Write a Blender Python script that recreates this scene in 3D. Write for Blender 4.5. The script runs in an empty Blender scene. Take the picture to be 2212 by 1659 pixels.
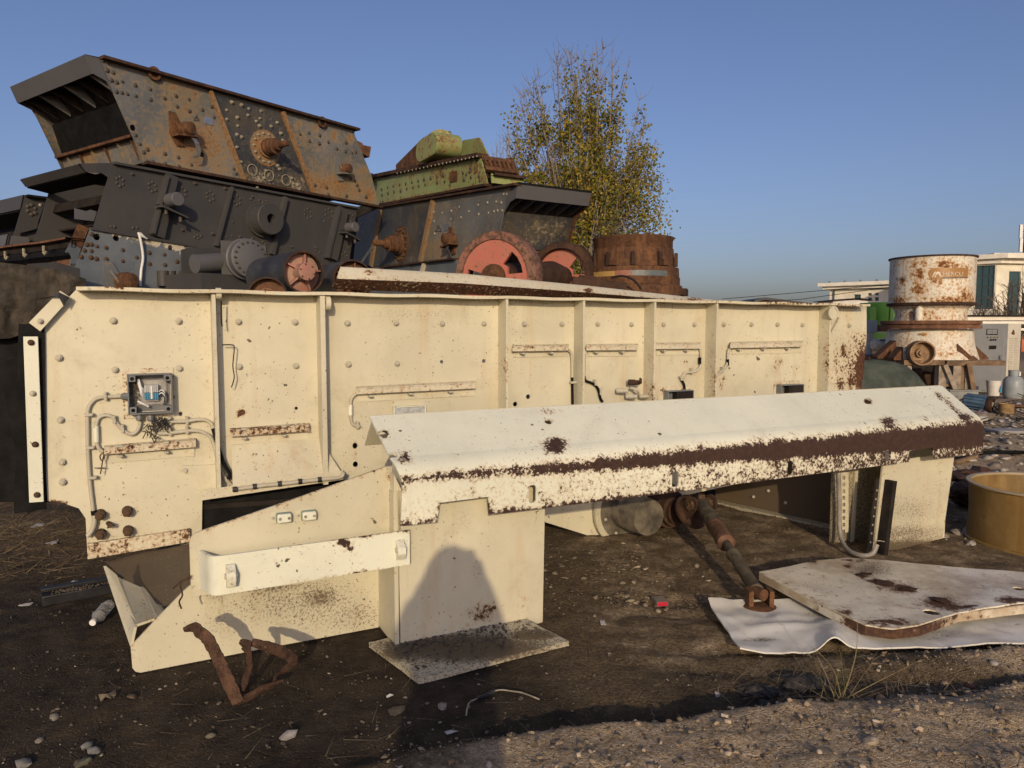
import bpy, bmesh, math, random
import numpy as np
from mathutils import Vector, Matrix, geometry, noise
rad = math.radians
S = bpy.context.scene
COL = S.collection
random.seed(7)
R = random.Random(11)

# ------------------------------------------------------------------ camera, light, exposure
FPX, CX, CY = 1600.0, 1106.0, 829.5          # measured on a 2212 px wide print of the photograph
PITCH = math.atan(119.5 / FPX)
CAM = Vector((0, 0, 1.6))
cd = bpy.data.cameras.new("camera")
cam = bpy.data.objects.new("camera", cd)
COL.objects.link(cam)
cam.location = CAM
cam.rotation_euler = (rad(90) - PITCH, 0, 0)
cd.sensor_width = 36.0
cd.lens = 36.0 * FPX / 2212.0
cd.clip_start = 0.03
cd.clip_end = 3000
S.camera = cam

SUN_EL, SUN_AZ = 16.5, 4.1                   # sun low behind the camera, a touch to its right
sun_to = Vector((math.sin(rad(SUN_AZ)) * math.cos(rad(SUN_EL)), -math.cos(rad(SUN_AZ)) * math.cos(rad(SUN_EL)), math.sin(rad(SUN_EL))))
w = bpy.data.worlds.new("World")
S.world = w
w.use_nodes = True
wn = w.node_tree
bg = wn.nodes["Background"]
sky = wn.nodes.new("ShaderNodeTexSky")
sky.sky_type = 'NISHITA'
sky.sun_disc = False
sky.sun_elevation = rad(SUN_EL)
sky.sun_rotation = rad(180 - SUN_AZ)
sky.altitude = 0
sky.air_density = 1.0
sky.dust_density = 2.5
sky.ozone_density = 2.0
tint = wn.nodes.new("ShaderNodeMix")
tint.data_type = 'RGBA'
tint.blend_type = 'MULTIPLY'
tint.inputs[0].default_value = 1.0
tint.inputs[7].default_value = (.96, .935, 1.18, 1)
wn.links.new(sky.outputs[0], tint.inputs[6])
wn.links.new(tint.outputs[2], bg.inputs[0])
bg.inputs[1].default_value = 0.096
ld = bpy.data.lights.new("sun", 'SUN')
ld.energy = 2.6
ld.angle = rad(0.6)
ld.color = (1.0, 0.79, 0.515)
sun = bpy.data.objects.new("sun", ld)
COL.objects.link(sun)
sun.rotation_euler = sun_to.to_track_quat('Z', 'Y').to_euler()
sun.location = sun_to * 60
vs = S.view_settings
vs.view_transform = 'Standard'
vs.look = 'None'
vs.gamma = 1.0
vs.exposure = 0.0
vs.use_curve_mapping = False

# ------------------------------------------------------------------ measuring helpers
_cp, _sp = math.cos(PITCH), math.sin(PITCH)
def ray(px, py):
    x, y = (px - CX) / FPX, -(py - CY) / FPX
    return Vector((x, _cp + y * _sp, -_sp + y * _cp))
def proj(P):
    P = np.asarray(P, dtype=float).reshape(-1, 3) - np.array(CAM)
    d = P[:, 1] * _cp - P[:, 2] * _sp
    yy = P[:, 1] * _sp + P[:, 2] * _cp
    d = np.maximum(d, 1e-3)
    return CX + FPX * P[:, 0] / d, CY - FPX * yy / d
class Fr:
    """a flat face standing in the yard: origin o, along u, up v, out n"""
    def __init__(s, o, u, v=(0, 0, 1), n=None):
        s.o, s.u, s.v = Vector(o), Vector(u).normalized(), Vector(v).normalized()
        s.n = Vector(n).normalized() if n else s.u.cross(s.v).normalized()
    def pt(s, a, b, c=0): return s.o + s.u * a + s.v * b + s.n * c
    def hit(s, px, py, c=0):
        d = ray(px, py)
        t = (s.o + s.n * c - CAM).dot(s.n) / d.dot(s.n)
        return CAM + d * t
    def ab(s, P):
        q = P - s.o
        return (q.dot(s.u), q.dot(s.v))
    def off(s, c): return Fr(s.o + s.n * c, s.u, s.v, s.n)
SCR = Fr((-2.46, 4.2, 0), (.896, .443, 0))                  # side of the cream screen
BK = Fr((-4.1, 8.0, 0), (.574, .819, 0))                    # the stack of screens on the left
FRK = Fr((-.086, 8.6, 0), (.53, -.848, 0))                  # the stack on the right
GND = Fr((0, 0, 0), (1, 0, 0), (0, 1, 0))
def gp(px, py, z=0.0): return GND.hit(px, py, z)
def facing(Y): return Fr((0, Y, 0), (1, 0, 0))              # upright plane Y metres away
def at(px, py, Y): return facing(Y).hit(px, py)

# ------------------------------------------------------------------ scene graph helpers
ORG = {}
def tag(o, label=None, cat=None, group=None, kind=None):
    if label: o["label"] = label
    if cat: o["category"] = cat
    if group: o["group"] = group
    if kind: o["kind"] = kind
    return o
def thing(name, label, cat, loc, group=None):
    o = bpy.data.objects.new(name, None)
    o.empty_display_size = 0.1
    COL.objects.link(o)
    o.location = Vector(loc)
    ORG[o.name] = Vector(loc)
    return tag(o, label, cat, group)

class MB:
    def __init__(s): s.v, s.f = [], []
    def add(s, vv, ff):
        b = len(s.v)
        s.v += [Vector(p) for p in vv]
        s.f += [tuple(i + b for i in f) for f in ff]
        return s
    def prism(s, pts, d):
        pts = [Vector(p) for p in pts]; d = Vector(d); n = len(pts)
        return s.add(pts + [p + d for p in pts], [tuple(range(n))[::-1], tuple(range(n, 2 * n))] + [(i, (i + 1) % n, n + (i + 1) % n, n + i) for i in range(n)])
    def boxf(s, fr, a0, a1, b0, b1, c0, c1):
        return s.prism([fr.pt(a0, b0, c0), fr.pt(a1, b0, c0), fr.pt(a1, b1, c0), fr.pt(a0, b1, c0)], fr.n * (c1 - c0))
    def box(s, x0, x1, y0, y1, z0, z1):
        return s.prism([(x0, y0, z0), (x1, y0, z0), (x1, y1, z0), (x0, y1, z0)], (0, 0, z1 - z0))
    def bar(s, p, q, wid, hei, up=(0, 0, 1)):
        p, q = Vector(p), Vector(q); d = (q - p).normalized(); up = Vector(up)
        sd = d.cross(up).normalized() * (wid / 2); uu = sd.cross(d).normalized() * (hei / 2)
        return s.prism([p - sd - uu, p + sd - uu, p + sd + uu, p - sd + uu], q - p)
    def tube(s, path, r, seg=8, cap=True):
        path = [Vector(p) for p in path]
        if not hasattr(r, '__len__'): r = [r] * len(path)
        rings, vv, ff = [], [], []
        t0 = (path[1] - path[0]).normalized()
        a = t0.orthogonal().normalized()
        for i, p in enumerate(path):
            t = (path[min(i + 1, len(path) - 1)] - path[max(i - 1, 0)]).normalized()
            a = (a - t * a.dot(t)).normalized(); b = t.cross(a)
            for k in range(seg):
                th = 2 * math.pi * k / seg
                vv.append(p + (a * math.cos(th) + b * math.sin(th)) * r[i])
        for i in range(len(path) - 1):
            for k in range(seg):
                k2 = (k + 1) % seg
                ff.append((i * seg + k, i * seg + k2, (i + 1) * seg + k2, (i + 1) * seg + k))
        if cap:
            ff.append(tuple(range(seg))[::-1]); ff.append(tuple((len(path) - 1) * seg + k for k in range(seg)))
        return s.add(vv, ff)
    def lathe(s, o, axis, prof, seg=24, cap=True, a0=None):
        """prof: (radius, height along the axis)"""
        o, ax = Vector(o), Vector(axis).normalized()
        a = (Vector(a0) if a0 else ax.orthogonal()); a = (a - ax * a.dot(ax)).normalized(); b = ax.cross(a)
        vv, ff = [], []
        for r, h in prof:
            for k in range(seg):
                th = 2 * math.pi * k / seg
                vv.append(o + ax * h + (a * math.cos(th) + b * math.sin(th)) * max(r, 1e-4))
        for i in range(len(prof) - 1):
            for k in range(seg):
                k2 = (k + 1) % seg
                ff.append((i * seg + k, i * seg + k2, (i + 1) * seg + k2, (i + 1) * seg + k))
        if cap:
            ff.append(tuple(range(seg))[::-1]); ff.append(tuple((len(prof) - 1) * seg + k for k in range(seg)))
        return s.add(vv, ff)
    def ring(s, o, axis, r0, r1, h, seg=28):
        """flat annulus with thickness h along axis"""
        return s.lathe(o, axis, [(r0, 0), (r1, 0), (r1, h), (r0, h), (r0, 0)], seg, cap=False)
    def rock(s, c, r, rng, sq=(1, 1, .6)):
        bm = bmesh.new(); bmesh.ops.create_icosphere(bm, subdivisions=1, radius=1)
        rot = Matrix.Rotation(rng.uniform(0, 6.28), 3, 'Z') @ Matrix.Rotation(rng.uniform(-.4, .4), 3, 'X')
        vv = []
        for q in bm.verts:
            k = r * rng.uniform(.72, 1.18)
            p = Vector((q.co.x * sq[0], q.co.y * sq[1], q.co.z * sq[2])) * k
            vv.append(Vector(c) + rot @ p)
        ff = [tuple(x.index for x in f.verts) for f in bm.faces]
        bm.free()
        return s.add(vv, ff)
    def sheet(s, fr, outline, holes=(), step=.05, c=0, thick=.01, fn=None):
        """plate cut to outline with real holes; outline in (a,b) of fr; fn(a,b)->extra offset along n"""
        ol = [Vector(p) for p in outline]
        def dens(loop):
            out = []
            for i, p in enumerate(loop):
                q = loop[(i + 1) % len(loop)]
                n = max(1, int((q - p).length / step))
                out += [p.lerp(q, k / n) for k in range(n)]
            return out
        loops = [dens(ol)] + [[Vector(p) for p in h] for h in holes]
        pts, edges = [], []
        for lp in loops:
            b = len(pts); pts += lp
            edges += [(b + i, b + (i + 1) % len(lp)) for i in range(len(lp))]
        P = np.array([(p.x, p.y) for p in ol])
        x0, y0 = P.min(0); x1, y1 = P.max(0)
        def inside(poly, x, y):
            r = False; j = len(poly) - 1
            for i in range(len(poly)):
                if (poly[i].y > y) != (poly[j].y > y) and x < (poly[j].x - poly[i].x) * (y - poly[i].y) / (poly[j].y - poly[i].y) + poly[i].x: r = not r
                j = i
            return r
        bd = np.array([(p.x, p.y) for p in pts])
        rng = random.Random(3)
        y = y0 + step * .5
        k = 0
        while y < y1:
            x = x0 + step * (.5 if k % 2 else .9)
            while x < x1:
                xx, yy = x + rng.uniform(-.1, .1) * step, y + rng.uniform(-.1, .1) * step
                if inside(ol, xx, yy) and np.min((bd[:, 0] - xx) ** 2 + (bd[:, 1] - yy) ** 2) > (step * .4) ** 2:
                    pts.append(Vector((xx, yy)))
                x += step
            y += step * .9; k += 1
        r = geometry.delaunay_2d_cdt(pts, edges, [], 0, 1e-5)
        V2, tris = r[0], r[2]
        hl = [[Vector(p) for p in h] for h in holes]
        keep = []
        for t in tris:
            cxy = sum((V2[i] for i in t), Vector((0, 0))) / 3
            if inside(ol, cxy.x, cxy.y) and not any(inside(h, cxy.x, cxy.y) for h in hl): keep.append(tuple(t))
        n = len(V2)
        d = [fn(p.x, p.y) if fn else 0 for p in V2]
        front = [fr.pt(p.x, p.y, c + e) for p, e in zip(V2, d)]
        back = [fr.pt(p.x, p.y, c + e - thick) for p, e in zip(V2, d)]
        cnt = {}
        for t in keep:
            for i in range(3):
                e = (t[i], t[(i + 1) % 3]); cnt[tuple(sorted(e))] = cnt.get(tuple(sorted(e)), []) + [e]
        ff = list(keep) + [tuple(i + n for i in t[::-1]) for t in keep]
        for k, es in cnt.items():
            if len(es) == 1:
                a, b = es[0]
                ff.append((b, a, a + n, b + n))
        return s.add(front + back, ff)
    def mesh(s, name, mat, org=Vector((0, 0, 0)), smooth=35, wf=None, recalc=True):
        me = bpy.data.meshes.new(name)
        me.from_pydata([p - org for p in s.v], [], s.f)
        if recalc:
            bm = bmesh.new(); bm.from_mesh(me)
            bmesh.ops.recalc_face_normals(bm, faces=bm.faces)
            bm.to_mesh(me); bm.free()
        if mat:
            for m in (mat if isinstance(mat, (list, tuple)) else [mat]): me.materials.append(m)
        if smooth:
            me.polygons.foreach_set('use_smooth', [True] * len(me.polygons))
            me.set_sharp_from_angle(angle=rad(smooth))
        if wf:
            W = np.array([tuple(p) for p in s.v])
            px, py = proj(W)
            wear, dirt = wf(px, py, W)
            for nm, arr in (('wear', wear), ('dirt', dirt)):
                at_ = me.attributes.new(nm, 'FLOAT', 'POINT')
                at_.data.foreach_set('value', np.broadcast_to(arr, (len(W),)).astype(np.float32))
        return me
    def build(s, name, mat, parent=None, smooth=35, wf=None, bev=0, recalc=True, kind=None, label=None):
        org = ORG[parent.name] if parent else Vector((0, 0, 0))
        me = s.mesh(name, mat, org, smooth, wf, recalc)
        o = bpy.data.objects.new(name, me)
        COL.objects.link(o)
        if parent:
            o.parent = parent
        ORG[o.name] = org
        if bev:
            m = o.modifiers.new("bevel", 'BEVEL'); m.width = bev; m.segments = 2; m.limit_method = 'ANGLE'; m.angle_limit = rad(40)
        return tag(o, label, None, None, kind)

def stamp(me, name, parent, P, nrm, rot=0.0, sc=1.0, label=None):
    """one more bolt, rivet or clamp: shares its mesh, its z axis along nrm"""
    o = bpy.data.objects.new(name, me)
    COL.objects.link(o)
    o.parent = parent
    q = Vector(nrm).to_track_quat('Z', 'Y').to_matrix().to_4x4() @ Matrix.Rotation(rot, 4, 'Z')
    o.matrix_basis = Matrix.Translation(Vector(P) - ORG[parent.name]) @ q @ Matrix.Scale(sc, 4)
    ORG[o.name] = ORG[parent.name]
    return tag(o, label)

def spots(lst, base=(0, 0), lines=(), dlst=(), dirt_shade_lines=()):
    """where the paint has worn (wear), or mud sticks or shade is painted in (dirt): measured soft ellipses / lines on the face"""
    def wf(px, py, W):
        wear = np.full(px.shape, float(base[0])); dirt = np.full(px.shape, float(base[1]))
        for (x, y, rx, ry, am) in lst:
            d_ = np.hypot((px - x) / rx, (py - y) / ry); wear = np.maximum(wear, am * (.6 * np.exp(-d_ ** 2) + .4 * np.exp(-1.1 * d_)) if am > 0 else wear)
        for (x0, y0, x1, y1, wd, am) in lines:
            dx, dy = x1 - x0, y1 - y0; L = dx * dx + dy * dy
            t = np.clip(((px - x0) * dx + (py - y0) * dy) / L, 0, 1)
            dd = np.hypot(px - x0 - t * dx, py - y0 - t * dy)
            wear = np.maximum(wear, am * np.exp(-(dd / wd) ** 2))
        for (x0, y0, x1, y1, wd, am) in dirt_shade_lines:
            dx, dy = x1 - x0, y1 - y0; L = dx * dx + dy * dy
            t = np.clip(((px - x0) * dx + (py - y0) * dy) / L, 0, 1)
            dirt = np.maximum(dirt, am * np.exp(-np.hypot(px - x0 - t * dx, py - y0 - t * dy) / wd))
        for (x, y, rx, ry, am) in dlst:
            dirt = np.maximum(dirt, am * np.exp(-((px - x) / rx) ** 2 - ((py - y) / ry) ** 2))
        return wear, dirt
    return wf

def smoothpath(pts, n=5):
    pts = [Vector(p) for p in pts]; out = []
    for i in range(len(pts) - 1):
        p0, p1, p2, p3 = pts[max(i - 1, 0)], pts[i], pts[i + 1], pts[min(i + 2, len(pts) - 1)]
        for k in range(n):
            t = k / n
            out.append(.5 * ((2 * p1) + (p2 - p0) * t + (2 * p0 - 5 * p1 + 4 * p2 - p3) * t * t + (3 * p1 - p0 - 3 * p2 + p3) * t ** 3))
    return out + [pts[-1]]
def circ(a, b, r, n=10, sx=1.0):
    return [(a + r * sx * math.cos(2 * math.pi * k / n), b + r * math.sin(2 * math.pi * k / n)) for k in range(n)]

# ------------------------------------------------------------------ materials
class NT:
    def __init__(s, name):
        s.m = bpy.data.materials.new(name); s.m.use_nodes = True
        s.t = s.m.node_tree; s.t.nodes.clear()
        s.out = s.t.nodes.new('ShaderNodeOutputMaterial')
        s.b = s.t.nodes.new('ShaderNodeBsdfPrincipled')
        s.t.links.new(s.b.outputs[0], s.out.inputs[0])
        tc = s.t.nodes.new('ShaderNodeTexCoord'); oi = s.t.nodes.new('ShaderNodeObjectInfo')
        mu = s.vm('MULTIPLY', (13.1, 7.7, 19.3), None); s.t.links.new(oi.outputs['Random'], mu.inputs[1])
        ad = s.t.nodes.new('ShaderNodeVectorMath'); ad.operation = 'ADD'
        s.t.links.new(tc.outputs['Object'], ad.inputs[0]); s.t.links.new(mu.outputs[0], ad.inputs[1])
        s.co = ad.outputs[0]; s.rnd = oi.outputs['Random']; s.raw = tc.outputs['Object']
    def vm(s, op, a, b):
        n = s.t.nodes.new('ShaderNodeVectorMath'); n.operation = op
        for i, x in enumerate((a, b)):
            if x is None: continue
            if hasattr(x, 'links'): s.t.links.new(x, n.inputs[i])
            else: n.inputs[i].default_value = x
        return n
    def put(s, sock, x):
        if hasattr(x, 'links'): s.t.links.new(x, sock)
        elif isinstance(x, (tuple, list)) and len(x) == 3 and sock.type == 'RGBA': sock.default_value = (*x, 1)
        else: sock.default_value = x
    def noise(s, scale, detail=4, rough=.55, co=None, stretch=None, dist=0):
        n = s.t.nodes.new('ShaderNodeTexNoise')
        c = co or s.co
        if stretch: c = s.vm('MULTIPLY', c, stretch).outputs[0]
        s.t.links.new(c, n.inputs['Vector'])
        n.inputs['Scale'].default_value = scale; n.inputs['Detail'].default_value = detail; n.inputs['Roughness'].default_value = rough
        n.inputs['Distortion'].default_value = dist
        return n.outputs[0]
    def voro(s, scale, feat='F1', out='Distance', co=None, rnd=1):
        n = s.t.nodes.new('ShaderNodeTexVoronoi'); n.feature = feat
        s.t.links.new(co or s.co, n.inputs['Vector']); n.inputs['Scale'].default_value = scale; n.inputs['Randomness'].default_value = rnd
        return n.outputs[out]
    def attr(s, nm):
        n = s.t.nodes.new('ShaderNodeAttribute'); n.attribute_name = nm
        return n.outputs['Fac']
    def ma(s, op, a, b=0.0, clamp=False):
        n = s.t.nodes.new('ShaderNodeMath'); n.operation = op; n.use_clamp = clamp
        s.put(n.inputs[0], a); s.put(n.inputs[1], b)
        return n.outputs[0]
    def mr(s, v, lo, hi, a=0.0, b=1.0, smooth=True):
        n = s.t.nodes.new('ShaderNodeMapRange'); n.clamp = True
        if smooth: n.interpolation_type = 'SMOOTHSTEP'
        s.put(n.inputs[0], v)
        for i, x in ((1, lo), (2, hi), (3, a), (4, b)): s.put(n.inputs[i], x)
        return n.outputs[0]
    def mix(s, f, a, b, mode='MIX'):
        n = s.t.nodes.new('ShaderNodeMix'); n.data_type = 'RGBA'; n.blend_type = mode
        s.put(n.inputs[0], f); s.put(n.inputs[6], a); s.put(n.inputs[7], b)
        return n.outputs[2]
    def bump(s, h, strength=.3, dist=.01):
        n = s.t.nodes.new('ShaderNodeBump'); n.inputs['Strength'].default_value = strength; n.inputs['Distance'].default_value = dist
        s.t.links.new(h, n.inputs['Height']); s.t.links.new(n.outputs[0], s.b.inputs['Normal'])
    def fin(s, col, rough=.5, metal=0.0, spec=.5):
        s.put(s.b.inputs['Base Color'], col); s.put(s.b.inputs['Roughness'], rough); s.put(s.b.inputs['Metallic'], metal)
        s.b.inputs['Specular IOR Level'].default_value = spec
        return s.m

def paint(name, base, rust=(.045, .021, .013), rust2=(.13, .052, .020), stain=(.42, .24, .09), stain_amt=.55, cs=22., bias=0.0,
          soft=.03, var=.12, streak=.25, speck=.5, dirtc=(.085, .058, .032), rough=.42, bump=.25, dust=0.0, dustc=(.35, .28, .18), spec=.4, grime=.35, grimec=None, w2=.28):
    g = NT(name)
    n1 = g.noise(1.4, 5, .6)
    n2 = g.noise(cs, 9, .70)
    n2b = g.noise(cs * .22, 5, .6)
    n3 = g.noise(11, 5, .6, stretch=(1, 1, .10))
    nf = g.noise(150, 3, .6)
    wear = g.attr('wear'); dirt = g.attr('dirt')
    cv = g.ma('ADD', g.ma('ADD', g.ma('MULTIPLY', n2, 1 - w2), g.ma('MULTIPLY', n2b, w2)), g.ma('ADD', wear, bias))
    chip = g.mr(cv, .70 - soft, .70 + soft)
    halo = g.mr(cv, .605 - soft, .71)
    col = g.mix(g.mr(n1, .3, .7), tuple(c * (1 - var) for c in base), tuple(min(1, c * (1 + var * .6)) for c in base))
    # soft grime: smeared patches and fine dust film
    gr = g.ma('MULTIPLY', g.mr(g.noise(3.1, 8, .68, dist=.6), .50, .74), g.mr(g.noise(26, 6, .7), .36, .62, .35, 1))
    col = g.mix(g.ma('MULTIPLY', gr, grime), col, grimec or tuple(c * k for c, k in zip(base, (.62, .57, .50))))
    scr_ = g.mr(g.noise(30, 4, .6, stretch=(.35, 1, 2.2)), .66, .74, 0, grime * .6)
    col = g.mix(scr_, col, tuple(min(1, c * 1.25) for c in base))
    stk = g.ma('MULTIPLY', g.mr(n3, .52, .78), streak)
    col = g.mix(stk, col, stain)
    col = g.mix(g.ma('MULTIPLY', halo, stain_amt), col, stain)
    if dust: col = g.mix(g.ma('MULTIPLY', g.mr(g.noise(2.6, 7, .65), .42, .68), dust), col, dustc)
    sp = g.ma('MULTIPLY', g.mr(g.noise(62, 2, .5), .68, .72), g.mr(g.noise(2.2, 3, .5), .40, .60))
    sp2 = g.ma('MULTIPLY', g.mr(g.noise(21, 2, .4), .73, .75), g.mr(g.noise(1.7, 3, .5), .46, .60))
    col = g.mix(g.ma('MULTIPLY', g.ma('MAXIMUM', sp, sp2), speck), col, rust)
    dm = g.mr(g.ma('ADD', dirt, g.ma('MULTIPLY', g.ma('SUBTRACT', g.noise(85, 6, .80), .5), 2.4)), .36, .60)
    dm = g.ma('MULTIPLY', dm, g.mr(dirt, .02, .30))
    soft_d = g.mr(dirt, .10, .9, 0, .75)
    col = g.mix(soft_d, col, tuple(x * 1.9 for x in dirtc))
    col = g.mix(g.ma('MULTIPLY', dm, .85), col, dirtc)
    rc = g.mix(g.mr(g.noise(34, 6, .7), .35, .68), rust, rust2)
    col = g.mix(chip, col, rc)
    ro = g.ma('ADD', g.mr(chip, 0, 1, rough, .88), g.ma('MULTIPLY', dm, .3), True)
    h = g.ma('ADD', g.ma('MULTIPLY', chip, -.6), g.ma('MULTIPLY', nf, .22))
    h = g.ma('ADD', h, g.ma('ADD', g.ma('MULTIPLY', n2, .3), g.ma('MULTIPLY', n1, .8)))
    g.bump(h, bump, .006)
    return g.fin(col, ro, 0.0, spec)

def plain(name, col, rough=.6, var=.25, scale=8., bump=.15, metal=0.0, col2=None, spec=.4, trans=0.0):
    g = NT(name)
    n = g.noise(scale, 6, .62)
    c2 = col2 or tuple(c * (1 + var) for c in col)
    c = g.mix(g.mr(n, .32, .7), tuple(x * (1 - var) for x in col), c2)
    g.bump(g.ma('ADD', n, g.ma('MULTIPLY', g.noise(scale * 12, 3), .4)), bump, .008)
    m = g.fin(c, rough, metal, spec)
    if trans: g.b.inputs['Transmission Weight'].default_value = trans
    return m

def rusty(name, dark, mid, bright, scale=9., pale=None, bump=.5, rough=.85, streak=.5):
    g = NT(name)
    a, b, c = g.noise(scale * .45, 6, .65), g.noise(scale * 2.6, 8, .72), g.noise(scale * 11, 5, .75)
    st = g.noise(scale, 6, .65, stretch=(1, 1, .18))
    col = g.mix(g.mr(b, .34, .66), dark, mid)
    col = g.mix(g.ma('MULTIPLY', g.mr(st, .48, .68), streak), col, bright)
    col = g.mix(g.mr(g.ma('ADD', g.ma('MULTIPLY', a, .6), g.ma('MULTIPLY', c, .4)), .50, .62, 0, .75), col, bright)
    col = g.mix(g.mr(c, .60, .72, 0, .8), col, tuple(x * .45 for x in dark))
    if pale: col = g.mix(g.mr(g.noise(scale * 1.7, 8, .75), .60, .66, 0, .7), col, pale)
    g.bump(g.ma('ADD', b, g.ma('MULTIPLY', c, .6)), bump, .007)
    return g.fin(col, rough, 0, .3)
M = {}
M['cream'] = paint('cream_paint', (.61, .575, .425), stain=(.50, .34, .16), cs=38, speck=.85, streak=.36, stain_amt=.5, bump=.22, grime=.5)
M['cream_rust'] = paint('cream_paint_rusty', (.60, .57, .43), stain=(.45, .24, .09), cs=44, bias=.02, speck=1., streak=.3)
M['cream_white'] = paint('pale_cream_paint', (.735, .75, .605), rust=(.036, .019, .014), rust2=(.060, .030, .020), stain=(.46, .28, .13), cs=58, speck=.9, streak=.12, stain_amt=.45, var=.08, bump=.25, grime=.55, grimec=(.58, .57, .49), w2=.36, bias=.0)
M['rust'] = rusty('rust_iron', (.050, .025, .015), (.115, .054, .026), (.22, .105, .042))
M['darkrust'] = rusty('dark_rust_iron', (.028, .016, .011), (.058, .031, .020), (.11, .056, .030))
M['copper'] = rusty('bright_rust', (.085, .042, .025), (.17, .080, .042), (.30, .16, .085), 6)
M['black'] = plain('black_rubber', (.010, .010, .010), .75, .4, 9, .2, spec=.12)
M['rubber'] = plain('worn_rubber', (.02, .021, .023), .5, .5, 10, .3, col2=(.05, .05, .05))
M['darkvoid'] = plain('dark_steel', (.024, .020, .017), .85, .4, 7, .2, spec=.15)  # one near-black steel for decks, inner boards, soffits and backings
M['greyblk'] = paint('charcoal_paint', (.058, .057, .057), spec=.25, rust=(.05, .04, .03), stain=(.085, .07, .05), cs=9, speck=.1, streak=.35, rough=.55, dust=.25, dustc=(.09, .085, .075), bump=.12, var=.12)
M['greyplate'] = paint('grey_primer', (.10, .10, .105), rust=(.06, .03, .015), stain=(.09, .07, .05), cs=12, speck=.1, streak=.2, rough=.55, var=.1, bump=.1)
M['old'] = paint('weathered_blue_steel', (.128, .138, .145), rust=(.15, .07, .028), rust2=(.34, .18, .07), stain=(.31, .225, .115), stain_amt=.9, cs=26, soft=.11, speck=.3, streak=.35, rough=.6, dust=.5, dustc=(.15, .14, .10), var=.3, bump=.3)
M['olddark'] = paint('weathered_dark_steel', (.040, .044, .050), rust=(.30, .27, .20), rust2=(.40, .36, .28), stain=(.22, .17, .10), stain_amt=.7, cs=26, soft=.06, speck=.6, streak=.4, rough=.6, dust=.4, dustc=(.14, .11, .06), var=.3, bump=.3)
M['blueold'] = paint('faded_blue_steel', (.115, .135, .155), rust=(.50, .45, .33), rust2=(.60, .54, .42), stain=(.17, .17, .16), stain_amt=.5, cs=22, soft=.04, speck=.4, streak=.35, rough=.55, dust=.45, dustc=(.20, .22, .23), var=.2, bump=.2)
M['green'] = paint('faded_green_paint', (.23, .31, .12), bias=.055, rust=(.08, .035, .015), rust2=(.20, .085, .03), stain=(.30, .20, .07), stain_amt=.7, cs=20, soft=.06, speck=.7, streak=.5, rough=.5, var=.2, bump=.3)
M['pink'] = paint('faded_red_paint', (.46, .135, .10), rust=(.10, .05, .03), rust2=(.24, .13, .07), stain=(.34, .17, .09), stain_amt=.7, cs=24, bias=.02, soft=.05, speck=.8, streak=.4, rough=.6, dust=.6, dustc=(.36, .19, .13), bump=.3)
M['lagging'] = paint('rubber_lagging', (.026, .027, .032), rust=(.30, .29, .27), rust2=(.18, .17, .16), stain=(.09, .085, .08), cs=13, bias=.045, soft=.05, speck=.2, streak=.3, rough=.55, dust=.4, dustc=(.10, .095, .085), bump=.3)
M['drumend'] = paint('dusty_pink_paint', (.36, .155, .115), rust=(.11, .05, .035), rust2=(.22, .12, .085), stain=(.30, .18, .13), cs=16, bias=.03, soft=.05, speck=.8, streak=.4, rough=.65, dust=.8, dustc=(.36, .25, .18), bump=.25)
M['steel'] = plain('bare_steel', (.45, .44, .42), .3, .2, 20, .1, metal=.8)
M['greyplastic'] = plain('grey_plastic', (.17, .18, .185), .45, .12, 8, .05)
M['bolt_cream'] = paint('painted_bolt', (.47, .445, .35), cs=60, bias=.0, speck=.6, stain=(.42, .3, .15), stain_amt=.6)
M['bolt_rust'] = plain('rusted_bolt', (.060, .034, .019), .8, .5, 40, .4, col2=(.16, .095, .05))
M['bolt_dark'] = plain('dark_rivet', (.055, .052, .048), .6, .3, 30, .2, col2=(.11, .09, .065))
M['bolt_pale'] = plain('pale_rivet', (.30, .27, .20), .7, .4, 40, .3)
# ------------------------------------------------------------------ small shared meshes
def bolt_mesh(name, mat, washer=1.0, hexr=.78, stud=.42, h=.72):
    mb = MB()
    mb.lathe((0, 0, 0), (0, 0, 1), [(washer, 0), (washer, .14), (washer * .9, .2)], 12)
    mb.lathe((0, 0, .2), (0, 0, 1), [(hexr, 0), (hexr, h), (hexr * .86, h + .1)], 6)
    mb.lathe((0, 0, .2 + h + .1), (0, 0, 1), [(stud, 0), (stud, .3), (stud * .8, .38)], 8)
    return mb.mesh(name, mat, smooth=30)
BOLT = {k: bolt_mesh('bolt', M[k]) for k in ('bolt_cream', 'bolt_rust', 'bolt_dark', 'bolt_pale')}
def rivet_mesh(mat):
    mb = MB(); mb.lathe((0, 0, 0), (0, 0, 1), [(1, 0), (.95, .25), (.7, .5), (.3, .62)], 8)
    return mb.mesh('rivet', mat, smooth=60)
RIV = {k: rivet_mesh(M[k]) for k in ('bolt_rust', 'bolt_dark', 'bolt_pale', 'bolt_cream')}
NUTBIG = bolt_mesh('nut', M['bolt_rust'], 1.0, .98, .55, 1.5)
def hexes(prm): pass
def AB(fr, pts, c=0): return [fr.ab(fr.hit(x, y, c)) for x, y in pts]
def pathpx(fr, pts, c, n=4): return smoothpath([fr.hit(x, y, c) for x, y in pts], n)

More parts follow.
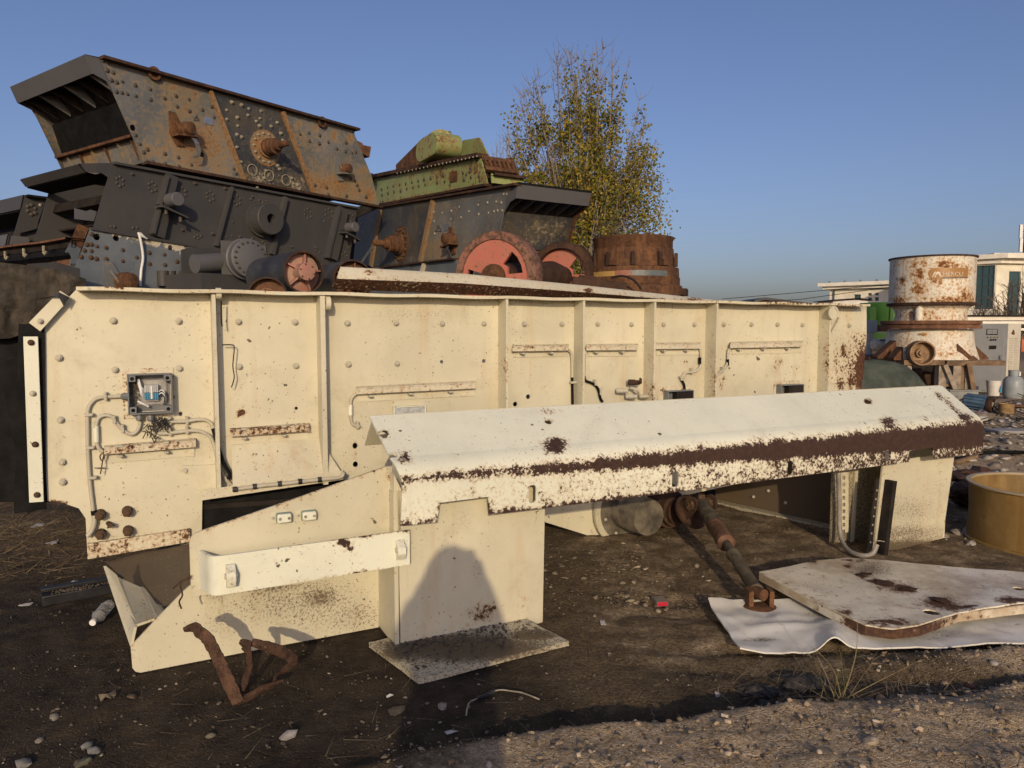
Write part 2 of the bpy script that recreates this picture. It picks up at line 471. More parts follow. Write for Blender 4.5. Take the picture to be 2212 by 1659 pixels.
# ------------------------------------------------------------------ the cream vibrating screen
scr = thing('vibrating_screen', 'long cream vibrating screen with bolted side plate standing across the yard', 'machine', SCR.pt(0, 0, 0))
OUT = [(164, 626), (1872, 662), (1872, 729), (1863, 823), (1856, 900), (1800, 1000), (1480, 1070), (1180, 1090), (800, 1030), (742, 1036), (437, 1081), (436, 1147), (411, 1170),
       (189, 1203), (185, 1120), (170, 1098), (140, 1088), (103, 1083), (92, 900), (84, 716), (120, 672)]
holes_px = [(954, 782, 4), (1045, 780, 4), (390, 894, 4.5), (1141, 857, 5), (1113, 873, 5), (640, 882, 3.5), (767, 963, 6), (768, 1003, 6)]
holes = [[SCR.ab(SCR.hit(x + r * math.cos(k * .785), y + r * 1.1 * math.sin(k * .785))) for k in range(8)] for x, y, r in holes_px]
BLT = [(245, 693), (386, 694), (515, 695), (637, 696), (750, 698), (855, 698), (954, 699), (1045, 699), (1132, 700), (1213, 700), (1290, 700), (1363, 701), (1432, 701), (1499, 701),
       (1562, 701), (1622, 701), (1678, 701), (1732, 702), (1833, 703), (128, 773), (249, 799), (388, 796), (517, 792), (639, 790), (752, 787), (857, 785), (131, 907), (135, 998), (136, 1041)]
plate_w = spots([(522, 890, 10, 12, .42), (187, 768, 8, 5, .2), (185, 768, 10, 4, .15), (430, 1010, 60, 60, .04), (1830, 790, 44, 80, .20), (1862, 800, 17, 70, .48), (1806, 780, 6, 40, .26), (1822, 760, 8, 34, .30), (1840, 820, 16, 26, .34), (1850, 740, 16, 30, .22),
                 (1815, 830, 12, 30, .30), (1840, 700, 30, 20, .05), (1160, 835, 40, 22, .10), (1680, 790, 120, 50, .09), (1500, 800, 90, 45, .08), (1480, 780, 8, 8, .22),
                 (1560, 830, 12, 20, .2), (1745, 880, 60, 40, .1), (270, 1195, 120, 8, .4), (200, 1190, 20, 30, .16), (120, 1090, 26, 8, .5), (210, 1130, 20, 30, .12),
                 (600, 1000, 90, 40, .06), (330, 800, 60, 7, .12), (280, 870, 8, 60, .12), (768, 985, 14, 40, .12), (1100, 900, 40, 30, .1)],
                dlst=[(300, 650, 160, 12, .22), (900, 680, 190, 30, .27), (1000, 680, 80, 50, .20), (700, 990, 40, 40, .16), (1170, 675, 80, 14, .18), (1310, 672, 70, 12, .18), (1460, 674, 60, 12, .18), (1650, 684, 110, 12, .16), (580, 660, 100, 12, .16), (1072, 800, 10, 150, .12), (300, 1150, 90, 18, .12), (760, 1000, 20, 60, .2)] + [(x + 2, y + 3, 10, 11, .20) for x, y in BLT],
                lines=[(1789, 720, 1789, 830, 4, .2), (446, 720, 458, 1000, 9, .085), (432, 900, 428, 1050, 7, .08), (258, 780, 258, 900, 12, .05), (205, 1100, 200, 1190, 14, .10), (1074, 780, 1075, 880, 5, .10), (1790, 690, 1850, 690, 12, .07), (470, 1060, 445, 1075, 12, .10)] + [(x, y + 12, x + 1, y + 60, 3.5, .055) for x, y in BLT],
                dirt_shade_lines=[(x + 1, y + 10, x + 3, y + 48, 3, .26) for x, y in BLT] + [(164, 628, 1872, 664, 9, .50)] + [(x, 640, x + k, 960, 7, .24) for x, k in ((452, 14), (1074, 2), (1237, 0), (1389, -1), (1521, -2), (1766, -3), (1098, 1), (1262, 0), (1414, -1), (1547, -2), (684, 10))] + [(277, 902, 375, 902, 10, .3), (225, 985, 420, 972, 8, .3), (770, 858, 1028, 844, 8, .28), (497, 948, 668, 936, 8, .3), (200, 1165, 411, 1140, 10, .3)])  # flange and rib-corner lines put shade into the colour, along with dirt
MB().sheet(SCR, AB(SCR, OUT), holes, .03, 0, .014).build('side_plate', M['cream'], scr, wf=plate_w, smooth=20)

# top flange
f0, f1 = SCR.hit(164, 619, .14), SCR.hit(1880, 657, .14)
b0, b1 = SCR.ab(f0), SCR.ab(f1)
zt = (b0[1] + b1[1]) / 2
def strip(mb, a0, z0, a1, z1, th, c0, c1):
    mb.prism([SCR.pt(a0, z0, c0), SCR.pt(a1, z1, c0), SCR.pt(a1, z1 - th, c0), SCR.pt(a0, z0 - th, c0)], SCR.n * (c1 - c0))
mb = MB(); nseg = 70
for k in range(nseg):
    t0, t1 = k / nseg, (k + 1) / nseg
    vv = []
for (c0, c1) in ((-.03, .14),):
    pts = []
    for k in range(nseg + 1):
        t = k / nseg; a = b0[0] + (b1[0] - b0[0]) * t; z = b0[1] + (b1[1] - b0[1]) * t + .003 * math.sin(k * .9) 
        pts.append((a, z))
    vv = [SCR.pt(a, z, c) for a, z in pts for c in (c0, c1)] + [SCR.pt(a, z - .020, c) for a, z in pts for c in (c0, c1)]
    n2 = 2 * (nseg + 1); ff = []
    for k in range(nseg):
        i = 2 * k
        ff += [(i, i + 1, i + 3, i + 2), (n2 + i, n2 + i + 2, n2 + i + 3, n2 + i + 1), (i + 1, n2 + i + 1, n2 + i + 3, i + 3), (i, i + 2, n2 + i + 2, n2 + i)]
    ff += [(0, n2, n2 + 1, 1), (n2 - 2, n2 - 1, 2 * n2 - 1, 2 * n2 - 2)]
    mb.add(vv, ff)
mb.build('top_flange', M['cream'], scr, wf=spots([(450 / 1 * .6 + 0, 622, 10, 5, .3), (425, 622, 10, 5, .2), (1720, 655, 120, 6, .24), (1560, 650, 60, 6, .2), (1840, 660, 40, 5, .28), (1085, 640, 12, 5, .2), (242, 620, 8, 4, .35)], base=(.07, 0)))

# ribs
def rib(px, thick=.018, prot=.132, bot=960, name='rib', wf=None, top=None):
    a = SCR.ab(SCR.hit(px, 720))[0]
    t = (a - b0[0]) / (b1[0] - b0[0]); z1 = b0[1] + (b1[1] - b0[1]) * t - .021
    zb = SCR.ab(SCR.hit(px, bot))[1]
    mb = MB(); n = 24
    vv = []
    for k in range(n + 1):
        z = z1 + (zb - z1) * k / n
        vv += [SCR.pt(a, z, .001), SCR.pt(a, z, prot), SCR.pt(a + thick, z, prot), SCR.pt(a + thick, z, .001)]
    ff = []
    for k in range(n):
        for j in range(4): ff.append((4 * k + j, 4 * k + (j + 1) % 4, 4 * k + 4 + (j + 1) % 4, 4 * k + 4 + j))
    ff += [(0, 1, 2, 3), (4 * n, 4 * n + 1, 4 * n + 2, 4 * n + 3)]
    mb.add(vv, ff)
    mb.build(name, M['cream_rust'], scr, wf=wf)
    return a, z1, zb
rib(1076, bot=960, wf=spots([(1094, 800, 6, 40, .15)], base=(.01, .02)))
rib(1239.5, wf=spots([(1258, 790, 6, 50, .12)], base=(.02, .10)))
rib(1391, wf=spots([(1400, 850, 14, 40, .22), (1409, 780, 6, 60, .12)], base=(.03, .16)))
rib(1523.6, wf=spots([(1543, 820, 5, 70, .2)], base=(.02, .12)))
rib(1768, prot=.12, wf=spots([(1789, 780, 4, 60, .2)], base=(.0, .03)))
a1, z1, zb1 = rib(456, thick=.022, prot=.11, bot=1060, wf=spots([(470, 760, 8, 100, .08)], base=(.0, .03)))
a2, z2, zb2 = rib(684, thick=.03, prot=.125, bot=1040, wf=spots([(718, 730, 5, 70, .42), (714, 650, 6, 20, .3), (725, 840, 5, 40, .16), (733, 1000, 4, 40, .1)], base=(.02, 0)))
# lifting eyes at the heads of three ribs
def eye(px, py, r, c, name='lifting_eye', hole=.5):
    P = SCR.hit(px, py, c)
    mb = MB(); mb.ring(P, SCR.u, r * hole, r, .03, 20)
    mb.build(name, M['cream'], scr, wf=spots([], base=(.06, 0)))
eye(466, 634, .034, .09); eye(702, 655, .045, .10)
P = SCR.hit(1799, 676, .135)
mb = MB(); mb.ring(P, SCR.n, .046, .062, .012, 24); mb.lathe(P - SCR.n * .004, SCR.n, [(.047, 0), (.047, .008)], 20)
mb.bar(SCR.hit(1812, 686, .13), SCR.hit(1790, 727, .06), .014, .02, SCR.n)
mb.build('lifting_eye', M['cream_rust'], scr, wf=spots([(1812, 690, 8, 20, .1)], base=(.0, 0)))

# the pocket between the first two ribs: sloping floor and lip
lipL, lipR = SCR.hit(434, 1062, .13), SCR.hit(741, 1019, .13)
upL, upR = SCR.hit(500, 962, .004), SCR.hit(690, 945, .004)
frS = Fr(upL, (upR - upL).normalized(), ((upL - SCR.hit(509, 1050, .12))).normalized())
mb = MB(); vv, ff = [], []
for i in range(13):
    for j in range(9):
        t, u_ = i / 12, j / 8
        vv.append(upL.lerp(upR, t).lerp(SCR.hit(503, 1054, .125).lerp(SCR.hit(737, 1020, .125), t), u_))
for i in range(12):
    for j in range(8):
        k = i * 9 + j; ff.append((k, k + 9, k + 10, k + 1))
mb.add(vv, ff)
mb.build('pocket_floor', M['cream'], scr, wf=spots([(560, 1000, 60, 40, .10)], base=(.05, .10)), recalc=False)
mb = MB()
mb.prism([SCR.hit(434, 1062, .13), SCR.hit(741, 1019, .13), SCR.hit(741, 1036, .13), SCR.hit(434, 1081, .13)], -SCR.n * .012)
mb.prism([SCR.hit(434, 1062, .1305) + Vector((0, 0, -.002)), SCR.hit(741, 1019, .1305) + Vector((0, 0, -.002)), SCR.hit(741, 1019, .0), SCR.hit(434, 1062, .0)], Vector((0, 0, .01)))
mb.build('pocket_lip', M['cream_rust'], scr, wf=spots([(450, 1070, 30, 20, .12)], base=(.03, 0)))
# dark rubber seen below the lip
MB().prism([SCR.hit(436, 1070, -.03), SCR.hit(800, 1000, -.03), SCR.hit(800, 1100, -.03), SCR.hit(436, 1150, -.03)], -SCR.n * .02).build('rubber_flap', M['black'], scr)
# bottom bracket with pin
mb = MB()
mb.sheet(SCR, AB(SCR, [(394, 1006), (470, 1004), (484, 1060), (436, 1062), (430, 1050), (428, 1034), (418, 1024), (400, 1022), (391, 1014)], .02), (), .04, .02, .015)
mb.build('bracket', M['cream'], scr, wf=spots([(445, 1060, 30, 14, .16)], base=(.02, 0)))
mb = MB(); mb.lathe(SCR.hit(399, 1016, .021), SCR.n, [(.014, 0), (.014, .012)], 12); mb.build('pin', M['bolt_cream'], scr)
# bottom foot bar, heavy and rusty
mb = MB(); mb.prism([SCR.hit(188, 1176, .03), SCR.hit(411, 1143, .03), SCR.hit(411, 1171, .03), SCR.hit(189, 1209, .03)], -SCR.n * .12)
mb.build('foot_bar', M['cream_rust'], scr, wf=spots([(300, 1175, 110, 16, .42), (200, 1195, 12, 12, -.1)], base=(.12, 0)), bev=.004)

# seal strips on the feed end
mb = MB(); mb.prism([SCR.hit(50, 727, .05), SCR.hit(82, 727, .05), SCR.hit(94.5, 1084, .05), SCR.hit(63, 1086, .05)], -SCR.n * .012)
st = mb.build('seal_strip', M['cream_white'], scr, wf=spots([(67, 745, 12, 30, .12), (80, 1070, 12, 14, .15), (53, 800, 4, 20, .2)], base=(.02, 0)), bev=.002)
mb = MB(); mb.prism([SCR.hit(62, 697, .05), SCR.hit(130, 628, .05), SCR.hit(153, 643, .05), SCR.hit(87, 716, .05)], -SCR.n * .012)
mb.build('seal_strip', M['cream'], scr, bev=.002)
# torn rubber end behind the strips
mb = MB(); mb.prism([SCR.hit(40, 700, .018), SCR.hit(96, 700, .018), SCR.hit(100, 1100, .018), SCR.hit(30, 1110, .018)], -SCR.n * .01)
mb.build('rubber_seal', M['black'], scr)
mb = MB(); mb.add([SCR.hit(72, 648, .06), SCR.hit(108, 640, .07), SCR.hit(128, 631, .08), SCR.hit(150, 642, .065), SCR.hit(138, 662, .07), SCR.hit(126, 640, .09), SCR.hit(104, 645, .05)], [(0, 1, 6), (1, 2, 5), (1, 5, 6), (2, 3, 5), (3, 4, 5)])
mb.build('torn_flap', M['rubber'], scr, recalc=False)

for i, (x, y) in enumerate(BLT):
    stamp(BOLT['bolt_cream'], 'bolt', scr, SCR.hit(x, y, .001), SCR.n, R.random() * 3, .0215 * R.uniform(.94, 1.06))
for x, y, k in ((67, 740, 'bolt_rust'), (71, 850, 'bolt_cream'), (76, 960, 'bolt_rust'), (80, 1069, 'bolt_rust'), (87, 694, 'bolt_cream')):
    stamp(BOLT[k], 'bolt', scr, SCR.hit(x, y, .0515), SCR.n, R.random() * 3, .017)
for x, y in ((217, 1110), (275, 1103), (218, 1152), (277, 1145)):
    stamp(NUTBIG, 'nut', scr, SCR.hit(x, y, .002), SCR.n, R.random(), .030)
mb = MB(); mb.tube([SCR.hit(234, 1130, .0), SCR.hit(239, 1136, .07)], .014, 8); mb.tube([SCR.hit(232, 1140, .05), SCR.hit(246, 1135, .06)], .006, 6)
mb.build('broken_stud', M['bolt_rust'], scr)

# cable bars: a backing plate, an angle rail, clips
def cablebar(x0, y0, x1, y1, hpx=12, rust=.1, clips=2):
    d = 1
    r0, r1 = SCR.hit(x0, y0, .05), SCR.hit(x1, y1, .05)
    mb = MB()
    mb.prism([SCR.hit(x0 + 2, y0 - hpx * .7, .002), SCR.hit(x1 - 3, y1 - hpx * .7, .002), SCR.hit(x1 - 3, y1 + hpx * 1.9, .002), SCR.hit(x0 + 2, y0 + hpx * 1.9, .002)], SCR.n * .006)
    mb.build('backing_plate', M['cream'], scr, wf=spots([], base=(.05, 0)))
    mb = MB()
    mb.prism([SCR.hit(x0, y0 - hpx * .5, .06), SCR.hit(x1, y1 - hpx * .5, .06), SCR.hit(x1, y1 + hpx * .45, .06), SCR.hit(x0, y0 + hpx * .45, .06)], -SCR.n * .006)
    mb.prism([SCR.hit(x0, y0 - hpx * .5, .06) + Vector((0, 0, .001)), SCR.hit(x1, y1 - hpx * .5, .06) + Vector((0, 0, .001)), SCR.hit(x1, y1 - hpx * .9, .008), SCR.hit(x0, y0 - hpx * .9, .008)], Vector((0, 0, .006)))
    m = mb.build('cable_rail', M['cream_rust'], scr, wf=spots([((x0 * .6 + x1 * .4), (y0 + y1) / 2, abs(x1 - x0) * .3, 9, rust + .08)], base=(rust * .7, 0)))
    for k in range(clips):
        t = (k + .35) / clips
        P0 = SCR.hit(x0 + (x1 - x0) * t, y0 + (y1 - y0) * t, .035)
        fr = Fr(P0, (r1 - r0).normalized())
        mb = MB(); mb.boxf(fr, -.016, .016, .022, .034, -.02, .03); mb.build('clip', M['bolt_cream'], scr, bev=.003)
        mb = MB(); mb.boxf(fr, -.014, .014, -.036, -.024, -.02, .03); mb.build('clip', M['bolt_cream'], scr, bev=.003)
cablebar(225, 976, 423, 960, 13, .20); cablebar(497, 938, 668, 926, 12, .24); cablebar(769, 847, 1028, 834, 11, .12, 3)
cablebar(1107, 755, 1229, 753, 9, .14); cablebar(1267, 753, 1379, 752, 9, .12); cablebar(1415, 750, 1514, 749, 9, .12); cablebar(1578, 748, 1735, 745, 9, .12, 3)

# conduits and hoses
def conduit(pts, r=.011, c=.02, mat='bolt_cream', name='conduit', n=4):
    mb = MB(); mb.tube(pathpx(SCR, pts, c, n), r, 8)
    return mb.build(name, M[mat], scr, smooth=80)
conduit([(272, 856), (240, 857), (215, 859), (200, 867), (190, 886), (189, 930), (190, 980), (194, 1040), (199, 1085), (203, 1115)])
conduit([(203, 1113), (204, 1125), (201, 1140), (194, 1153), (188, 1158)], .014, .03)
conduit([(202, 1103), (204, 1116)], .0155, .025, 'black', 'tape')
conduit([(303, 905), (300, 925), (286, 938), (268, 931), (253, 915), (241, 900), (226, 897), (212, 904), (207, 922)])
conduit([(207, 920), (208, 955)], .016, .024, 'cream_white', 'sleeve')
conduit([(208, 953), (213, 968), (222, 976)])
conduit([(325, 905), (328, 922), (340, 934), (360, 936), (420, 930), (446, 938), (458, 950), (468, 985), (482, 1025), (498, 1046), (515, 1056)], c=.03)
conduit([(515, 1056), (560, 1050), (620, 1044), (690, 1036), (735, 1031), (742, 1020)], .013, .145, 'bolt_cream')
conduit([(366, 911), (400, 910), (436, 906), (455, 914), (460, 926)], c=.03)
conduit([(460, 926), (470, 960), (483, 1000), (495, 1022), (494, 1035)], .012, .05, 'black', 'hose')
conduit([(480, 745), (500, 745), (506, 751), (503, 790), (506, 815), (500, 837)], .0035, .06, 'black', 'wire')
conduit([(478, 650), (478, 690), (480, 705)], .0045, .10, 'black', 'wire')
conduit([(224, 968), (226, 985), (220, 995), (216, 985), (224, 980), (220, 1005), (217, 1024)], .0035, .05, 'bolt_rust', 'wire')
conduit([(204, 1011), (228, 1011)], .003, .03, 'bolt_rust', 'wire')
conduit([(770, 850), (760, 860), (757, 878), (758, 905), (764, 918), (778, 921)])
conduit([(757, 875), (757, 897)], .015, .024, 'cream_white', 'sleeve')
conduit([(1228, 757), (1234, 763), (1236, 785), (1236, 815)], c=.025); conduit([(1236, 812), (1237, 880)], .010, .025, 'black', 'hose')
conduit([(1268, 754), (1263, 765), (1262, 800), (1262, 812)], c=.025); conduit([(1262, 811), (1265, 822), (1280, 828), (1292, 840), (1297, 860), (1302, 868)], .010, .025, 'black', 'hose')
conduit([(1512, 752), (1514, 770), (1513, 792), (1500, 803), (1482, 805), (1474, 815), (1472, 822)], c=.025); conduit([(1472, 820), (1478, 832), (1479, 846)], .010, .025, 'black', 'hose')
conduit([(1579, 750), (1573, 760), (1571, 785), (1560, 800), (1545, 815), (1542, 830)], c=.025)
for x, y in ((1512, 772), (1572, 776)): conduit([(x, y), (x, y + 14)], .0125, .026, 'black', 'tape')
# saddle clamps
def clamp(x, y, c=.02, w_=.014, horiz=False):
    fr = Fr(SCR.hit(x, y, c), SCR.u)
    mb = MB()
    if horiz: mb.boxf(fr, -w_ * .6, w_ * .6, -.017, .030, -.018, .016)
    else: mb.boxf(fr, -.017, .030, -w_ * .6, w_ * .6, -.018, .016)
    mb.lathe(fr.pt(0 if horiz else .022, .022 if horiz else 0, .016), SCR.n, [(.006, 0), (.006, .006)], 8)
    mb.build('clamp', M['bolt_cream'], scr, bev=.003)
for x, y, h in ((228, 858, 1), (189, 896, 0), (192, 967, 0), (197, 1032, 0), (247, 909, 1), (265, 928, 1), (367, 935, 1), (404, 931, 1), (404, 910, 1), (367, 911, 1), (1236, 826, 0), (1285, 828, 1), (1296, 848, 1), (1494, 803, 1), (1471, 815, 0), (1560, 800, 1), (772, 920, 1)):
    clamp(x, y, .024, horiz=bool(h))
for x, y in ((507, 1057), (550, 1051), (604, 1045), (648, 1040), (690, 1036)):
    fr = Fr(SCR.hit(x, y, .145), SCR.u); mb = MB(); mb.lathe(fr.pt(-.012, 0, 0), SCR.u, [(.017, 0), (.017, .024)], 12); mb.build('hose_band', M['rubber'], scr)

# open junction box with terminals
def jbox(x0, y0, x1, y1, dep, mat, name='junction_box', openf=True):
    tl, tr, br, bl = SCR.hit(x0, y0, dep), SCR.hit(x1, y0, dep), SCR.hit(x1, y1, dep), SCR.hit(x0, y1, dep)
    wd, ht = (tr - tl).length, (tl - bl).length
    fr = Fr(bl, SCR.u, (0, 0, 1), SCR.n)
    mb = MB(); t = .008
    mb.boxf(fr, 0, wd, 0, t, -dep, 0); mb.boxf(fr, 0, wd, ht - t, ht, -dep, 0)
    mb.boxf(fr, 0, t, t, ht - t, -dep, 0); mb.boxf(fr, wd - t, wd, t, ht - t, -dep, 0)
    mb.boxf(fr, t, wd - t, t, ht - t, -dep, -dep + .006)
    return mb.build(name, M[mat], scr, bev=.004), fr, wd, ht
jb, jf, jw, jh = jbox(277, 809, 375, 897, .085, 'greyplastic')
for sx in (0, 1):
    for sy in (0, 1):
        cx, cy = (.026 if sx == 0 else jw - .026), (.026 if sy == 0 else jh - .026)
        mb = MB(); mb.boxf(jf, cx - .019, cx + .019, cy - .019, cy + .019, -.078, -.006); mb.build('screw_post', M['greyplastic'], jb, bev=.004)
for sx in (0, 1):
    for sy in (0, 1):
        cx, cy = (.026 if sx == 0 else jw - .026), (.026 if sy == 0 else jh - .026)
        mb = MB(); mb.lathe(jf.pt(cx, cy, -.0065), SCR.n, [(.011, 0), (.011, .002)], 12); mb.build('screw_hole', M['black'], jb)
mb = MB(); mb.boxf(jf, .05, jw - .03, .05, jh - .04, -.078, -.070); mb.build('mounting_plate', plain('dull_zinc', (.30, .29, .27), .5, .2, 12, .1, metal=.3), jb)
mb = MB(); mb.boxf(jf, jw * .38, jw * .68, jh * .30, jh * .36, -.069, -.05); mb.build('din_rail', M['steel'], jb)
WHT = plain('white_plastic', (.72, .72, .70), .4, .08, 10, .05); BLU = plain('blue_plastic', (.05, .22, .36), .4, .1, 10, .05); GRT = plain('grey_terminal', (.42, .43, .42), .45, .1, 10, .05)
for k in range(7):
    a = jw * .37 + k * jw * .045
    for (lo, hi, mt) in ((.34, .52, BLU), (.52, .72, GRT)):
        mb = MB(); mb.boxf(jf, a, a + jw * .040, jh * lo + .002, jh * hi, -.069, -.030); mb.build('terminal', mt, jb, bev=.0015)
    if k == 3:
        mb = MB(); mb.boxf(jf, a, a + jw * .04, jh * .37, jh * .69, -.029, -.024); mb.build('marker_strip', WHT, jb)
for k in range(6):
    y = jh * (.42 + k * .04)
    mb = MB(); mb.tube(smoothpath([jf.pt(jw * .38, y, -.045), jf.pt(jw * .31, y + .012, -.028), jf.pt(jw * .27, y + .05, -.03), jf.pt(jw * .22 + k * .002, jh * .86, -.045)], 4), .0038, 6); mb.build('wire', WHT, jb, smooth=80)
for k in range(4):
    y = jh * (.42 + k * .035)
    mb = MB(); mb.tube(smoothpath([jf.pt(jw * .68, y, -.045), jf.pt(jw * .76, y + .014, -.03), jf.pt(jw * .82, y - .01, -.03), jf.pt(jw * .78, jh * .2, -.05)], 4), .0038, 6); mb.build('wire', WHT if k % 2 else M['rubber'], jb, smooth=80)
mb = MB(); mb.tube(smoothpath([jf.pt(jw * .22, jh * .32, -.04), jf.pt(jw * .32, jh * .26, -.03), jf.pt(jw * .45, jh * .18, -.04)], 4), .007, 6); mb.build('wire', WHT, jb, smooth=80)
mb = MB()
for k in range(26):
    p = jf.pt(jw * R.uniform(.14, .24), jh * R.uniform(.3, .72), -.06); mb.tube([p, p + Vector((R.uniform(-.03, .03), R.uniform(-.01, 0), R.uniform(-.03, .03)))], .0025, 4)
mb.build('frayed_cable', plain('frayed_hessian', (.10, .085, .06), .9, .3, 20), jb, kind='stuff')
mb = MB()
for k in range(60):
    p = SCR.hit(R.uniform(325, 367), R.uniform(901, 920), R.uniform(.03, .06))
    mb.tube([p, p + Vector((R.uniform(-.03, .03), -.005, R.uniform(-.05, .02)))], .003, 4)
for k in range(26):
    p = SCR.hit(R.uniform(312, 340), R.uniform(915, 945), R.uniform(.03, .05))
    mb.tube([p, p + Vector((R.uniform(-.03, .03), -.005, R.uniform(-.04, .02)))], .003, 4)
mb.build('frayed_cable', plain('charred_cable', (.035, .033, .033), .85, .6, 30), scr, kind='stuff')
for x, y in ((300, 902), (324, 903)):
    mb = MB(); mb.lathe(SCR.hit(x, y - 6, .045), (0, 0, -1), [(.016, 0), (.018, .006), (.018, .028), (.012, .034)], 8); mb.build('cable_gland', M['greyplastic'], scr)
mb = MB(); mb.lathe(SCR.hit(277, 856, .045), -SCR.u, [(.02, 0), (.02, .03), (.012, .04)], 8); mb.build('cable_gland', M['greyplastic'], scr)
# backing frame under the open box, two grey boxes half hidden by the cover, the glazed box
mb = MB(); mb.boxf(jf, -.025, jw + .012, -.03, jh + .03, -.086, -.079); mb.build('box_seat', M['cream_rust'], scr, wf=spots([], base=(.10, 0)), bev=.004)
for (x0, y0, x1, y1) in ((1443, 845, 1499, 875), (1688, 832, 1737, 862)):
    b_, f_, w_, h_ = jbox(x0, y0, x1, y1, .07, 'greyplastic')
    mb = MB(); mb.boxf(f_, w_ * .35, w_ * .97, .01, h_ * .9, -.062, -.004); mb.boxf(f_, w_ * .45, w_ * .5, .01, h_ * .8, -.004, -.001)
    mb.build('insert', M['darkvoid'], b_)
    mb = MB(); mb.boxf(f_, -.03, w_ + .015, -.02, h_ + .035, -.071, -.064); mb.build('box_seat', M['cream_rust'], scr, wf=spots([], base=(.1, 0)), bev=.003)
mb = MB(); mb.lathe(SCR.hit(1479, 850, .04), (0, 0, 1), [(.016, 0), (.016, .03), (.01, .036)], 8); mb.build('cable_gland', M['greyplastic'], scr)
b_, f_, w_, h_ = jbox(851, 879, 921, 905, .05, 'cream_white', 'lamp_box')
mb = MB(); mb.boxf(f_, .01, w_ - .008, .01, h_ - .006, -.03, -.01); mb.build('pane', plain('cloudy_pane', (.42, .44, .44), .25, .2, 40, .2), b_)
# sensors
for x, y, c, L, r, mt, dx in ((1357, 826, .05, .09, .024, 'darkrust', 1), (1381, 823, .11, .02, .026, 'darkrust', 1), (1332, 844, .04, .09, .021, 'bolt_cream', 1), (1352, 856, .04, .09, .021, 'bolt_cream', 1), (1382, 856, .05, .07, .018, 'bolt_cream', 1)):
    mb = MB(); mb.lathe(SCR.hit(x, y, c) - SCR.n * 0, (SCR.u * .75 + SCR.n * .6), [(r, 0), (r, L * .6), (r * .8, L * .62), (r * .8, L)], 12); mb.build('sensor', M[mt], scr)
mb = MB(); mb.tube(smoothpath([SCR.hit(1362, 838, .05), SCR.hit(1375, 842, .09), SCR.hit(1380, 853, .05)], 4), .011, 8); mb.build('sensor_cable', M['bolt_cream'], scr, smooth=80)
for x, y in ((1362, 815), (1385, 812)):
    pass

# far side plate, decks and cross tubes of the screen
mb = MB(); mb.prism([SCR.hit(190, 640, 0) - SCR.n * 2.0, SCR.hit(1850, 670, 0) - SCR.n * 2.0, SCR.pt(6.5, .35, -2.0), SCR.pt(.3, .45, -2.0)], SCR.n * .014)
mb.build('side_plate', M['cream'], scr, label='far side plate')
mb = MB(); mb.prism([SCR.pt(.3, 1.15, -.02), SCR.pt(6.4, .95, -.02), SCR.pt(6.4, .95, -1.98), SCR.pt(.3, 1.15, -1.98)], (0, 0, .03)); mb.build('screen_deck', M['darkvoid'], scr)
mb = MB(); mb.prism([SCR.pt(.3, .50, -.02), SCR.pt(6.0, .30, -.02), SCR.pt(6.0, .30, -1.98), SCR.pt(.3, .50, -1.98)], (0, 0, .03)); mb.build('screen_deck', M['darkvoid'], scr)
for a in (.6, 2.2, 3.8, 5.6):
    mb = MB(); mb.tube([SCR.pt(a, .75, -.015), SCR.pt(a, .75, -1.985)], .09, 14); mb.build('cross_tube', M['darkrust'], scr, smooth=60)
for a in (.5, 6.2):
    mb = MB(); mb.boxf(SCR, a, a + .15, .0, .5, -.25, -.10); mb.build('support_foot', M['cream'], scr)
    mb = MB(); mb.boxf(SCR, a, a + .15, .0, .5, -1.95, -1.8); mb.build('support_foot', M['cream'], scr)

# exciter housing below the plate
hc = SCR.hit(1350, 1099, .12)
mb = MB(); mb.prism([SCR.hit(1150, 1060, .09), SCR.hit(1178, 1128, .09), SCR.hit(1300, 1166, .09), SCR.hit(1345, 1172, .09), SCR.hit(1400, 1160, .09), SCR.hit(1470, 1128, .09), SCR.hit(1480, 1050, .09)], -SCR.n * .02)
mb.build('exciter_plate', M['cream'], scr, wf=spots([(1430, 1150, 40, 14, .1)], base=(.0, .05)))
rr = .295
mb = MB(); mb.ring(hc, SCR.n, rr * .84, rr, .03, 40); mb.build('housing_ring', M['cream'], scr, wf=spots([], base=(.02, .25), dlst=[(1340, 1172, 70, 20, .6)]), smooth=30)
mb = MB(); mb.lathe(hc - SCR.n * .005, SCR.n, [(rr * .84, 0), (rr * .82, .02), (rr * .52, .022), (rr * .50, .03), (rr * .47, .30), (rr * .455, .315), (0, .315)], 40, cap=False)
mb.build('exciter_housing', plain('dusty_grey_steel', (.095, .083, .065), .55, .4, 7, .35, col2=(.20, .175, .13)), scr, smooth=35)
for k in range(8):
    th = k * .785 + .3; P = hc + (SCR.u * math.cos(th) + SCR.v * math.sin(th)) * rr * .68 + SCR.n * .017
    stamp(BOLT['bolt_cream'], 'bolt', scr, P, SCR.n, k, .012)
h2 = SCR.hit(1432, 1094, .18)
mb = MB(); mb.lathe(h2 - SCR.n * .1, SCR.n, [(.22, 0), (.22, .03), (.16, .035), (.155, .06), (.15, .20), (.125, .205), (.125, .26), (.10, .265), (.10, .30)], 32); mb.build('shaft_hub', M['darkrust'], scr, smooth=35)
mb = MB(); mb.ring(h2 - SCR.n * .06, SCR.n, .155, .172, .025, 32); mb.build('hub_band', M['cream_rust'], scr, wf=spots([], base=(.12, 0)))

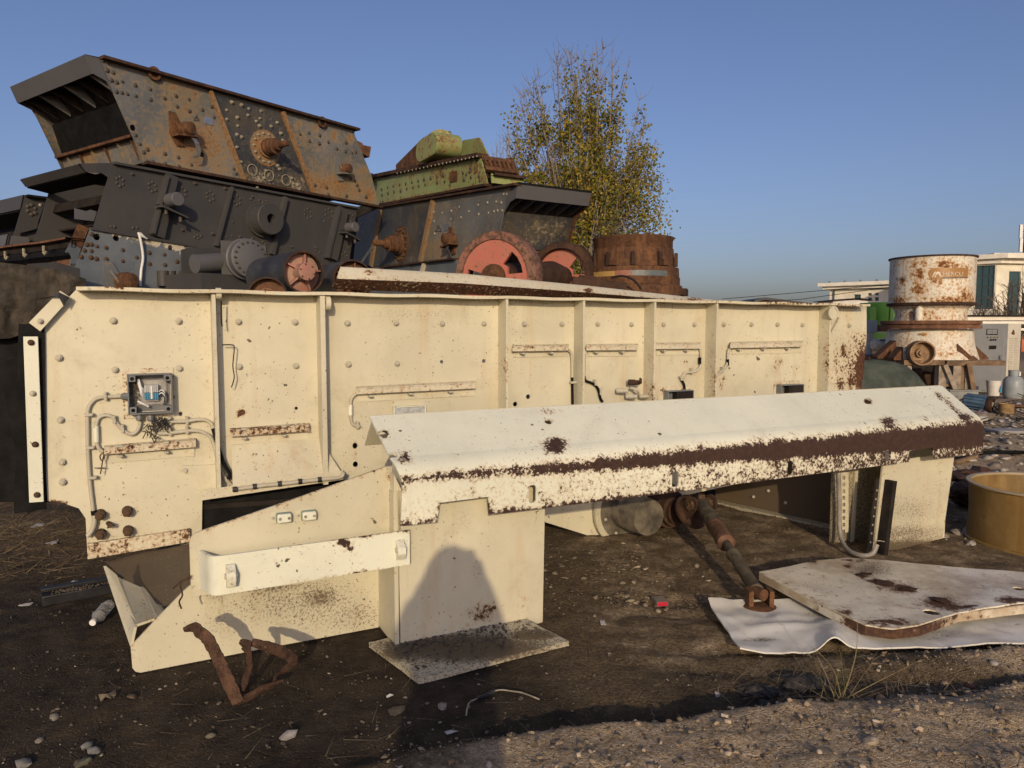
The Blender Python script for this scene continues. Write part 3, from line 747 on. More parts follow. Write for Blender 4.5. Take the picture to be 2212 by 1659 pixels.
# ------------------------------------------------------------------ drive shaft
S0 = h2 + SCR.n * .30
S1 = gp(1636, 1280, .10)
dsh = thing('drive_shaft', 'rusty cardan drive shaft leaning from the exciter hub down to the ground', 'drive shaft', Vector((S1.x, S1.y, 0)))
U0 = SCR.hit(1515, 1088, .62)
axd = (S1 - U0).normalized()
def yoke(P, ax, sid, r, L, name, mat):
    """flange and two ears round a cross pin"""
    mb = MB()
    mb.lathe(P - ax * L, ax, [(r * 1.25, 0), (r * 1.25, .025), (r * .9, .035)], 20)
    for sgn in (-1, 1):
        q = P + sid * sgn * r * .8
        fr = Fr(q, ax, ax.cross(sid).normalized(), sid)
        pts = [fr.pt(-L + .02, -r * .6), fr.pt(-L + .02, r * .6), fr.pt(-.02, r * .55)] + [fr.pt(r * .55 * math.cos(t), r * .55 * math.sin(t)) for t in (1.2, .6, 0, -.6, -1.2)] + [fr.pt(-.02, -r * .55)]
        mb.prism([p - sid * .011 for p in pts], sid * .022)
    return mb.build(name, M[mat], dsh, smooth=30)
sid0 = SCR.n.cross(Vector((0, 0, 1))).normalized()
yd = (U0 - S0).normalized()
yoke(U0, yd, SCR.u, .112, .14, 'yoke', 'darkrust')
mb = MB(); mb.lathe(U0 - SCR.u * .12, SCR.u, [(.040, 0), (.040, .24)], 16); mb.lathe(U0 - Vector((0, 0, .07)), (0, 0, 1), [(.026, 0), (.026, .14)], 14); mb.build('cross_pin', M['bolt_rust'], dsh)
sdn = axd.cross(SCR.u).normalized()
mb = MB()
Ltot = (S1 - U0).length
mb.lathe(U0, axd, [(.042, -.03), (.052, .04), (.055, Ltot * .14), (.055, Ltot * .30)], 20); mb.build('shaft_tube', plain('grimy_steel', (.060, .048, .036), .6, .5, 18, .4, col2=(.12, .095, .07)), dsh, smooth=40)
mb = MB(); mb.lathe(U0 + axd * Ltot * .30, axd, [(.057, 0), (.057, Ltot * .14), (.059, Ltot * .15), (.059, Ltot * .21), (.04, Ltot * .213)], 20); mb.build('dust_sleeve', plain('dark_rust_sleeve', (.10, .05, .030), .8, .5, 12, .4, col2=(.17, .09, .055)), dsh)
mb = MB(); mb.lathe(U0 + axd * Ltot * .5, axd, [(.027, 0), (.027, Ltot * .14)], 14); mb.build('spline', M['bolt_dark'], dsh)
mb = MB(); mb.lathe(U0 + axd * Ltot * .62, axd, [(.042, 0), (.045, .01), (.045, .03), (.038, .04), (.038, Ltot * .38 - .06), (.045, Ltot * .38 - .02)], 18); mb.build('shaft_tube', plain('grimy_steel_low', (.060, .050, .036), .65, .5, 14, .4, col2=(.11, .09, .06)), dsh)
sl = Vector((1, .1, 0)).normalized()
mb = MB(); mb.lathe(S1 - SCR.n * -.05, -SCR.n, [(.034, 0), (.034, .1)], 16); mb.lathe(S1 - SCR.n * -.052, -SCR.n, [(.022, 0), (.022, .1)], 12); mb.build('cross_pin', M['rust'], dsh)
mb = MB()
fy = facing(S1.y)
for sx in (-1, 1):
    fr = Fr(S1 + Vector((sx * .058 + .012, 0, 0)), (1, 0, 0))
    mb.boxf(fr, -.013, .013, -.098, .02, -.04, .04)
mb.lathe(S1 + Vector((.012, 0, -.099)), (0, 0, 1), [(.095, 0), (.095, .022), (.07, .03)], 18)
mb.build('yoke', M['rust'], dsh, smooth=30)

# ------------------------------------------------------------------ the bent cover lying over the pedestals
bc = thing('beam_cover', 'long bent steel cover plate, pale cream with rust along its fold, over the pedestals', 'steel cover', SCR.pt(3.6, 0, 1.4))
A0, A1 = 1.385, 5.93
ridge, fold0, fold1, bot = (1.14, 1.152), (1.405, .975), (1.50, .862), (1.50, .672)
sl_v = Vector((ridge[0] - fold0[0], ridge[1] - fold0[1])).normalized()
frSl = Fr(SCR.pt(0, fold0[1], fold0[0]), SCR.u, SCR.n * sl_v.x + Vector((0, 0, 1)) * sl_v.y)
if frSl.n.z < 0: frSl.n = -frSl.n
Lsl = math.hypot(ridge[0] - fold0[0], ridge[1] - fold0[1])
def slope_hole(px, py, r, el=1.0):
    a, b = frSl.ab(frSl.hit(px, py)); return circ(a, b, r, 10, el)
sh = [slope_hole(828, 937, .026), slope_hole(848, 985, .022), slope_hole(1184, 911, .022), slope_hole(1210, 971, .018), slope_hole(1874, 868, .026), slope_hole(1915, 908, .022), slope_hole(2002, 904, .012), slope_hole(2046, 858, .02), slope_hole(2082, 902, .02)]
def beam_w(px, py, W):
    t = np.clip((px - 860) / 1250, 0, 1)
    cy = 1037 - 97 * t
    wdt = 14 + 15 * t
    dd = np.abs(py - cy) / wdt; band = (.55 * np.exp(-(dd / 1.05) ** 2) + .45 * np.exp(-dd * 1.15)) * (.24 + .34 * t ** 1.1)
    low = np.clip((py - cy) / 30, 0, 1) * (.075 + .165 * t)
    by = 1112 - (px - 1058) * (1112 - 990) / 1050
    edge = np.exp(-np.abs(py - by) / 12) * (.27 + .1 * t)
    sp, _ = spots([(830, 937, 18, 12, .34), (870, 990, 24, 14, .32), (845, 1008, 20, 10, .14), (1198, 960, 30, 18, .42), (1208, 970, 14, 10, .4), (1180, 887, 30, 6, .32), (1184, 912, 12, 9, .25),
                   (1918, 911, 17, 12, .42), (1920, 920, 16, 10, .36), (1874, 868, 9, 6, .4), (1420, 862, 120, 4, .14), (2083, 902, 22, 10, .35), (2000, 904, 7, 5, .3), (870, 1050, 14, 20, .22), (875, 1128, 12, 10, .18), (948, 1090, 6, 20, .2), (1056, 1090, 6, 24, .25)],
                  lines=[(2025, 850, 2095, 912, 8, .22)])(px, py, W)
    return np.maximum.reduce([band, low, edge, sp]), .10 * np.exp(-((px - 1330) / 160) ** 2 - ((py - 950) / 60) ** 2) + .16 * np.exp(-((px - 1290 + .5 * (py - 900)) / 30) ** 2) * (py < 985)
mb = MB()
mb.sheet(frSl, [(A0 + .005, .0), (A1, .0), (A1 + .03, Lsl), (A0 - .02, Lsl)], sh, .035, 0, .012)
# rounded fold
prof = []
p0, p1 = Vector(fold0), Vector(fold1); cpt = Vector((1.492, .935))
for k in range(9):
    t = k / 8; prof.append(p0 * (1 - t) ** 2 + cpt * 2 * t * (1 - t) + p1 * t * t)
na = 120
vv, ff = [], []
for k, p in enumerate(prof):
    tn = (prof[min(k + 1, 8)] - prof[max(k - 1, 0)]).normalized(); nn = Vector((-tn.y, tn.x))
    if nn.y < 0 or nn.x < 0: nn = -nn
    for sgn in (0, 1):
        pass
    a0_ = A0 + .005 + .03 * k / 8
    for i in range(na + 1):
        a = a0_ + (A1 - a0_) * i / na
        vv.append(SCR.pt(a, p.y, p.x))
for k in range(8):
    for i in range(na):
        b_ = k * (na + 1) + i; ff.append((b_, b_ + 1, b_ + na + 2, b_ + na + 1))
nv = len(vv)
vv += [p - SCR.n * .010 - Vector((0, 0, .006)) for p in vv]
ff += [tuple(i + nv for i in f[::-1]) for f in ff]
for k in range(8):
    b_ = k * (na + 1); c_ = b_ + na
    ff += [(b_, b_ + na + 1, b_ + na + 1 + nv, b_ + nv), (c_, c_ + nv, c_ + na + 1 + nv, c_ + na + 1)]
mb.add(vv, ff)
# upright face with notches and slots
frV = SCR.off(1.50)
vo = [(862, 1046)] + [(866, 1136), (944, 1128), (950, 1086), (1055, 1073), (1058, 1112), (1400, 1071), (1750, 1025), (1965, 998), (1965, 974), (2014, 967), (2018, 991), (2116, 981)]
vab = [frV.ab(frV.hit(x, y)) for x, y in vo]
vab[0] = (A0 + .035, fold1[1]); vab[-1] = (A1, vab[-1][1])
vab.append((A1, fold1[1]))
slots = []
for x, y, hw, hh in ((1150, 1067, 8, 18), (1459, 1035, 7, 16), (1708, 1011, 6, 14), (1918, 984, 5.5, 12)):
    a_, b_ = frV.ab(frV.hit(x, y)); a2_, b2_ = frV.ab(frV.hit(x + hw, y + hh)); da, db = a2_ - a_, b_ - b2_
    slots.append([(a_ - da, b_ - db + .01), (a_ - da + .01, b_ - db), (a_ + da - .01, b_ - db), (a_ + da, b_ - db + .01), (a_ + da, b_ + db - .01), (a_ + da - .01, b_ + db), (a_ - da + .01, b_ + db), (a_ - da, b_ + db - .01)])
mb.sheet(frV, vab, slots, .025, 0, .012)
mb.build('bent_plate', M['cream_white'], bc, wf=beam_w, smooth=50)
# rear leg of the bend
rv = Vector((.95 - ridge[0], .965 - ridge[1])).normalized()
frR = Fr(SCR.pt(0, ridge[1] + .004, ridge[0] - .004), SCR.u, SCR.n * rv.x + Vector((0, 0, 1)) * rv.y)
frR.n = -frR.n if frR.n.z < 0 else frR.n
a_, b_ = frR.ab(frR.hit(796, 938))
MB().sheet(frR, [(A0, 0), (A1, 0), (A1, .25), (A0 + .06, .25), (A0, .25)], [circ(A0 + .075, .14, .036)], .08, 0, .012).build('rear_leg', M['cream'], bc, wf=spots([], base=(.03, .05)))
for a in (A0 + .12, A1 - .25):
    mb = MB(); mb.prism([SCR.pt(a, 1.115, 1.14), SCR.pt(a, .80, 1.04), SCR.pt(a, .70, 1.10), SCR.pt(a, .70, 1.47), SCR.pt(a, .85, 1.47), SCR.pt(a, .95, 1.38)], SCR.u * .014)
    mb.build('stiffener', M['cream_rust'], bc, wf=spots([], base=(.03, .1)))

# ------------------------------------------------------------------ front pedestal with its wing, bumper and skirt
fp = thing('support_pedestal', 'cream box pedestal on dirty base plate, with wing plate and bumper rail', 'machine support', SCR.pt(1.7, 0, 1.3))
LEG = SCR.off(1.38)
lw = spots([(1045, 1330, 50, 24, .17), (1060, 1315, 30, 16, .24), (1000, 1370, 90, 24, .17), (1110, 1370, 40, 12, .22), (940, 1400, 60, 14, .2), (1090, 1375, 50, 18, .15), (1040, 1390, 120, 12, .22), (905, 1410, 40, 14, .15), (1130, 1300, 40, 90, .08), (1110, 1250, 30, 60, .07), (1075, 1210, 40, 70, .05), (1100, 1135, 60, 12, .09), (890, 1385, 14, 8, .2), (945, 1340, 10, 8, .18)],
           base=(.005, 0), dlst=[(960, 1412, 140, 12, .7), (1040, 1392, 110, 12, .6), (1000, 1125, 46, 40, .26), (1030, 1230, 20, 60, .30), (960, 1160, 60, 16, .14), (1040, 1325, 46, 22, .42), (1000, 1350, 60, 14, .25)])
mb = MB(); mb.sheet(LEG, AB(LEG, [(859, 1060), (1178, 1040), (1172, 1356), (866, 1421)]), (), .04, 0, .014); mb.build('front_plate', M['cream'], fp, wf=lw, smooth=20)
la, lb = AB(LEG, [(860, 1200), (1175, 1200)])
la, lb = la[0], lb[0]
zleg = .80
mb = MB(); mb.boxf(SCR, la - .022, la - .001, .02, zleg, 1.08, 1.385); mb.build('side_plate', M['cream'], fp, wf=spots([], base=(.01, .16)))
mb = MB(); mb.boxf(SCR, lb - .02, lb - .001, .02, zleg, 1.08, 1.365); mb.build('side_plate', M['cream'], fp)
mb = MB(); mb.boxf(SCR, la, lb - .021, .02, zleg, 1.06, 1.075); mb.build('back_plate', M['cream'], fp)
bp = [gp(905, 1466, .03), gp(1229, 1384, .03), gp(1178, 1358, .03), gp(797, 1386, .03)]
bq = SCR.ab(bp[0]); 
e1 = (gp(1229, 1384, .03) - gp(905, 1466, .03)); e2 = (gp(797, 1387, .03) - gp(905, 1466, .03))
mb = MB(); vv, ff = [], []
n_, m_ = 34, 18
for i in range(n_ + 1):
    for j in range(m_ + 1):
        p = bp[0] + e1 * (i / n_) + e2 * (j / m_) ; vv.append(p + Vector((0, 0, .004 * noise.noise(p * 9))))
for i in range(n_):
    for j in range(m_):
        k = i * (m_ + 1) + j; ff.append((k, k + m_ + 1, k + m_ + 2, k + 1))
nv = len(vv); vv += [p - Vector((0, 0, .026)) for p in vv]
bnd = [i * (m_ + 1) for i in range(n_ + 1)] + [n_ * (m_ + 1) + j for j in range(1, m_ + 1)] + [i * (m_ + 1) + m_ for i in range(n_ - 1, -1, -1)] + [j for j in range(m_ - 1, 0, -1)]
ff += [tuple(i + nv for i in f[::-1]) for f in ff]
ff += [(bnd[(i + 1) % len(bnd)], bnd[i], bnd[i] + nv, bnd[(i + 1) % len(bnd)] + nv) for i in range(len(bnd))]
mb.add(vv, ff)
mb.build('base_plate', M['cream_rust'], fp, wf=spots([(905, 1463, 300, 14, .05)], base=(.03, .40), dlst=[(1000, 1400, 220, 36, 1.0), (860, 1410, 60, 24, .8), (1150, 1372, 70, 16, .9)]))
# dirt lying on the base plate
mb = MB()
for k in range(420):
    u_, v_ = R.random(), R.random() ** .7
    p = bp[0] + e1 * (.04 + .92 * u_) + e2 * (.12 + .8 * v_)
    if 1.06 < (p - SCR.o).dot(SCR.n) < 1.37 and la < (p - SCR.o).dot(SCR.u) < lb: continue
    mb.rock(p + Vector((0, 0, .003)), R.uniform(.003, .011), R)
mb.build('grit', plain('grit', (.10, .085, .065), .95, .5, 60, .3), fp, kind='stuff')

WNG = SCR.off(1.31)
ww = spots([(1100 - 80, 1150, 6, 6, 0)], base=(.015, 0), lines=[(440, 1145, 834, 1008, 5, .16), (834, 1008, 850, 1090, 5, .12)])
rc = [(409, 1172), (413, 1160), (422, 1152), (436, 1147)]
mb = MB(); mb.sheet(WNG, AB(WNG, [(413, 1289)] + rc + [(640, 1077), (834, 1008), (848, 1035), (856, 1140), (856, 1225), (640, 1262), (445, 1284)]), (), .045, 0, .016); mb.build('wing_plate', M['cream'], fp, wf=ww, smooth=20)
mb = MB(); mb.prism([WNG.hit(842, 1020), WNG.hit(857, 1050), WNG.hit(857, 1190), WNG.hit(844, 1190)], SCR.n * .07); mb.build('wing_return', M['cream'], fp, wf=spots([], base=(.03, 0)))
mb = MB(); mb.prism([WNG.hit(409, 1172, -.016), WNG.hit(413, 1289, -.016), WNG.hit(413, 1289, -.2), WNG.hit(409, 1172, -.2)], SCR.u * .014); mb.build('wing_return', M['cream_rust'], fp, wf=spots([], base=(.03, .05)))
mb = MB(); mb.prism([WNG.hit(413, 1289, -.017), WNG.hit(660, 1258, -.017), WNG.hit(660, 1258, -.2), WNG.hit(413, 1289, -.2)], Vector((0, 0, .014))); mb.build('wing_return', M['cream'], fp)
# bumper rail bent from one flat bar
q0 = SCR.ab(WNG.hit(440, 1190))
def zat(px, py, c): return SCR.hit(px, py, c).z
aL = SCR.ab(SCR.hit(447, 1200, 1.45))[0]; aR = SCR.ab(SCR.hit(885, 1190, 1.45))[0]
zl0, zl1 = zat(470, 1202, 1.45), zat(462, 1288, 1.45); zr0, zr1 = zat(885, 1145, 1.45), zat(885, 1219, 1.45)
pl = [(aL - .03, 1.312), (aL - .012, 1.36), (aL - .0, 1.40), (aL + .012, 1.43), (aL + .032, 1.448), (aL + .06, 1.452)]
pl += [(aL + .06 + (aR - aL - .06) * k / 26, 1.452) for k in range(1, 27)]
vv, ff = [], []
N1 = len(pl); NZ = 8
for side in (0, 1):
    for i, (a, c) in enumerate(pl):
        t = np.clip((a - aL) / (aR - aL), 0, 1)
        zt_, zb_ = zl0 + (zr0 - zl0) * t, zl1 + (zr1 - zl1) * t
        for j in range(NZ + 1):
            p = SCR.pt(a, zt_ + (zb_ - zt_) * j / NZ, c)
            if side:
                d = Vector(pl[min(i + 1, N1 - 1)]) - Vector(pl[max(i - 1, 0)]); d.normalize()
                p = p + SCR.u * (d.y * .014) - SCR.n * (d.x * .014)
            vv.append(p)
o2 = N1 * (NZ + 1)
for i in range(N1 - 1):
    for j in range(NZ):
        k = i * (NZ + 1) + j
        ff.append((k, k + NZ + 1, k + NZ + 2, k + 1)); ff.append((o2 + k, o2 + k + 1, o2 + k + NZ + 2, o2 + k + NZ + 1))
    for j in (0, NZ):
        k = i * (NZ + 1) + j; ff.append((k, o2 + k, o2 + k + NZ + 1, k + NZ + 1))
for i in (0, N1 - 1):
    for j in range(NZ):
        k = i * (NZ + 1) + j; ff.append((k, k + 1, o2 + k + 1, o2 + k))
mb = MB(); mb.add(vv, ff)
mb.build('bumper_rail', M['cream_white'], fp, wf=spots([(742, 1170, 16, 9, .40), (752, 1180, 8, 10, .35), (637, 1198, 6, 8, .3), (600, 1215, 5, 8, .25), (655, 1210, 5, 6, .25)], base=(.025, 0), lines=[(440, 1197, 885, 1146, 4, .20), (452, 1285, 885, 1221, 3.5, .17)]), smooth=40)
for x, y, h in ((498, 1243, .105), (863, 1187, .10)):
    P = SCR.hit(x, y, 1.455); fr = Fr(P, SCR.u)
    mb = MB(); pts = [fr.pt(-.018, -h / 2), fr.pt(.018, -h / 2), fr.pt(.018, h / 2), fr.pt(-.018, h / 2)]
    prof_ = [(-h / 2, 0), (-h / 2 + .01, .035), (-.01, .05), (h / 2 - .03, .045), (h / 2, .01), (h / 2, 0)]
    mb.prism([fr.pt(-.02, b, c) for b, c in prof_], SCR.u * .04)
    mb.build('lug', M['cream_white'], fp, wf=spots([], base=(.10, 0)), bev=.003)
    mb = MB(); mb.lathe(fr.pt(-.026, .005, .022), SCR.u, [(.013, 0), (.013, .052)], 12); mb.build('lug_pin', M['bolt_cream'], fp)
# the two cable sockets on the wing
for x, y in ((602, 1117), (656, 1112)):
    fr = Fr(WNG.hit(x, y), SCR.u)
    mb = MB(); mb.boxf(fr, -.036, .05, -.026, .026, 0, .004); mb.build('socket_plate', M['cream'], fp, bev=.001)
    mb = MB(); mb.boxf(fr, -.015, .055, -.024, .024, .004, .03); s_ = mb.build('cable_socket', plain('pale_green_plastic', (.22, .29, .23), .45, .1, 10, .05), fp, bev=.008)
    mb = MB(); mb.boxf(fr, -.012, .052, -.021, .021, .0305, .044); mb.build('socket_lid', M['cream_white'], s_, bev=.006)
    for dx in (.0, .040):
        mb = MB(); mb.lathe(fr.pt(dx, 0, .0442), SCR.n, [(.007, 0), (.007, .003)], 10); mb.build('screw', M['bolt_pale'], s_)
    stamp(BOLT['bolt_cream'], 'bolt', fp, fr.pt(-.027, 0, .004), SCR.n, 0, .008)
# skirt plate below
SK = SCR.off(1.10)
so = [(282, 1397), (340, 1335), (397, 1277), (415, 1262), (440, 1250), (640, 1215), (818, 1190), (818, 1355), (560, 1403), (304, 1453), (293, 1451), (286, 1443)]
mb = MB(); mb.sheet(SK, AB(SK, so), (), .04, 0, .016)
mb.build('skirt_plate', M['cream'], fp, wf=spots([(340, 1376, 24, 9, .13), (315, 1420, 50, 30, .07)], base=(.012, .015), lines=[(282, 1397, 400, 1276, 4, .14)], dlst=[(640, 1300, 230, 85, .40), (760, 1330, 110, 60, .40), (480, 1350, 90, 60, .30), (690, 1290, 60, 30, .62), (580, 1265, 190, 26, .52), (470, 1280, 40, 20, .5)]), smooth=20)
# bent toe channel running back under the screen
E0, E1 = SCR.hit(281, 1396, 1.09), SCR.hit(223, 1223, .55)
F0, F1 = SCR.hit(291, 1350, 1.09), SCR.hit(247, 1243, .55)
G0, G1 = SCR.hit(334, 1335, 1.09), SCR.hit(303, 1268, .55)
mb = MB(); mb.prism([E0, F0, F1, E1], SCR.u * .012); mb.prism([F0, G0, G1, F1], Vector((0, 0, -.012)))
H0, H1 = SCR.hit(356, 1330, 1.05), SCR.hit(330, 1290, .6)
mb.prism([G0, H0, H1, G1], SCR.u * .012)
mb.build('toe_channel', M['cream'], fp, wf=spots([(300, 1330, 30, 20, .05)], base=(.02, .10), dlst=[(310, 1330, 40, 24, .5), (330, 1320, 20, 40, .4)]))
# muddy chute bottom between screen and skirt
c0_, c1_, c2_, c3_ = SCR.hit(226, 1213, .02), SCR.hit(420, 1172, .02), SCR.hit(425, 1270, .85), SCR.hit(345, 1318, .85)
mb = MB(); vv, ff = [], []
for i in range(13):
    for j in range(13):
        p = c0_.lerp(c1_, i / 12).lerp(c3_.lerp(c2_, i / 12), j / 12); vv.append(p + Vector((0, 0, .012 * noise.noise(p * 7))))
for i in range(12):
    for j in range(12):
        k = i * 13 + j; ff.append((k, k + 13, k + 14, k + 1))
mb.add(vv, ff); mb.build('chute_bottom', M['cream'], fp, wf=spots([(330, 1290, 26, 12, -.1)], base=(.0, .75), dlst=[(300, 1240, 120, 60, 1.0)]), recalc=False)
mb = MB(); mb.boxf(SCR, la - .6, la - .02, .02, .06, .7, 1.08); mb.build('foot_rail', M['cream_rust'], fp, wf=spots([], base=(.05, .3)))
# tie wire hanging at the wing corner
mb = MB(); mb.tube(smoothpath([WNG.hit(412, 1244, .02), WNG.hit(400, 1252, .03), WNG.hit(389, 1262, .03), WNG.hit(394, 1285, .03), WNG.hit(387, 1300, .03), WNG.hit(392, 1315, .03)], 4), .004, 5)
mb.tube(smoothpath([WNG.hit(411, 1250, .02), WNG.hit(392, 1256, .03), WNG.hit(374, 1272, .03)], 4), .004, 5); mb.build('tie_wire', M['darkrust'], fp)

# ------------------------------------------------------------------ end pedestal on the right
ep = thing('end_pedestal', 'splashed cream end pedestal with open cable channel, under the far end of the cover', 'machine support', SCR.pt(5.6, 0, 1.2))
PR = SCR.off(1.36)
mb = MB(); mb.sheet(PR, AB(PR, [(1908, 1000), (2063, 975), (2036, 1163), (1886, 1200)]), (), .04, 0, .014)
mb.build('front_plate', M['cream'], ep, wf=spots([], base=(.05, .03), dlst=[(1960, 1190, 150, 30, .95), (1960, 1150, 110, 24, .5), (1960, 1100, 110, 50, .36), (2020, 1060, 60, 50, .28)]), smooth=20)
pa = AB(PR, [(1886, 1150), (2045, 1150)]); pa0, pa1 = pa[0][0], pa[1][0]
mb = MB(); mb.boxf(SCR, AB(SCR.off(1.075), [(1797, 1100)])[0][0], AB(SCR.off(1.075), [(1903, 1100)])[0][0], .01, .80, 1.06, 1.075); mb.build('back_plate', M['cream'], ep, wf=spots([], base=(.03, .42), dlst=[(1840, 1190, 90, 60, .8)]))
mb = MB(); mb.boxf(SCR, pa1 - .02, pa1 - .002, .01, .78, .95, 1.345); mb.build('side_plate', M['cream'], ep)
CH = SCR.off(1.33)
mb = MB()
mb.prism([CH.hit(1882, 1199), CH.hit(1903, 1034), CH.hit(1911, 1034), CH.hit(1890, 1200)], SCR.n * .10)
mb.prism([CH.hit(1868, 1196), CH.hit(1890, 1034), CH.hit(1903, 1034), CH.hit(1882, 1199)], SCR.n * .012)
mb.build('channel_post', M['darkvoid'], ep)
mb = MB()
for k in range(7):
    t = (k + .5) / 7; mb.lathe(CH.hit(1887 - 8 + 16 * (1 - t), 1050 + 130 * t, .013), SCR.n, [(.008, 0), (.008, .003)], 8)
mb.build('channel_hole', M['bolt_pale'], ep, kind='stuff')
PB = SCR.off(1.085)
# perforated cable strip, inner fold, the hanging conduit
mb = MB()
x0, x1, y0, y1 = 1818, 1828, 1020, 1150
hl = []
for k in range(9):
    yy = y0 + 8 + (y1 - y0 - 14) * k / 8
    hl.append(AB(PB, [(1820, yy), (1826, yy), (1826, yy + 8), (1820, yy + 8)]))
mb.sheet(PB, AB(PB, [(x0 - 5, y0), (x1 + 5, y0), (x1 + 5, y1), (x0 - 5, y1)]), hl, .05, .0, .006); mb.build('cable_strip', M['cream_rust'], ep, wf=spots([], base=(.02, .2)))
mb = MB(); mb.bar(PB.hit(1850, 1010), PB.hit(1840, 1185), .03, .012, SCR.n); mb.build('weld_seam', M['cream_rust'], ep, wf=spots([], base=(.0, .2)))
mb = MB(); mb.tube(smoothpath([PB.hit(1811, 1020, .06), PB.hit(1813, 1080, .06), PB.hit(1813, 1130, .06), PB.hit(1818, 1165, .10), PB.hit(1832, 1188, .22), PB.hit(1860, 1200, .34), PB.hit(1884, 1196, .385), PB.hit(1894, 1176, .39)], 5), .017, 10)
mb.build('conduit', plain('grey_conduit', (.26, .24, .21), .5, .25, 10, .1), ep, smooth=80)
mb = MB(); mb.tube(smoothpath([PB.hit(1886, 1184, .395), PB.hit(1889, 1170, .40), PB.hit(1897, 1168, .40), PB.hit(1910, 1170, .40)], 4), .004, 5); mb.build('tie_wire', M['bolt_pale'], ep)
# cross panel that runs back from it
mb = MB(); p0, p1 = gp(1545, 1083, .0), gp(1812, 1141, .0)
frX = Fr(p0, (p1 - p0).normalized())
Lx = (p1 - p0).length
mb.sheet(frX, [(0, .02), (Lx, .0), (Lx, .78), (0, .78)], (), .12, 0, .014); mb.build('cross_panel', M['cream'], ep, wf=spots([], base=(.01, 1.0)))
mb = MB(); mb.boxf(frX, -.05, Lx, -.01, .02, .002, .09); mb.build('panel_foot', M['cream_rust'], ep, wf=spots([], base=(.03, .4)))
for x, y in ((1628, 1073), (1697, 1086), (1660, 1060)): stamp(BOLT['bolt_cream'], 'bolt', ep, frX.hit(x, y, .001), frX.n, 0, .014)
# ------------------------------------------------------------------ ground
def sm(x, a, b):
    t = np.clip((x - a) / (b - a), 0, 1); return t * t * (3 - 2 * t)
_rs = np.random.RandomState(5)
_tab = _rs.rand(256, 256)
def vnoise(x, y):
    xi, yi = np.floor(x).astype(int), np.floor(y).astype(int); fx, fy = x - xi, y - yi
    fx, fy = fx * fx * (3 - 2 * fx), fy * fy * (3 - 2 * fy)
    g = lambda a, b: _tab[a % 256, b % 256]
    return (g(xi, yi) * (1 - fx) + g(xi + 1, yi) * fx) * (1 - fy) + (g(xi, yi + 1) * (1 - fx) + g(xi + 1, yi + 1) * fx) * fy
def fbm(x, y, o=4):
    r, a = 0, .5
    for k in range(o): r = r + a * (vnoise(x * 2 ** k + k * 17.3, y * 2 ** k + k * 9.1) - .5); a *= .5
    return r
def ground_z(x, y):
    x, y = np.asarray(x, float), np.asarray(y, float)
    near = 1 - sm(np.hypot(x, y - 4), 9, 16)
    z = .05 * fbm(x * .5, y * .5, 3) * .5 + near * (.022 * fbm(x * 2.3, y * 2.3, 4) + .022 * fbm(x * 9, y * 9, 4) + .014 * fbm(x * 28, y * 28, 2))
    # pale spoil bank across the right foreground, a rut in front of it, another bank further right
    e = 2.70 + .195 * (x + .53) + .10 * fbm(x * 3.1, y * 0 + 3.3, 3)
    d = e - y
    bank = sm(d, -.01, .12) * sm(x, -1.1, .5)
    z = z + bank * (.075 + .05 * fbm(x * 6, y * 6, 4)) - .03 * np.exp(-((d + .12) / .10) ** 2) * sm(x, -.4, .6)
    e2 = 3.42 + .16 * (x - 1.6) + .08 * fbm(x * 2.7 + 9, y * 0, 3)
    d2 = e2 - y
    b2 = np.exp(-((d2 - .12) / .16) ** 2) * sm(x, 1.5, 2.2)
    z = z + b2 * (.07 + .03 * fbm(x * 7, y * 7, 3)) - .025 * np.exp(-((d2 - .40) / .08) ** 2) * sm(x, 1.0, 1.8)
    # tyre ruts across the middle
    for k in (0, .30, .66, .95):
        t = y - (3.42 + k - .06 * x + .05 * np.sin(x * 2.2 + k * 9))
        z = z - .024 * np.exp(-(t / .07) ** 2) * sm(x, .4, .9) * (1 - sm(x, 2.6, 3.4))
    # rubble swelling on the right, straw heap on the left
    z = z + .16 * sm(x, 3.8, 6.0) * sm(y, 7.0, 9.5) * (1 - sm(y, 14, 19)) * (.6 + 1.2 * fbm(x * 1.3, y * 1.3, 3))
    z = z + .10 * np.exp(-((x + 4.2) / 1.2) ** 2 - ((y - 6.0) / .5) ** 2)
    return z
def gz(x, y): return float(ground_z(np.array([x]), np.array([y]))[0])
def axis_lines(a, b, step, lo, hi, gr=1.16):
    L = list(np.arange(a, b, step)); s_ = step
    v = b
    while v < hi: s_ *= gr; L.append(v); v += s_
    L.append(hi); v = a; s_ = step
    while v > lo: s_ *= gr; v -= s_; L.append(max(v, lo))
    return np.array(sorted(set(L)))
gx = axis_lines(-3.4, 4.6, .022, -900, 900); gy = axis_lines(1.9, 7.6, .022, -300, 1500)
GX, GY = np.meshgrid(gx, gy, indexing='ij')
GZ = ground_z(GX, GY)
me = bpy.data.meshes.new('ground')
nx, ny = GX.shape
V = np.stack([GX, GY, GZ], -1).reshape(-1, 3)
idx = np.arange(nx * ny).reshape(nx, ny)
Q = np.stack([idx[:-1, :-1], idx[1:, :-1], idx[1:, 1:], idx[:-1, 1:]], -1).reshape(-1, 4)
me.vertices.add(len(V)); me.vertices.foreach_set('co', V.astype(np.float32).ravel())
me.loops.add(Q.size); me.loops.foreach_set('vertex_index', Q.astype(np.int32).ravel())
me.polygons.add(len(Q)); me.polygons.foreach_set('loop_start', np.arange(0, Q.size, 4, dtype=np.int32))
me.update(calc_edges=True); me.validate()
me.polygons.foreach_set('use_smooth', [True] * len(me.polygons))
xf, yf = V[:, 0], V[:, 1]
e = 2.70 + .195 * (xf + .53)
pale = sm(e - yf + .15 * fbm(xf * 3, yf * 3, 3), -.02, .14) * sm(xf, -1.0, .3)
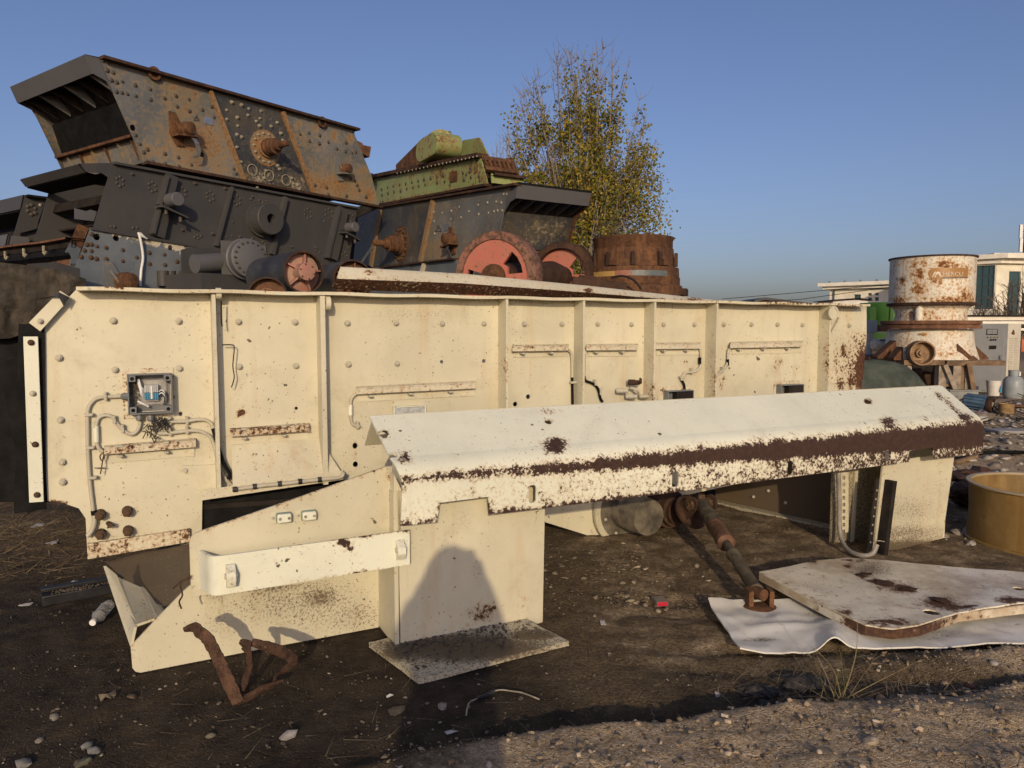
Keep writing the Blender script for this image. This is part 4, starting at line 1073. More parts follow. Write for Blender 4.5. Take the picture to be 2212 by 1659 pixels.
pale = np.maximum(pale, .8 * sm(xf, 1.7, 2.4) * np.exp(-((3.42 + .16 * (xf - 1.6) - yf - .10) / .22) ** 2))
pale = np.maximum(pale, .75 * sm(xf, 3.6, 4.6) * sm(yf, 5.6, 7.0) * (1 - sm(yf, 30, 60)))
pale = np.maximum(pale, .52 * sm(xf, -.3, .7) * sm(yf, 2.8, 3.6))
pale = np.maximum(pale, .42 * sm(yf, 3.9, 5.4))
at_ = me.attributes.new('wear', 'FLOAT', 'POINT'); at_.data.foreach_set('value', pale.astype(np.float32))
g = NT('yard_soil')
pal = g.attr('wear')
n1 = g.noise(.9, 6, .6, co=g.raw); n2 = g.noise(7, 7, .65, co=g.raw); n3 = g.noise(55, 6, .7, co=g.raw); n4 = g.noise(180, 4, .7, co=g.raw)
vd = g.voro(75, co=g.raw); vc = g.voro(75, out='Color', co=g.raw)
vd2 = g.voro(24, co=g.raw); 
damp = g.mix(g.mr(n2, .35, .68), (.031, .023, .016), (.066, .049, .033))
damp = g.mix(g.mr(n4, .60, .74, 0, .6), damp, (.13, .105, .075))
dry = g.mix(g.mr(n3, .35, .65), (.074, .053, .030), (.178, .130, .075))
dry = g.mix(g.mr(n2, .45, .70, 0, .6), dry, (.055, .040, .026))
dry = g.mix(g.mr(n4, .56, .70, 0, .6), dry, (.22, .175, .12))
wob = g.ma('MULTIPLY', g.ma('SUBTRACT', n1, .5), 1.1)
wob2 = g.ma('MULTIPLY', g.ma('SUBTRACT', g.noise(3.3, 6, .65, co=g.raw), .5), .5)
soil = g.mix(g.mr(g.ma('ADD', pal, g.ma('ADD', wob, wob2)), .02, .34), damp, dry)
grav = g.mix(g.mr(n3, .3, .7), (.25, .178, .105), (.55, .42, .26))
sepc = g.t.nodes.new('ShaderNodeSeparateColor'); g.t.links.new(vc, sepc.inputs[0])
grav = g.mix(g.mr(sepc.outputs[0], .55, .95, 0, .8), grav, (.52, .42, .30))
grav = g.mix(g.mr(n2, .50, .72, 0, .75), grav, (.12, .078, .045))
pm = g.mr(g.ma('ADD', pal, g.ma('MULTIPLY', g.ma('SUBTRACT', g.noise(5, 6, .7, co=g.raw), .5), .9)), .42, .80)
col = g.mix(pm, soil, grav)
pebm = g.ma('MULTIPLY', g.mr(vd, .16, .30, 1, 0), g.mr(sepc.outputs[1], .80, .86))
col = g.mix(g.ma('MULTIPLY', pebm, .5), col, (.24, .195, .14))
h = g.ma('ADD', g.ma('MULTIPLY', n3, .8), g.ma('MULTIPLY', n4, .35))
h = g.ma('ADD', h, g.ma('MULTIPLY', g.mr(vd, .0, .5, 1, 0), .35))
crk = g.mr(g.voro(9, 'DISTANCE_TO_EDGE', co=g.vm('ADD', g.raw, g.vm('MULTIPLY', g.t.nodes[-1].outputs[0] if False else g.raw, (0, 0, 0)).outputs[0]).outputs[0]), .0, .035)
h = g.ma('ADD', h, g.ma('MULTIPLY', crk, .22))
g.bump(h, .9, .016)
me.materials.append(g.fin(col, .95, 0, .2))
go = bpy.data.objects.new('ground', me); COL.objects.link(go); tag(go, 'dark dusty yard soil with ruts and a pale gravel bank', None, None, 'structure')

# ------------------------------------------------------------------ scatter
_ico = bmesh.new(); bmesh.ops.create_icosphere(_ico, subdivisions=1, radius=1)
ICOV = np.array([tuple(v.co) for v in _ico.verts]); ICOF = [tuple(v.index for v in f.verts) for f in _ico.faces]; _ico.free()
def scatter(name, P, sz, mat, label, zsq=.6, seed=1, sink=.3, angular=False):
    rs = np.random.RandomState(seed); n = len(P); nv = len(ICOV)
    k = rs.uniform(.5, 1.25, (n, nv, 1)); A = ICOV[None] * k
    A = A * np.stack([rs.uniform(.8, 1.5, n), rs.uniform(.6, 1.1, n), rs.uniform(.5, 1., n) * zsq / .6 * .8], -1)[:, None, :]
    th = rs.uniform(0, 6.28, n); tl = rs.uniform(-.35, .35, n)
    x, y, z = A[..., 0], A[..., 1], A[..., 2]
    x2, z2 = x * np.cos(tl)[:, None] + z * np.sin(tl)[:, None], -x * np.sin(tl)[:, None] + z * np.cos(tl)[:, None]
    X = x2 * np.cos(th)[:, None] - y * np.sin(th)[:, None]; Y = x2 * np.sin(th)[:, None] + y * np.cos(th)[:, None]
    W = np.stack([X, Y, z2], -1) * sz[:, None, None]
    W = W + np.stack([P[:, 0], P[:, 1], ground_z(P[:, 0], P[:, 1]) + sz * zsq * (1 - sink) * .8], -1)[:, None, :]
    m = bpy.data.meshes.new(name)
    F = (np.array(ICOF)[None] + (np.arange(n) * nv)[:, None, None]).reshape(-1, 3)
    m.vertices.add(n * nv); m.vertices.foreach_set('co', W.astype(np.float32).ravel())
    m.loops.add(F.size); m.loops.foreach_set('vertex_index', F.astype(np.int32).ravel())
    m.polygons.add(len(F)); m.polygons.foreach_set('loop_start', np.arange(0, F.size, 3, dtype=np.int32))
    m.update(calc_edges=True); m.materials.append(mat)
    if not angular: m.polygons.foreach_set('use_smooth', [True] * len(m.polygons)); m.set_sharp_from_angle(angle=rad(50))
    o = bpy.data.objects.new(name, m); COL.objects.link(o)
    return tag(o, label, None, None, 'stuff')
def stone_mat(name, a, b, c):
    g = NT(name); ge = g.t.nodes.new('ShaderNodeNewGeometry')
    r = ge.outputs['Random Per Island']
    col = g.mix(g.mr(r, .0, .6, smooth=False), a, b); col = g.mix(g.mr(r, .72, 1.0, smooth=False), col, c)
    col = g.mix(g.mr(g.noise(40, 5, .6), .4, .7, 0, .5), col, tuple(x * .5 for x in a))
    g.bump(g.noise(90, 5, .7), .4, .004)
    return g.fin(col, .9, 0, .25)
rs = np.random.RandomState(21)
SM = stone_mat('pebble_stone', (.060, .048, .034), (.15, .12, .085), (.34, .29, .22))
n = 14000
P = np.stack([rs.uniform(-2.9, 3.8, n), 2.1 + 4.6 * rs.rand(n) ** 1.3], -1)
cl = fbm(P[:, 0] * 1.6, P[:, 1] * 1.6, 3); P = P[cl > -.09]
scatter('gravel', P, .0022 + .0095 * rs.rand(len(P)) ** 6, SM, 'small loose gravel on the dark soil', seed=3)
n = 5200
P = np.stack([rs.uniform(-.5, 3.6, n), rs.uniform(2.05, 3.6, n)], -1)
d_ = 2.70 + .195 * (P[:, 0] + .53) - P[:, 1]
P = P[(d_ > -.02) | ((P[:, 0] > 1.7) & (np.abs(3.42 + .16 * (P[:, 0] - 1.6) - P[:, 1] - .1) < .25))]
scatter('gravel', P, .003 + .014 * rs.rand(len(P)) ** 5, stone_mat('bank_gravel', (.19, .14, .09), (.34, .265, .18), (.52, .43, .32)), 'pale gravel of the bank in the foreground', seed=4)
n = 620
P = np.stack([rs.normal(.55, .45, n), rs.normal(4.75, .28, n)], -1); P[:170] = np.stack([rs.normal(.80, .22, 170), rs.normal(4.28, .07, 170)], -1)
scatter('stone_chips', P, .004 + .026 * rs.rand(n) ** 5, stone_mat('chip_stone', (.09, .068, .045), (.21, .165, .115), (.40, .33, .24)), 'broken stone chips under the cover beam', .35, seed=5, angular=True)
n = 5200
P = np.stack([rs.uniform(2.9, 11, n), rs.uniform(5.3, 15, n)], -1)
px, py = proj(np.stack([P[:, 0], P[:, 1], P[:, 0] * 0], -1))
P = P[(px > 2030) & (px < 2330)]
scatter('rubble', P, .012 + .07 * rs.rand(len(P)) ** 3, stone_mat('rubble_stone', (.16, .135, .11), (.42, .38, .33), (.58, .55, .50)), 'broken pale rubble covering the ground on the right', .34, seed=6, angular=True)
def shards(name, P, L, W_, mat, label, seed, up=.15):
    rs = np.random.RandomState(seed); mb = MB()
    for (x, y) in P:
        a = rs.uniform(0, 6.28); l, w_ = L * rs.uniform(.4, 1.3), W_ * rs.uniform(.4, 1.4)
        d = Vector((math.cos(a), math.sin(a), rs.uniform(-.1, up))); s_ = Vector((-math.sin(a), math.cos(a), rs.uniform(-.2, .2)))
        c = Vector((x, y, gz(x, y) + rs.uniform(.005, .05)))
        k = d * l * .5; q = s_ * w_ * .5
        vv = [c - k - q * rs.uniform(.3, 1), c + k * rs.uniform(.5, 1) - q, c + k + q * rs.uniform(-.4, 1), c - k * .3 + q]
        mb.prism(vv, (0, 0, .006))
    o = mb.build(name, mat, None, kind='stuff', smooth=0); tag(o, label)
    return o
P = [(x, y) for x, y in zip(rs.uniform(3.8, 9.5, 420), rs.uniform(6.4, 13.5, 420))]
shards('scrap', P[:200], .22, .10, stone_mat('scrap_bits', (.05, .04, .03), (.16, .10, .06), (.55, .54, .52)), 'torn scrap sheet and bark lying on the rubble', 8)
P = [(x, y) for x, y in zip(rs.uniform(6.2, 11, 200), rs.uniform(10.5, 15.5, 200))]
shards('scrap', P, .4, .05, stone_mat('dark_scrap', (.02, .018, .016), (.05, .04, .03), (.12, .07, .04)), 'dark hoses and bent scrap heaped before the cabinet', 9, .5)

# straw and litter at the left edge
mb = MB()
for k in range(1900):
    x, y = -3.2 - 2.6 * R.random(), 5.15 + 1.5 * R.random()
    if R.random() < .25: x, y = -2.9 - 1.2 * R.random(), 4.5 + .7 * R.random()
    a = R.uniform(0, 6.28); l = R.uniform(.06, .28); z = gz(x, y) + R.uniform(.0, .07) * (1 if y > 5.2 else .3)
    d = Vector((math.cos(a), math.sin(a), R.uniform(-.25, .35))) * l; s_ = Vector((-math.sin(a), math.cos(a), .3)) * .0028
    p = Vector((x, y, z)); mb.add([p - s_, p + s_, p + d], [(0, 1, 2)])
o = mb.build('straw', stone_mat('straw_stalks', (.11, .075, .038), (.24, .17, .085), (.38, .29, .16)), None, kind='stuff', smooth=0, recalc=False); tag(o, 'dry straw strewn along the left edge')

# single stones one can pick out
LB = [(622, 1591, .035, 'white'), (955, 1528, .028, 'pale'), (206, 1622, .03, 'grey'), (188, 1611, .022, 'grey'), (52, 1647, .034, 'grey'), (170, 1645, .02, 'brown'), (180, 1645, .03, 'olive'), (118, 1550, .03, 'flat'),
      (285, 1505, .022, 'brown'), (455, 1592, .02, 'olive'), (85, 1600, .02, 'pale'), (1550, 1489, .02, 'white'), (1652, 1513, .028, 'dark'), (1905, 1523, .028, 'tan'), (2145, 1448, .026, 'white'), (2095, 1475, .024, 'red'), (1865, 1605, .026, 'pink'), (1880, 1650, .03, 'buff')]
SC = {'white': (.42, .39, .35), 'pale': (.34, .30, .25), 'grey': (.24, .235, .22), 'brown': (.17, .12, .08), 'olive': (.19, .175, .12), 'flat': (.27, .245, .20), 'dark': (.05, .05, .052), 'tan': (.38, .28, .17), 'red': (.26, .12, .075), 'pink': (.44, .31, .23), 'buff': (.42, .35, .26)}
TX = ['white lump of stone in the shadow below the twisted strap', 'pale rounded stone below the base plate corner', 'grey pebble, larger of the close pair at lower left', 'grey pebble leaning on the larger pebble at lower left', 'big grey stone at the lower left corner', 'small brown stone at the lower edge on the left', 'long olive stone at the lower edge on the left', 'flat wedge of stone among the pebbles on the left',
      'brown pebble beside the dry leaf', 'olive pebble on bare soil right of the dry leaf', 'pale chip above the big grey corner stone', 'white stone left of the grass tuft', 'dark stone in the rut by the clinker', 'tan stone right of the grass tuft', 'white stone topping the far bank on the right', 'reddish stone on the far bank', 'pinkish stone halfway up the near bank', 'buff stone at the lower edge of the near bank']
for (x, y, r, c), tx in zip(LB, TX):
    p = gp(x, y); p.z = gz(p.x, p.y) + r * .10
    mb = MB(); mb.rock((p.x, p.y, p.z), r, R, (1.25, .9, .45 if c == 'flat' else .65))
    o = mb.build('stone', plain('stone_' + c, tuple(v * .72 for v in SC[c]), .9, .35, 30, .6), None, smooth=60)
    tag(o, tx, 'stone', 'loose stones on the soil')

# ------------------------------------------------------------------ trees
LEAF = NT('autumn_leaf'); ge = LEAF.t.nodes.new('ShaderNodeNewGeometry')
lc = LEAF.mix(LEAF.mr(ge.outputs['Random Per Island'], .0, .55, smooth=False), (.10, .125, .02), (.25, .23, .035))
lc = LEAF.mix(LEAF.mr(ge.outputs['Random Per Island'], .68, 1.0, smooth=False), lc, (.50, .30, .035))
LEAF.fin(lc, .5, 0, .3); LEAF.b.inputs['Subsurface Weight'].default_value = 0
tr_ = LEAF.t.nodes.new('ShaderNodeBsdfTranslucent'); LEAF.t.links.new(lc, tr_.inputs[0])
mx = LEAF.t.nodes.new('ShaderNodeMixShader'); mx.inputs[0].default_value = .3
LEAF.t.links.new(LEAF.b.outputs[0], mx.inputs[1]); LEAF.t.links.new(tr_.outputs[0], mx.inputs[2]); LEAF.t.links.new(mx.outputs[0], LEAF.out.inputs[0])
BARK = plain('poplar_bark', (.21, .17, .12), .85, .3, 12, .4)
TWIG = plain('pale_twig', (.22, .18, .145), .8, .3, 12, .2)
def leaf(mb, p, s_, rng):
    a = Vector((rng.gauss(0, 1), rng.gauss(0, 1), rng.gauss(0, 1))).normalized(); b = a.orthogonal().normalized()
    b = Matrix.Rotation(rng.uniform(0, 6.28), 3, a) @ b
    mb.add([p, p + (a * .5 + b * .42) * s_, p + a * s_, p + (a * .5 - b * .42) * s_], [(0, 1, 2, 3)])
def poplar():
    rng = random.Random(4)
    Y = 24.0; base = at(1262, 710, Y); base.z = 0
    t = thing('poplar_tree', 'tall poplar thinning to bare twigs at its top, yellow green leaves, beyond the rusty bowl', 'tree', base)
    tk, br, lv = MB(), MB(), MB()
    def P(px, py, dy=0): 
        q = at(px, py, Y); q.y += dy; return q
    tk.tube(smoothpath([base + Vector((0, 0, -.1)), base + Vector((.05, 0, 1.6)), base + Vector((-.05, .1, 3.2)), P(1255, 380), P(1250, 250), P(1243, 160)], 4), [.20 - .17 * k / 20 for k in range(21)], 8)
    for sx, sy in ((1180, 330), (1330, 330)):
        tk.tube(smoothpath([base + Vector((0, 0, .9)), P((sx + 1262) / 2, 560, .2), P(sx, sy, .3 if sx > 1250 else -.3)], 6), [.12 - .09 * k / 12 for k in range(13)], 7)
    def top(x): # crown outline measured on the photograph
        xs = [1098, 1110, 1125, 1160, 1190, 1225, 1250, 1290, 1330, 1365, 1392, 1400]
        ys = [330, 255, 205, 165, 130, 108, 102, 100, 125, 165, 230, 330]
        return np.interp(x, xs, ys)
    for k in range(62):
        x = rng.uniform(1100, 1398); y = top(x) + rng.uniform(0, 30) + (rng.uniform(20, 260) if k % 3 == 0 else 0)
        dy = rng.uniform(-1.5, 1.5)
        tip = P(x, y, dy)
        s0 = Vector((base.x + (tip.x - base.x) * .12, base.y + dy * .15, rng.uniform(1.5, 4.0)))
        if tip.z - s0.z < 1.5: s0.z = tip.z - 1.6
        m1 = s0.lerp(tip, .35) + Vector(((tip.x - base.x) * .05 + rng.gauss(0, .12), dy * .1, -.05)); m2 = s0.lerp(tip, .7) + Vector(((tip.x - base.x) * .05 + rng.gauss(0, .10), 0, 0))
        path = smoothpath([s0, m1, m2, tip], 5)
        br.tube(path, [.026 - .020 * i / (len(path) - 1) for i in range(len(path))], 5)
        for j in range(34):
            t_ = rng.uniform(.12, 1.0); i = int(t_ * (len(path) - 1)); p = path[i]
            dirn = Vector((rng.gauss(0, .60) + (p.x - base.x) * .10, rng.gauss(0, .50), rng.uniform(.40, 1.0))).normalized()
            L = rng.uniform(.25, .8) * (1.1 - .4 * t_)
            q = p + dirn * L
            br.tube([p, p.lerp(q, .5) + Vector((rng.uniform(-.04, .04), 0, 0)), q + Vector((0, 0, .06))], [.008, .006, .004], 3, cap=False)
            ppx = CX + FPX * p.x / p.y; ppy = 710 - (p.z - 1.6) / p.y * FPX
            dens = np.clip((ppy - top(np.clip(ppx, 1100, 1398)) - 35) / 160, 0, 1) ** 1.2
            if dens < .98 and noise.noise(p * .9) > .18: dens = min(1, dens + .3)
            for m_ in range(int(20 * dens + rng.random())):
                c = p.lerp(q, rng.random()) + Vector((rng.gauss(0, .10), rng.gauss(0, .10), rng.gauss(0, .10)))
                if noise.noise(c * 1.25 + Vector((3, 1, 2))) > -.10: leaf(lv, c, rng.uniform(.065, .12), rng)
    # lower skirt and the side bough at the right
    for k in range(170):
        x = rng.gauss(1290, 75); y = rng.uniform(360, 535)
        if x > 1412 or x < 1130: continue
        c = P(x, y, rng.uniform(-1.5, 1.0))
        q = c + Vector((rng.uniform(-.2, .2), 0, rng.uniform(.2, .5)))
        s0 = Vector((base.x + (c.x - base.x) * .3, base.y, max(.5, c.z - .7)))
        br.tube(smoothpath([s0, s0.lerp(c, .5) + Vector((0, 0, -.05)), c, q], 3), [.02] * 5 + [.012] * 5, 4)
        for m_ in range(46):
            p = c + Vector((rng.gauss(0, .22), rng.gauss(0, .22), rng.gauss(0, .24))); leaf(lv, p, rng.uniform(.06, .11), rng)
    for k in range(20):
        a0, a1 = P(1350, 420, 0), P(rng.uniform(1375, 1426), rng.uniform(285, 345), rng.uniform(-.4, .4))
        path = smoothpath([a0, a0.lerp(a1, .5) + Vector((.1, 0, -.12)), a1], 4); br.tube(path, .012, 4)
        for m_ in range(26): leaf(lv, a0.lerp(a1, rng.uniform(.45, 1.02)) + Vector((rng.gauss(0, .09), rng.gauss(0, .09), rng.gauss(0, .09))), rng.uniform(.07, .11), rng)
    for k in range(26):
        x, y = rng.uniform(1360, 1418), rng.uniform(370, 500); c = P(x, y, rng.uniform(-.6, .6))
        br.tube([P(1320, y + 50), c], .012, 4)
        for m_ in range(40): leaf(lv, c + Vector((rng.gauss(0, .16), rng.gauss(0, .16), rng.gauss(0, .18))), rng.uniform(.06, .10), rng)
    tk.build('trunk', BARK, t, smooth=60); br.build('branches', TWIG, t, smooth=0, recalc=False); lv.build('foliage', LEAF.m, t, smooth=0, recalc=False)
poplar()
def bare(name, label, Y, x0, x1, ytop, basepx, n, seed, r=.012, leaf_n=0, spread=.5, col=None):
    rng = random.Random(seed); b = at(basepx, 710, Y); b.z = 0
    t = thing(name, label, 'tree', b); tk, br = MB(), MB()
    tk.tube([b, b + Vector((0, 0, 1.2))], [.09, .06], 7)
    for k in range(n):
        x = rng.uniform(x0, x1); tip = at(x, ytop(x) + rng.uniform(0, 60), Y); tip.y += rng.uniform(-1, 1) * spread
        s0 = b + Vector((0, 0, rng.uniform(.6, 1.6)))
        path = smoothpath([s0, s0.lerp(tip, .4) + Vector(((tip.x - b.x) * .25 + rng.gauss(0, .1), 0, -.1)), tip], 5)
        br.tube(path, [r * 1.8 - r * 1.2 * i / (len(path) - 1) for i in range(len(path))], 4)
        for j in range(14):
            p = path[int(rng.uniform(.2, 1) * (len(path) - 1))]
            d = Vector((rng.gauss(0, .6), rng.gauss(0, .4), rng.uniform(.2, 1))).normalized() * rng.uniform(.25, .8)
            br.tube([p, p + d * .5 + Vector((rng.gauss(0, .04), 0, .03)), p + d], [r * .8, r * .6, r * .35], 3, cap=False)
    tk.build('trunk', BARK, t, smooth=60); br.build('branches', col or TWIG, t, smooth=0, recalc=False)
bare('bare_tree', 'slender leafless tree just left of the poplar', 32, 1055, 1130, lambda x: 262 + abs(x - 1092) * .9, 1100, 26, 3, .011)
bare('bare_shrub', 'tangled leafless shrub before the glass fronted building', 30, 2090, 2270, lambda x: 655 - (x - 2090) * .55 if x < 2190 else 590, 2185, 75, 6, .013, col=plain('brown_twig', (.095, .075, .06), .85, .4, 10))

# ------------------------------------------------------------------ far buildings
WALL = plain('cream_render', (.72, .68, .55), .85, .10, 1.2, .1); CORN = plain('cornice_render', (.74, .70, .60), .8, .1, 2, .1)
GLASS = NT('tinted_glass'); GLASS.fin((.035, .075, .085), .12, 0, .7)
GL = GLASS.m; FRM = plain('window_frame', (.10, .11, .11), .5)
c0 = at(1773, 617, 76.0); c1 = at(1932, 607.5, 71.5)
u = Vector((c1.x - c0.x, c1.y - c0.y, 0)); Lb = u.length
bA = Fr((c0.x, c0.y, 0), u)
b1 = thing('long_building', 'long low cream building with flat cornice far behind the white crusher', 'building', bA.pt(0, 0, 0))
H = (c0.z + c1.z) / 2
wins = [(1845, 636, 1859.5, 644), (1875, 633, 1883, 638.6), (1890, 632.5, 1898, 638), (1919, 631, 1926.5, 635), (1875, 642.5, 1883, 650), (1890, 641.5, 1898, 649.7), (1919, 640, 1926.5, 649.7)]
hl = [AB(bA, [(x0, y1), (x1, y1), (x1, y0), (x0, y0)]) for x0, y0, x1, y1 in wins]
mb = MB(); mb.sheet(bA, [(.9, 0), (Lb + 4, 0), (Lb + 4, H - .55), (.9, H - .55)], hl, 1.2, 0, .3); mb.build('wall', WALL, b1, smooth=0)
mb = MB(); mb.boxf(bA, .9, 1.2, 0, H - .55, -9, -.31); mb.build('wall', WALL, b1)
mb = MB(); mb.boxf(bA, 0, Lb + 4, H - .22, H + .12, -10, .9); mb.boxf(bA, .35, Lb + 4, H - .5, H - .23, -9.6, .5); mb.build('cornice', CORN, b1)
for k in range(6):
    mb = MB(); mb.boxf(bA, .9 + k * (Lb + 2) / 6, 1.0 + k * (Lb + 2) / 6, H + .125, H + .30, .3, .5); mb.build('parapet_post', FRM, b1)
for h_ in hl:
    (xa, ya), (xb, yb) = h_[0], h_[2]
    mb = MB(); mb.boxf(bA, xa, xb, ya, yb, -.22, -.18); p_ = mb.build('pane', GL, b1)
    mb = MB(); mb.boxf(bA, (xa + xb) / 2 - .04, (xa + xb) / 2 + .04, ya, yb, -.17, -.1); mb.build('frame', FRM, p_)
mb = MB(); mb.boxf(bA, 1.25, 1.4, 0, H - .6, .005, .12); mb.build('downpipe', FRM, b1)
# taller block with the glass bay
d0 = at(2060, 556, 62.0); d1 = at(2162, 549.5, 59.6)
u = Vector((d1.x - d0.x, d1.y - d0.y, 0)); Lc = u.length; bB = Fr((d0.x, d0.y, 0), u); H2 = d1.z
b2 = thing('office_block', 'cream office block with wide eaves and tall blue glass bay', 'building', bB.pt(0, 0, 0))
gh = AB(bB, [(2104.5, 668), (2145.5, 668), (2145, 573), (2104.5, 575)])
gh = [(gh[0][0], gh[0][1]), (gh[1][0], gh[0][1]), (gh[1][0], gh[3][1]), (gh[0][0], gh[3][1])]
mb = MB(); mb.sheet(bB, [(-1, 0), (Lc - .25, 0), (Lc - .25, H2 - .35), (-1, H2 - .35)], [gh], 1.0, 0, .3); mb.build('wall', WALL, b2, smooth=0)
(xa, ya), (xb, yb) = gh[0], gh[2]
for i in range(3):
    for j in range(4):
        mb = MB(); mb.boxf(bB, xa + (xb - xa) * i / 3 + .03, xa + (xb - xa) * (i + 1) / 3 - .03, ya + (yb - ya) * j / 4 + .03, ya + (yb - ya) * (j + 1) / 4 - .03, -.18, -.14); mb.build('pane', GL, b2)
mb = MB(); mb.boxf(bB, xa, xb, ya, yb, -.26, -.20); mb.build('bay_frame', FRM, b2)
sd = Fr(bB.pt(Lc - .25, 0, 0), (bB.u * .62 - bB.n * .78).normalized())
sd = Fr(bB.pt(Lc - .25, 0, 0), (bB.u * .55 - bB.n * .83).normalized())
sw = [[(1.2 + k * 2.4, 1), (2.3 + k * 2.4, 1), (2.3 + k * 2.4, H2 - 1.3), (1.2 + k * 2.4, H2 - 1.3)] for k in range(3)]
mb = MB(); mb.sheet(sd, [(.02, 0), (10, 0), (10, H2 - .35), (.02, H2 - .35)], sw, 1.0, 0, .3); mb.build('wall', WALL, b2, smooth=0)
for s_ in sw:
    mb = MB(); mb.boxf(sd, s_[0][0], s_[1][0], 1, H2 - 1.3, -.2, -.15); mb.build('pane', GL, b2)
n2_ = Vector((0, 0, 1))
mb = MB(); mb.prism([bB.pt(-2, H2 - .34, .6), bB.pt(Lc + .6, H2 - .34, .6), sd.pt(10.5, H2 - .34, .7), sd.pt(10.5, H2 - .34, -3), bB.pt(-2, H2 - .34, -9)], Vector((0, 0, .36))); mb.prism([bB.pt(-2, H2 - .7, .25), bB.pt(Lc + .1, H2 - .7, .25), sd.pt(10.3, H2 - .7, .3), sd.pt(10.3, H2 - .7, -.29), bB.pt(-2, H2 - .7, -.29)], Vector((0, 0, .355))); mb.build('cornice', CORN, b2)
e0 = at(2150, 549, 74); bC = Fr((e0.x, e0.y, 0), (1, -.05, 0))
b3 = thing('rear_block', 'cream rear block with blue glass strip, behind the office block', 'building', bC.pt(0, 0, 0))
mb = MB(); mb.boxf(bC, 0, 14, 0, e0.z - .4, -6, 0); mb.build('wall', WALL, b3); mb = MB(); mb.boxf(bC, -.8, 15, e0.z - .395, e0.z, -7, 1.2); mb.build('cornice', CORN, b3)
mb = MB(); mb.boxf(bC, 1.6, 3.4, 1, e0.z - 1.3, .005, .08); mb.build('pane', GL, b3)
# small hut and dark roof beyond
h0 = at(1796, 650, 52); bD = Fr((h0.x, h0.y, 0), (1, -.06, 0))
b4 = thing('small_hut', 'small white hut with thin dark roof before the long building', 'building', bD.pt(0, 0, 0))
zr = at(1830, 646, 52).z
mb = MB(); mb.boxf(bD, .1, 2.5, 0, zr - .06, -3, 0); mb.build('wall', plain('white_render', (.6, .58, .54), .8, .1, 3), b4)
mb = MB(); mb.prism([bD.pt(-.1, zr - .06, .3), bD.pt(1.7, zr + .07, .3), bD.pt(2.7, zr - .05, .3), bD.pt(2.7, zr - .1, .3), bD.pt(1.7, zr + .02, .3), bD.pt(-.1, zr - .12, .3)], -bD.n * 3.6); mb.build('roof', M['black'], b4)
q0 = at(1627, 649, 60); bE = Fr((q0.x, q0.y, 0), (1, 0, 0))
b5 = thing('dark_shed', 'dark pitched shed roof peeping over the screen flange', 'building', bE.pt(0, 0, 0))
za, zb_ = at(1627, 648.5, 60).z, at(1649, 642.5, 60).z; xl, xm, xr = 0, .85, 4.1
mb = MB(); mb.prism([bE.pt(0, za, .3), bE.pt(.85, zb_, .3), bE.pt(4.3, za - .2, .3), bE.pt(4.3, za - .35, .3), bE.pt(.85, zb_ - .2, .3), bE.pt(0, za - .18, .3)], -bE.n * 5); mb.build('roof', M['sheetroof'] if 'sheetroof' in M else M['greyblk'], b5)
mb = MB(); mb.boxf(bE, .2, 4.0, 0, za - .4, -4, 0); mb.build('wall', WALL, b5)
# power lines
wl = thing('power_line', 'two thin black power cables slanting past the long building', 'cable', at(1770, 640, 55))
mb = MB(); mb.tube([at(1560, 646, 60), at(1728, 631.7, 56), at(1935, 613.5, 50)], .022, 5); mb.build('cable', M['black'], wl)
mb = MB(); mb.tube([at(1640, 652, 60), at(1728, 646.7, 56), at(1935, 618.5, 50)], .022, 5); mb.build('cable', M['black'], wl)
# lattice mast at the right edge
mz = at(2214, 700, 90); mt = thing('lattice_mast', 'dark lattice telecom mast with white antennas at the right edge', 'mast', (mz.x, mz.y, 0))
ztop = at(2210, 470, 90).z; mb = MB()
for sx in (-.5, .5):
    for sy in (-.5, .5): mb.tube([(mz.x + sx, mz.y + sy, 0), (mz.x + sx * .7, mz.y + sy * .7, ztop)], .07, 5)
z = 6.0
k = 0
while z < ztop - 1:
    for sy in (-.4, .4): mb.tube([(mz.x - .42, mz.y + sy, z), (mz.x + .42, mz.y + sy, z + 1.0)], .04, 4); mb.tube([(mz.x + .42, mz.y + sy, z), (mz.x - .42, mz.y + sy, z + 1.0)], .04, 4)
    z += 1.0
mb.build('lattice', M['near_black'] if 'near_black' in M else M['darkvoid'], mt)
for py in (500, 530):
    q = at(2204, py, 90); mb = MB(); mb.boxf(Fr(q, (1, 0, 0)), -.18, .18, -.8, .8, 0, .2); mb.build('antenna', WHT, mt); mb = MB(); mb.tube([q, (mz.x - .4, mz.y, q.z)], .05, 5); mb.build('arm', M['darkvoid'], mt)
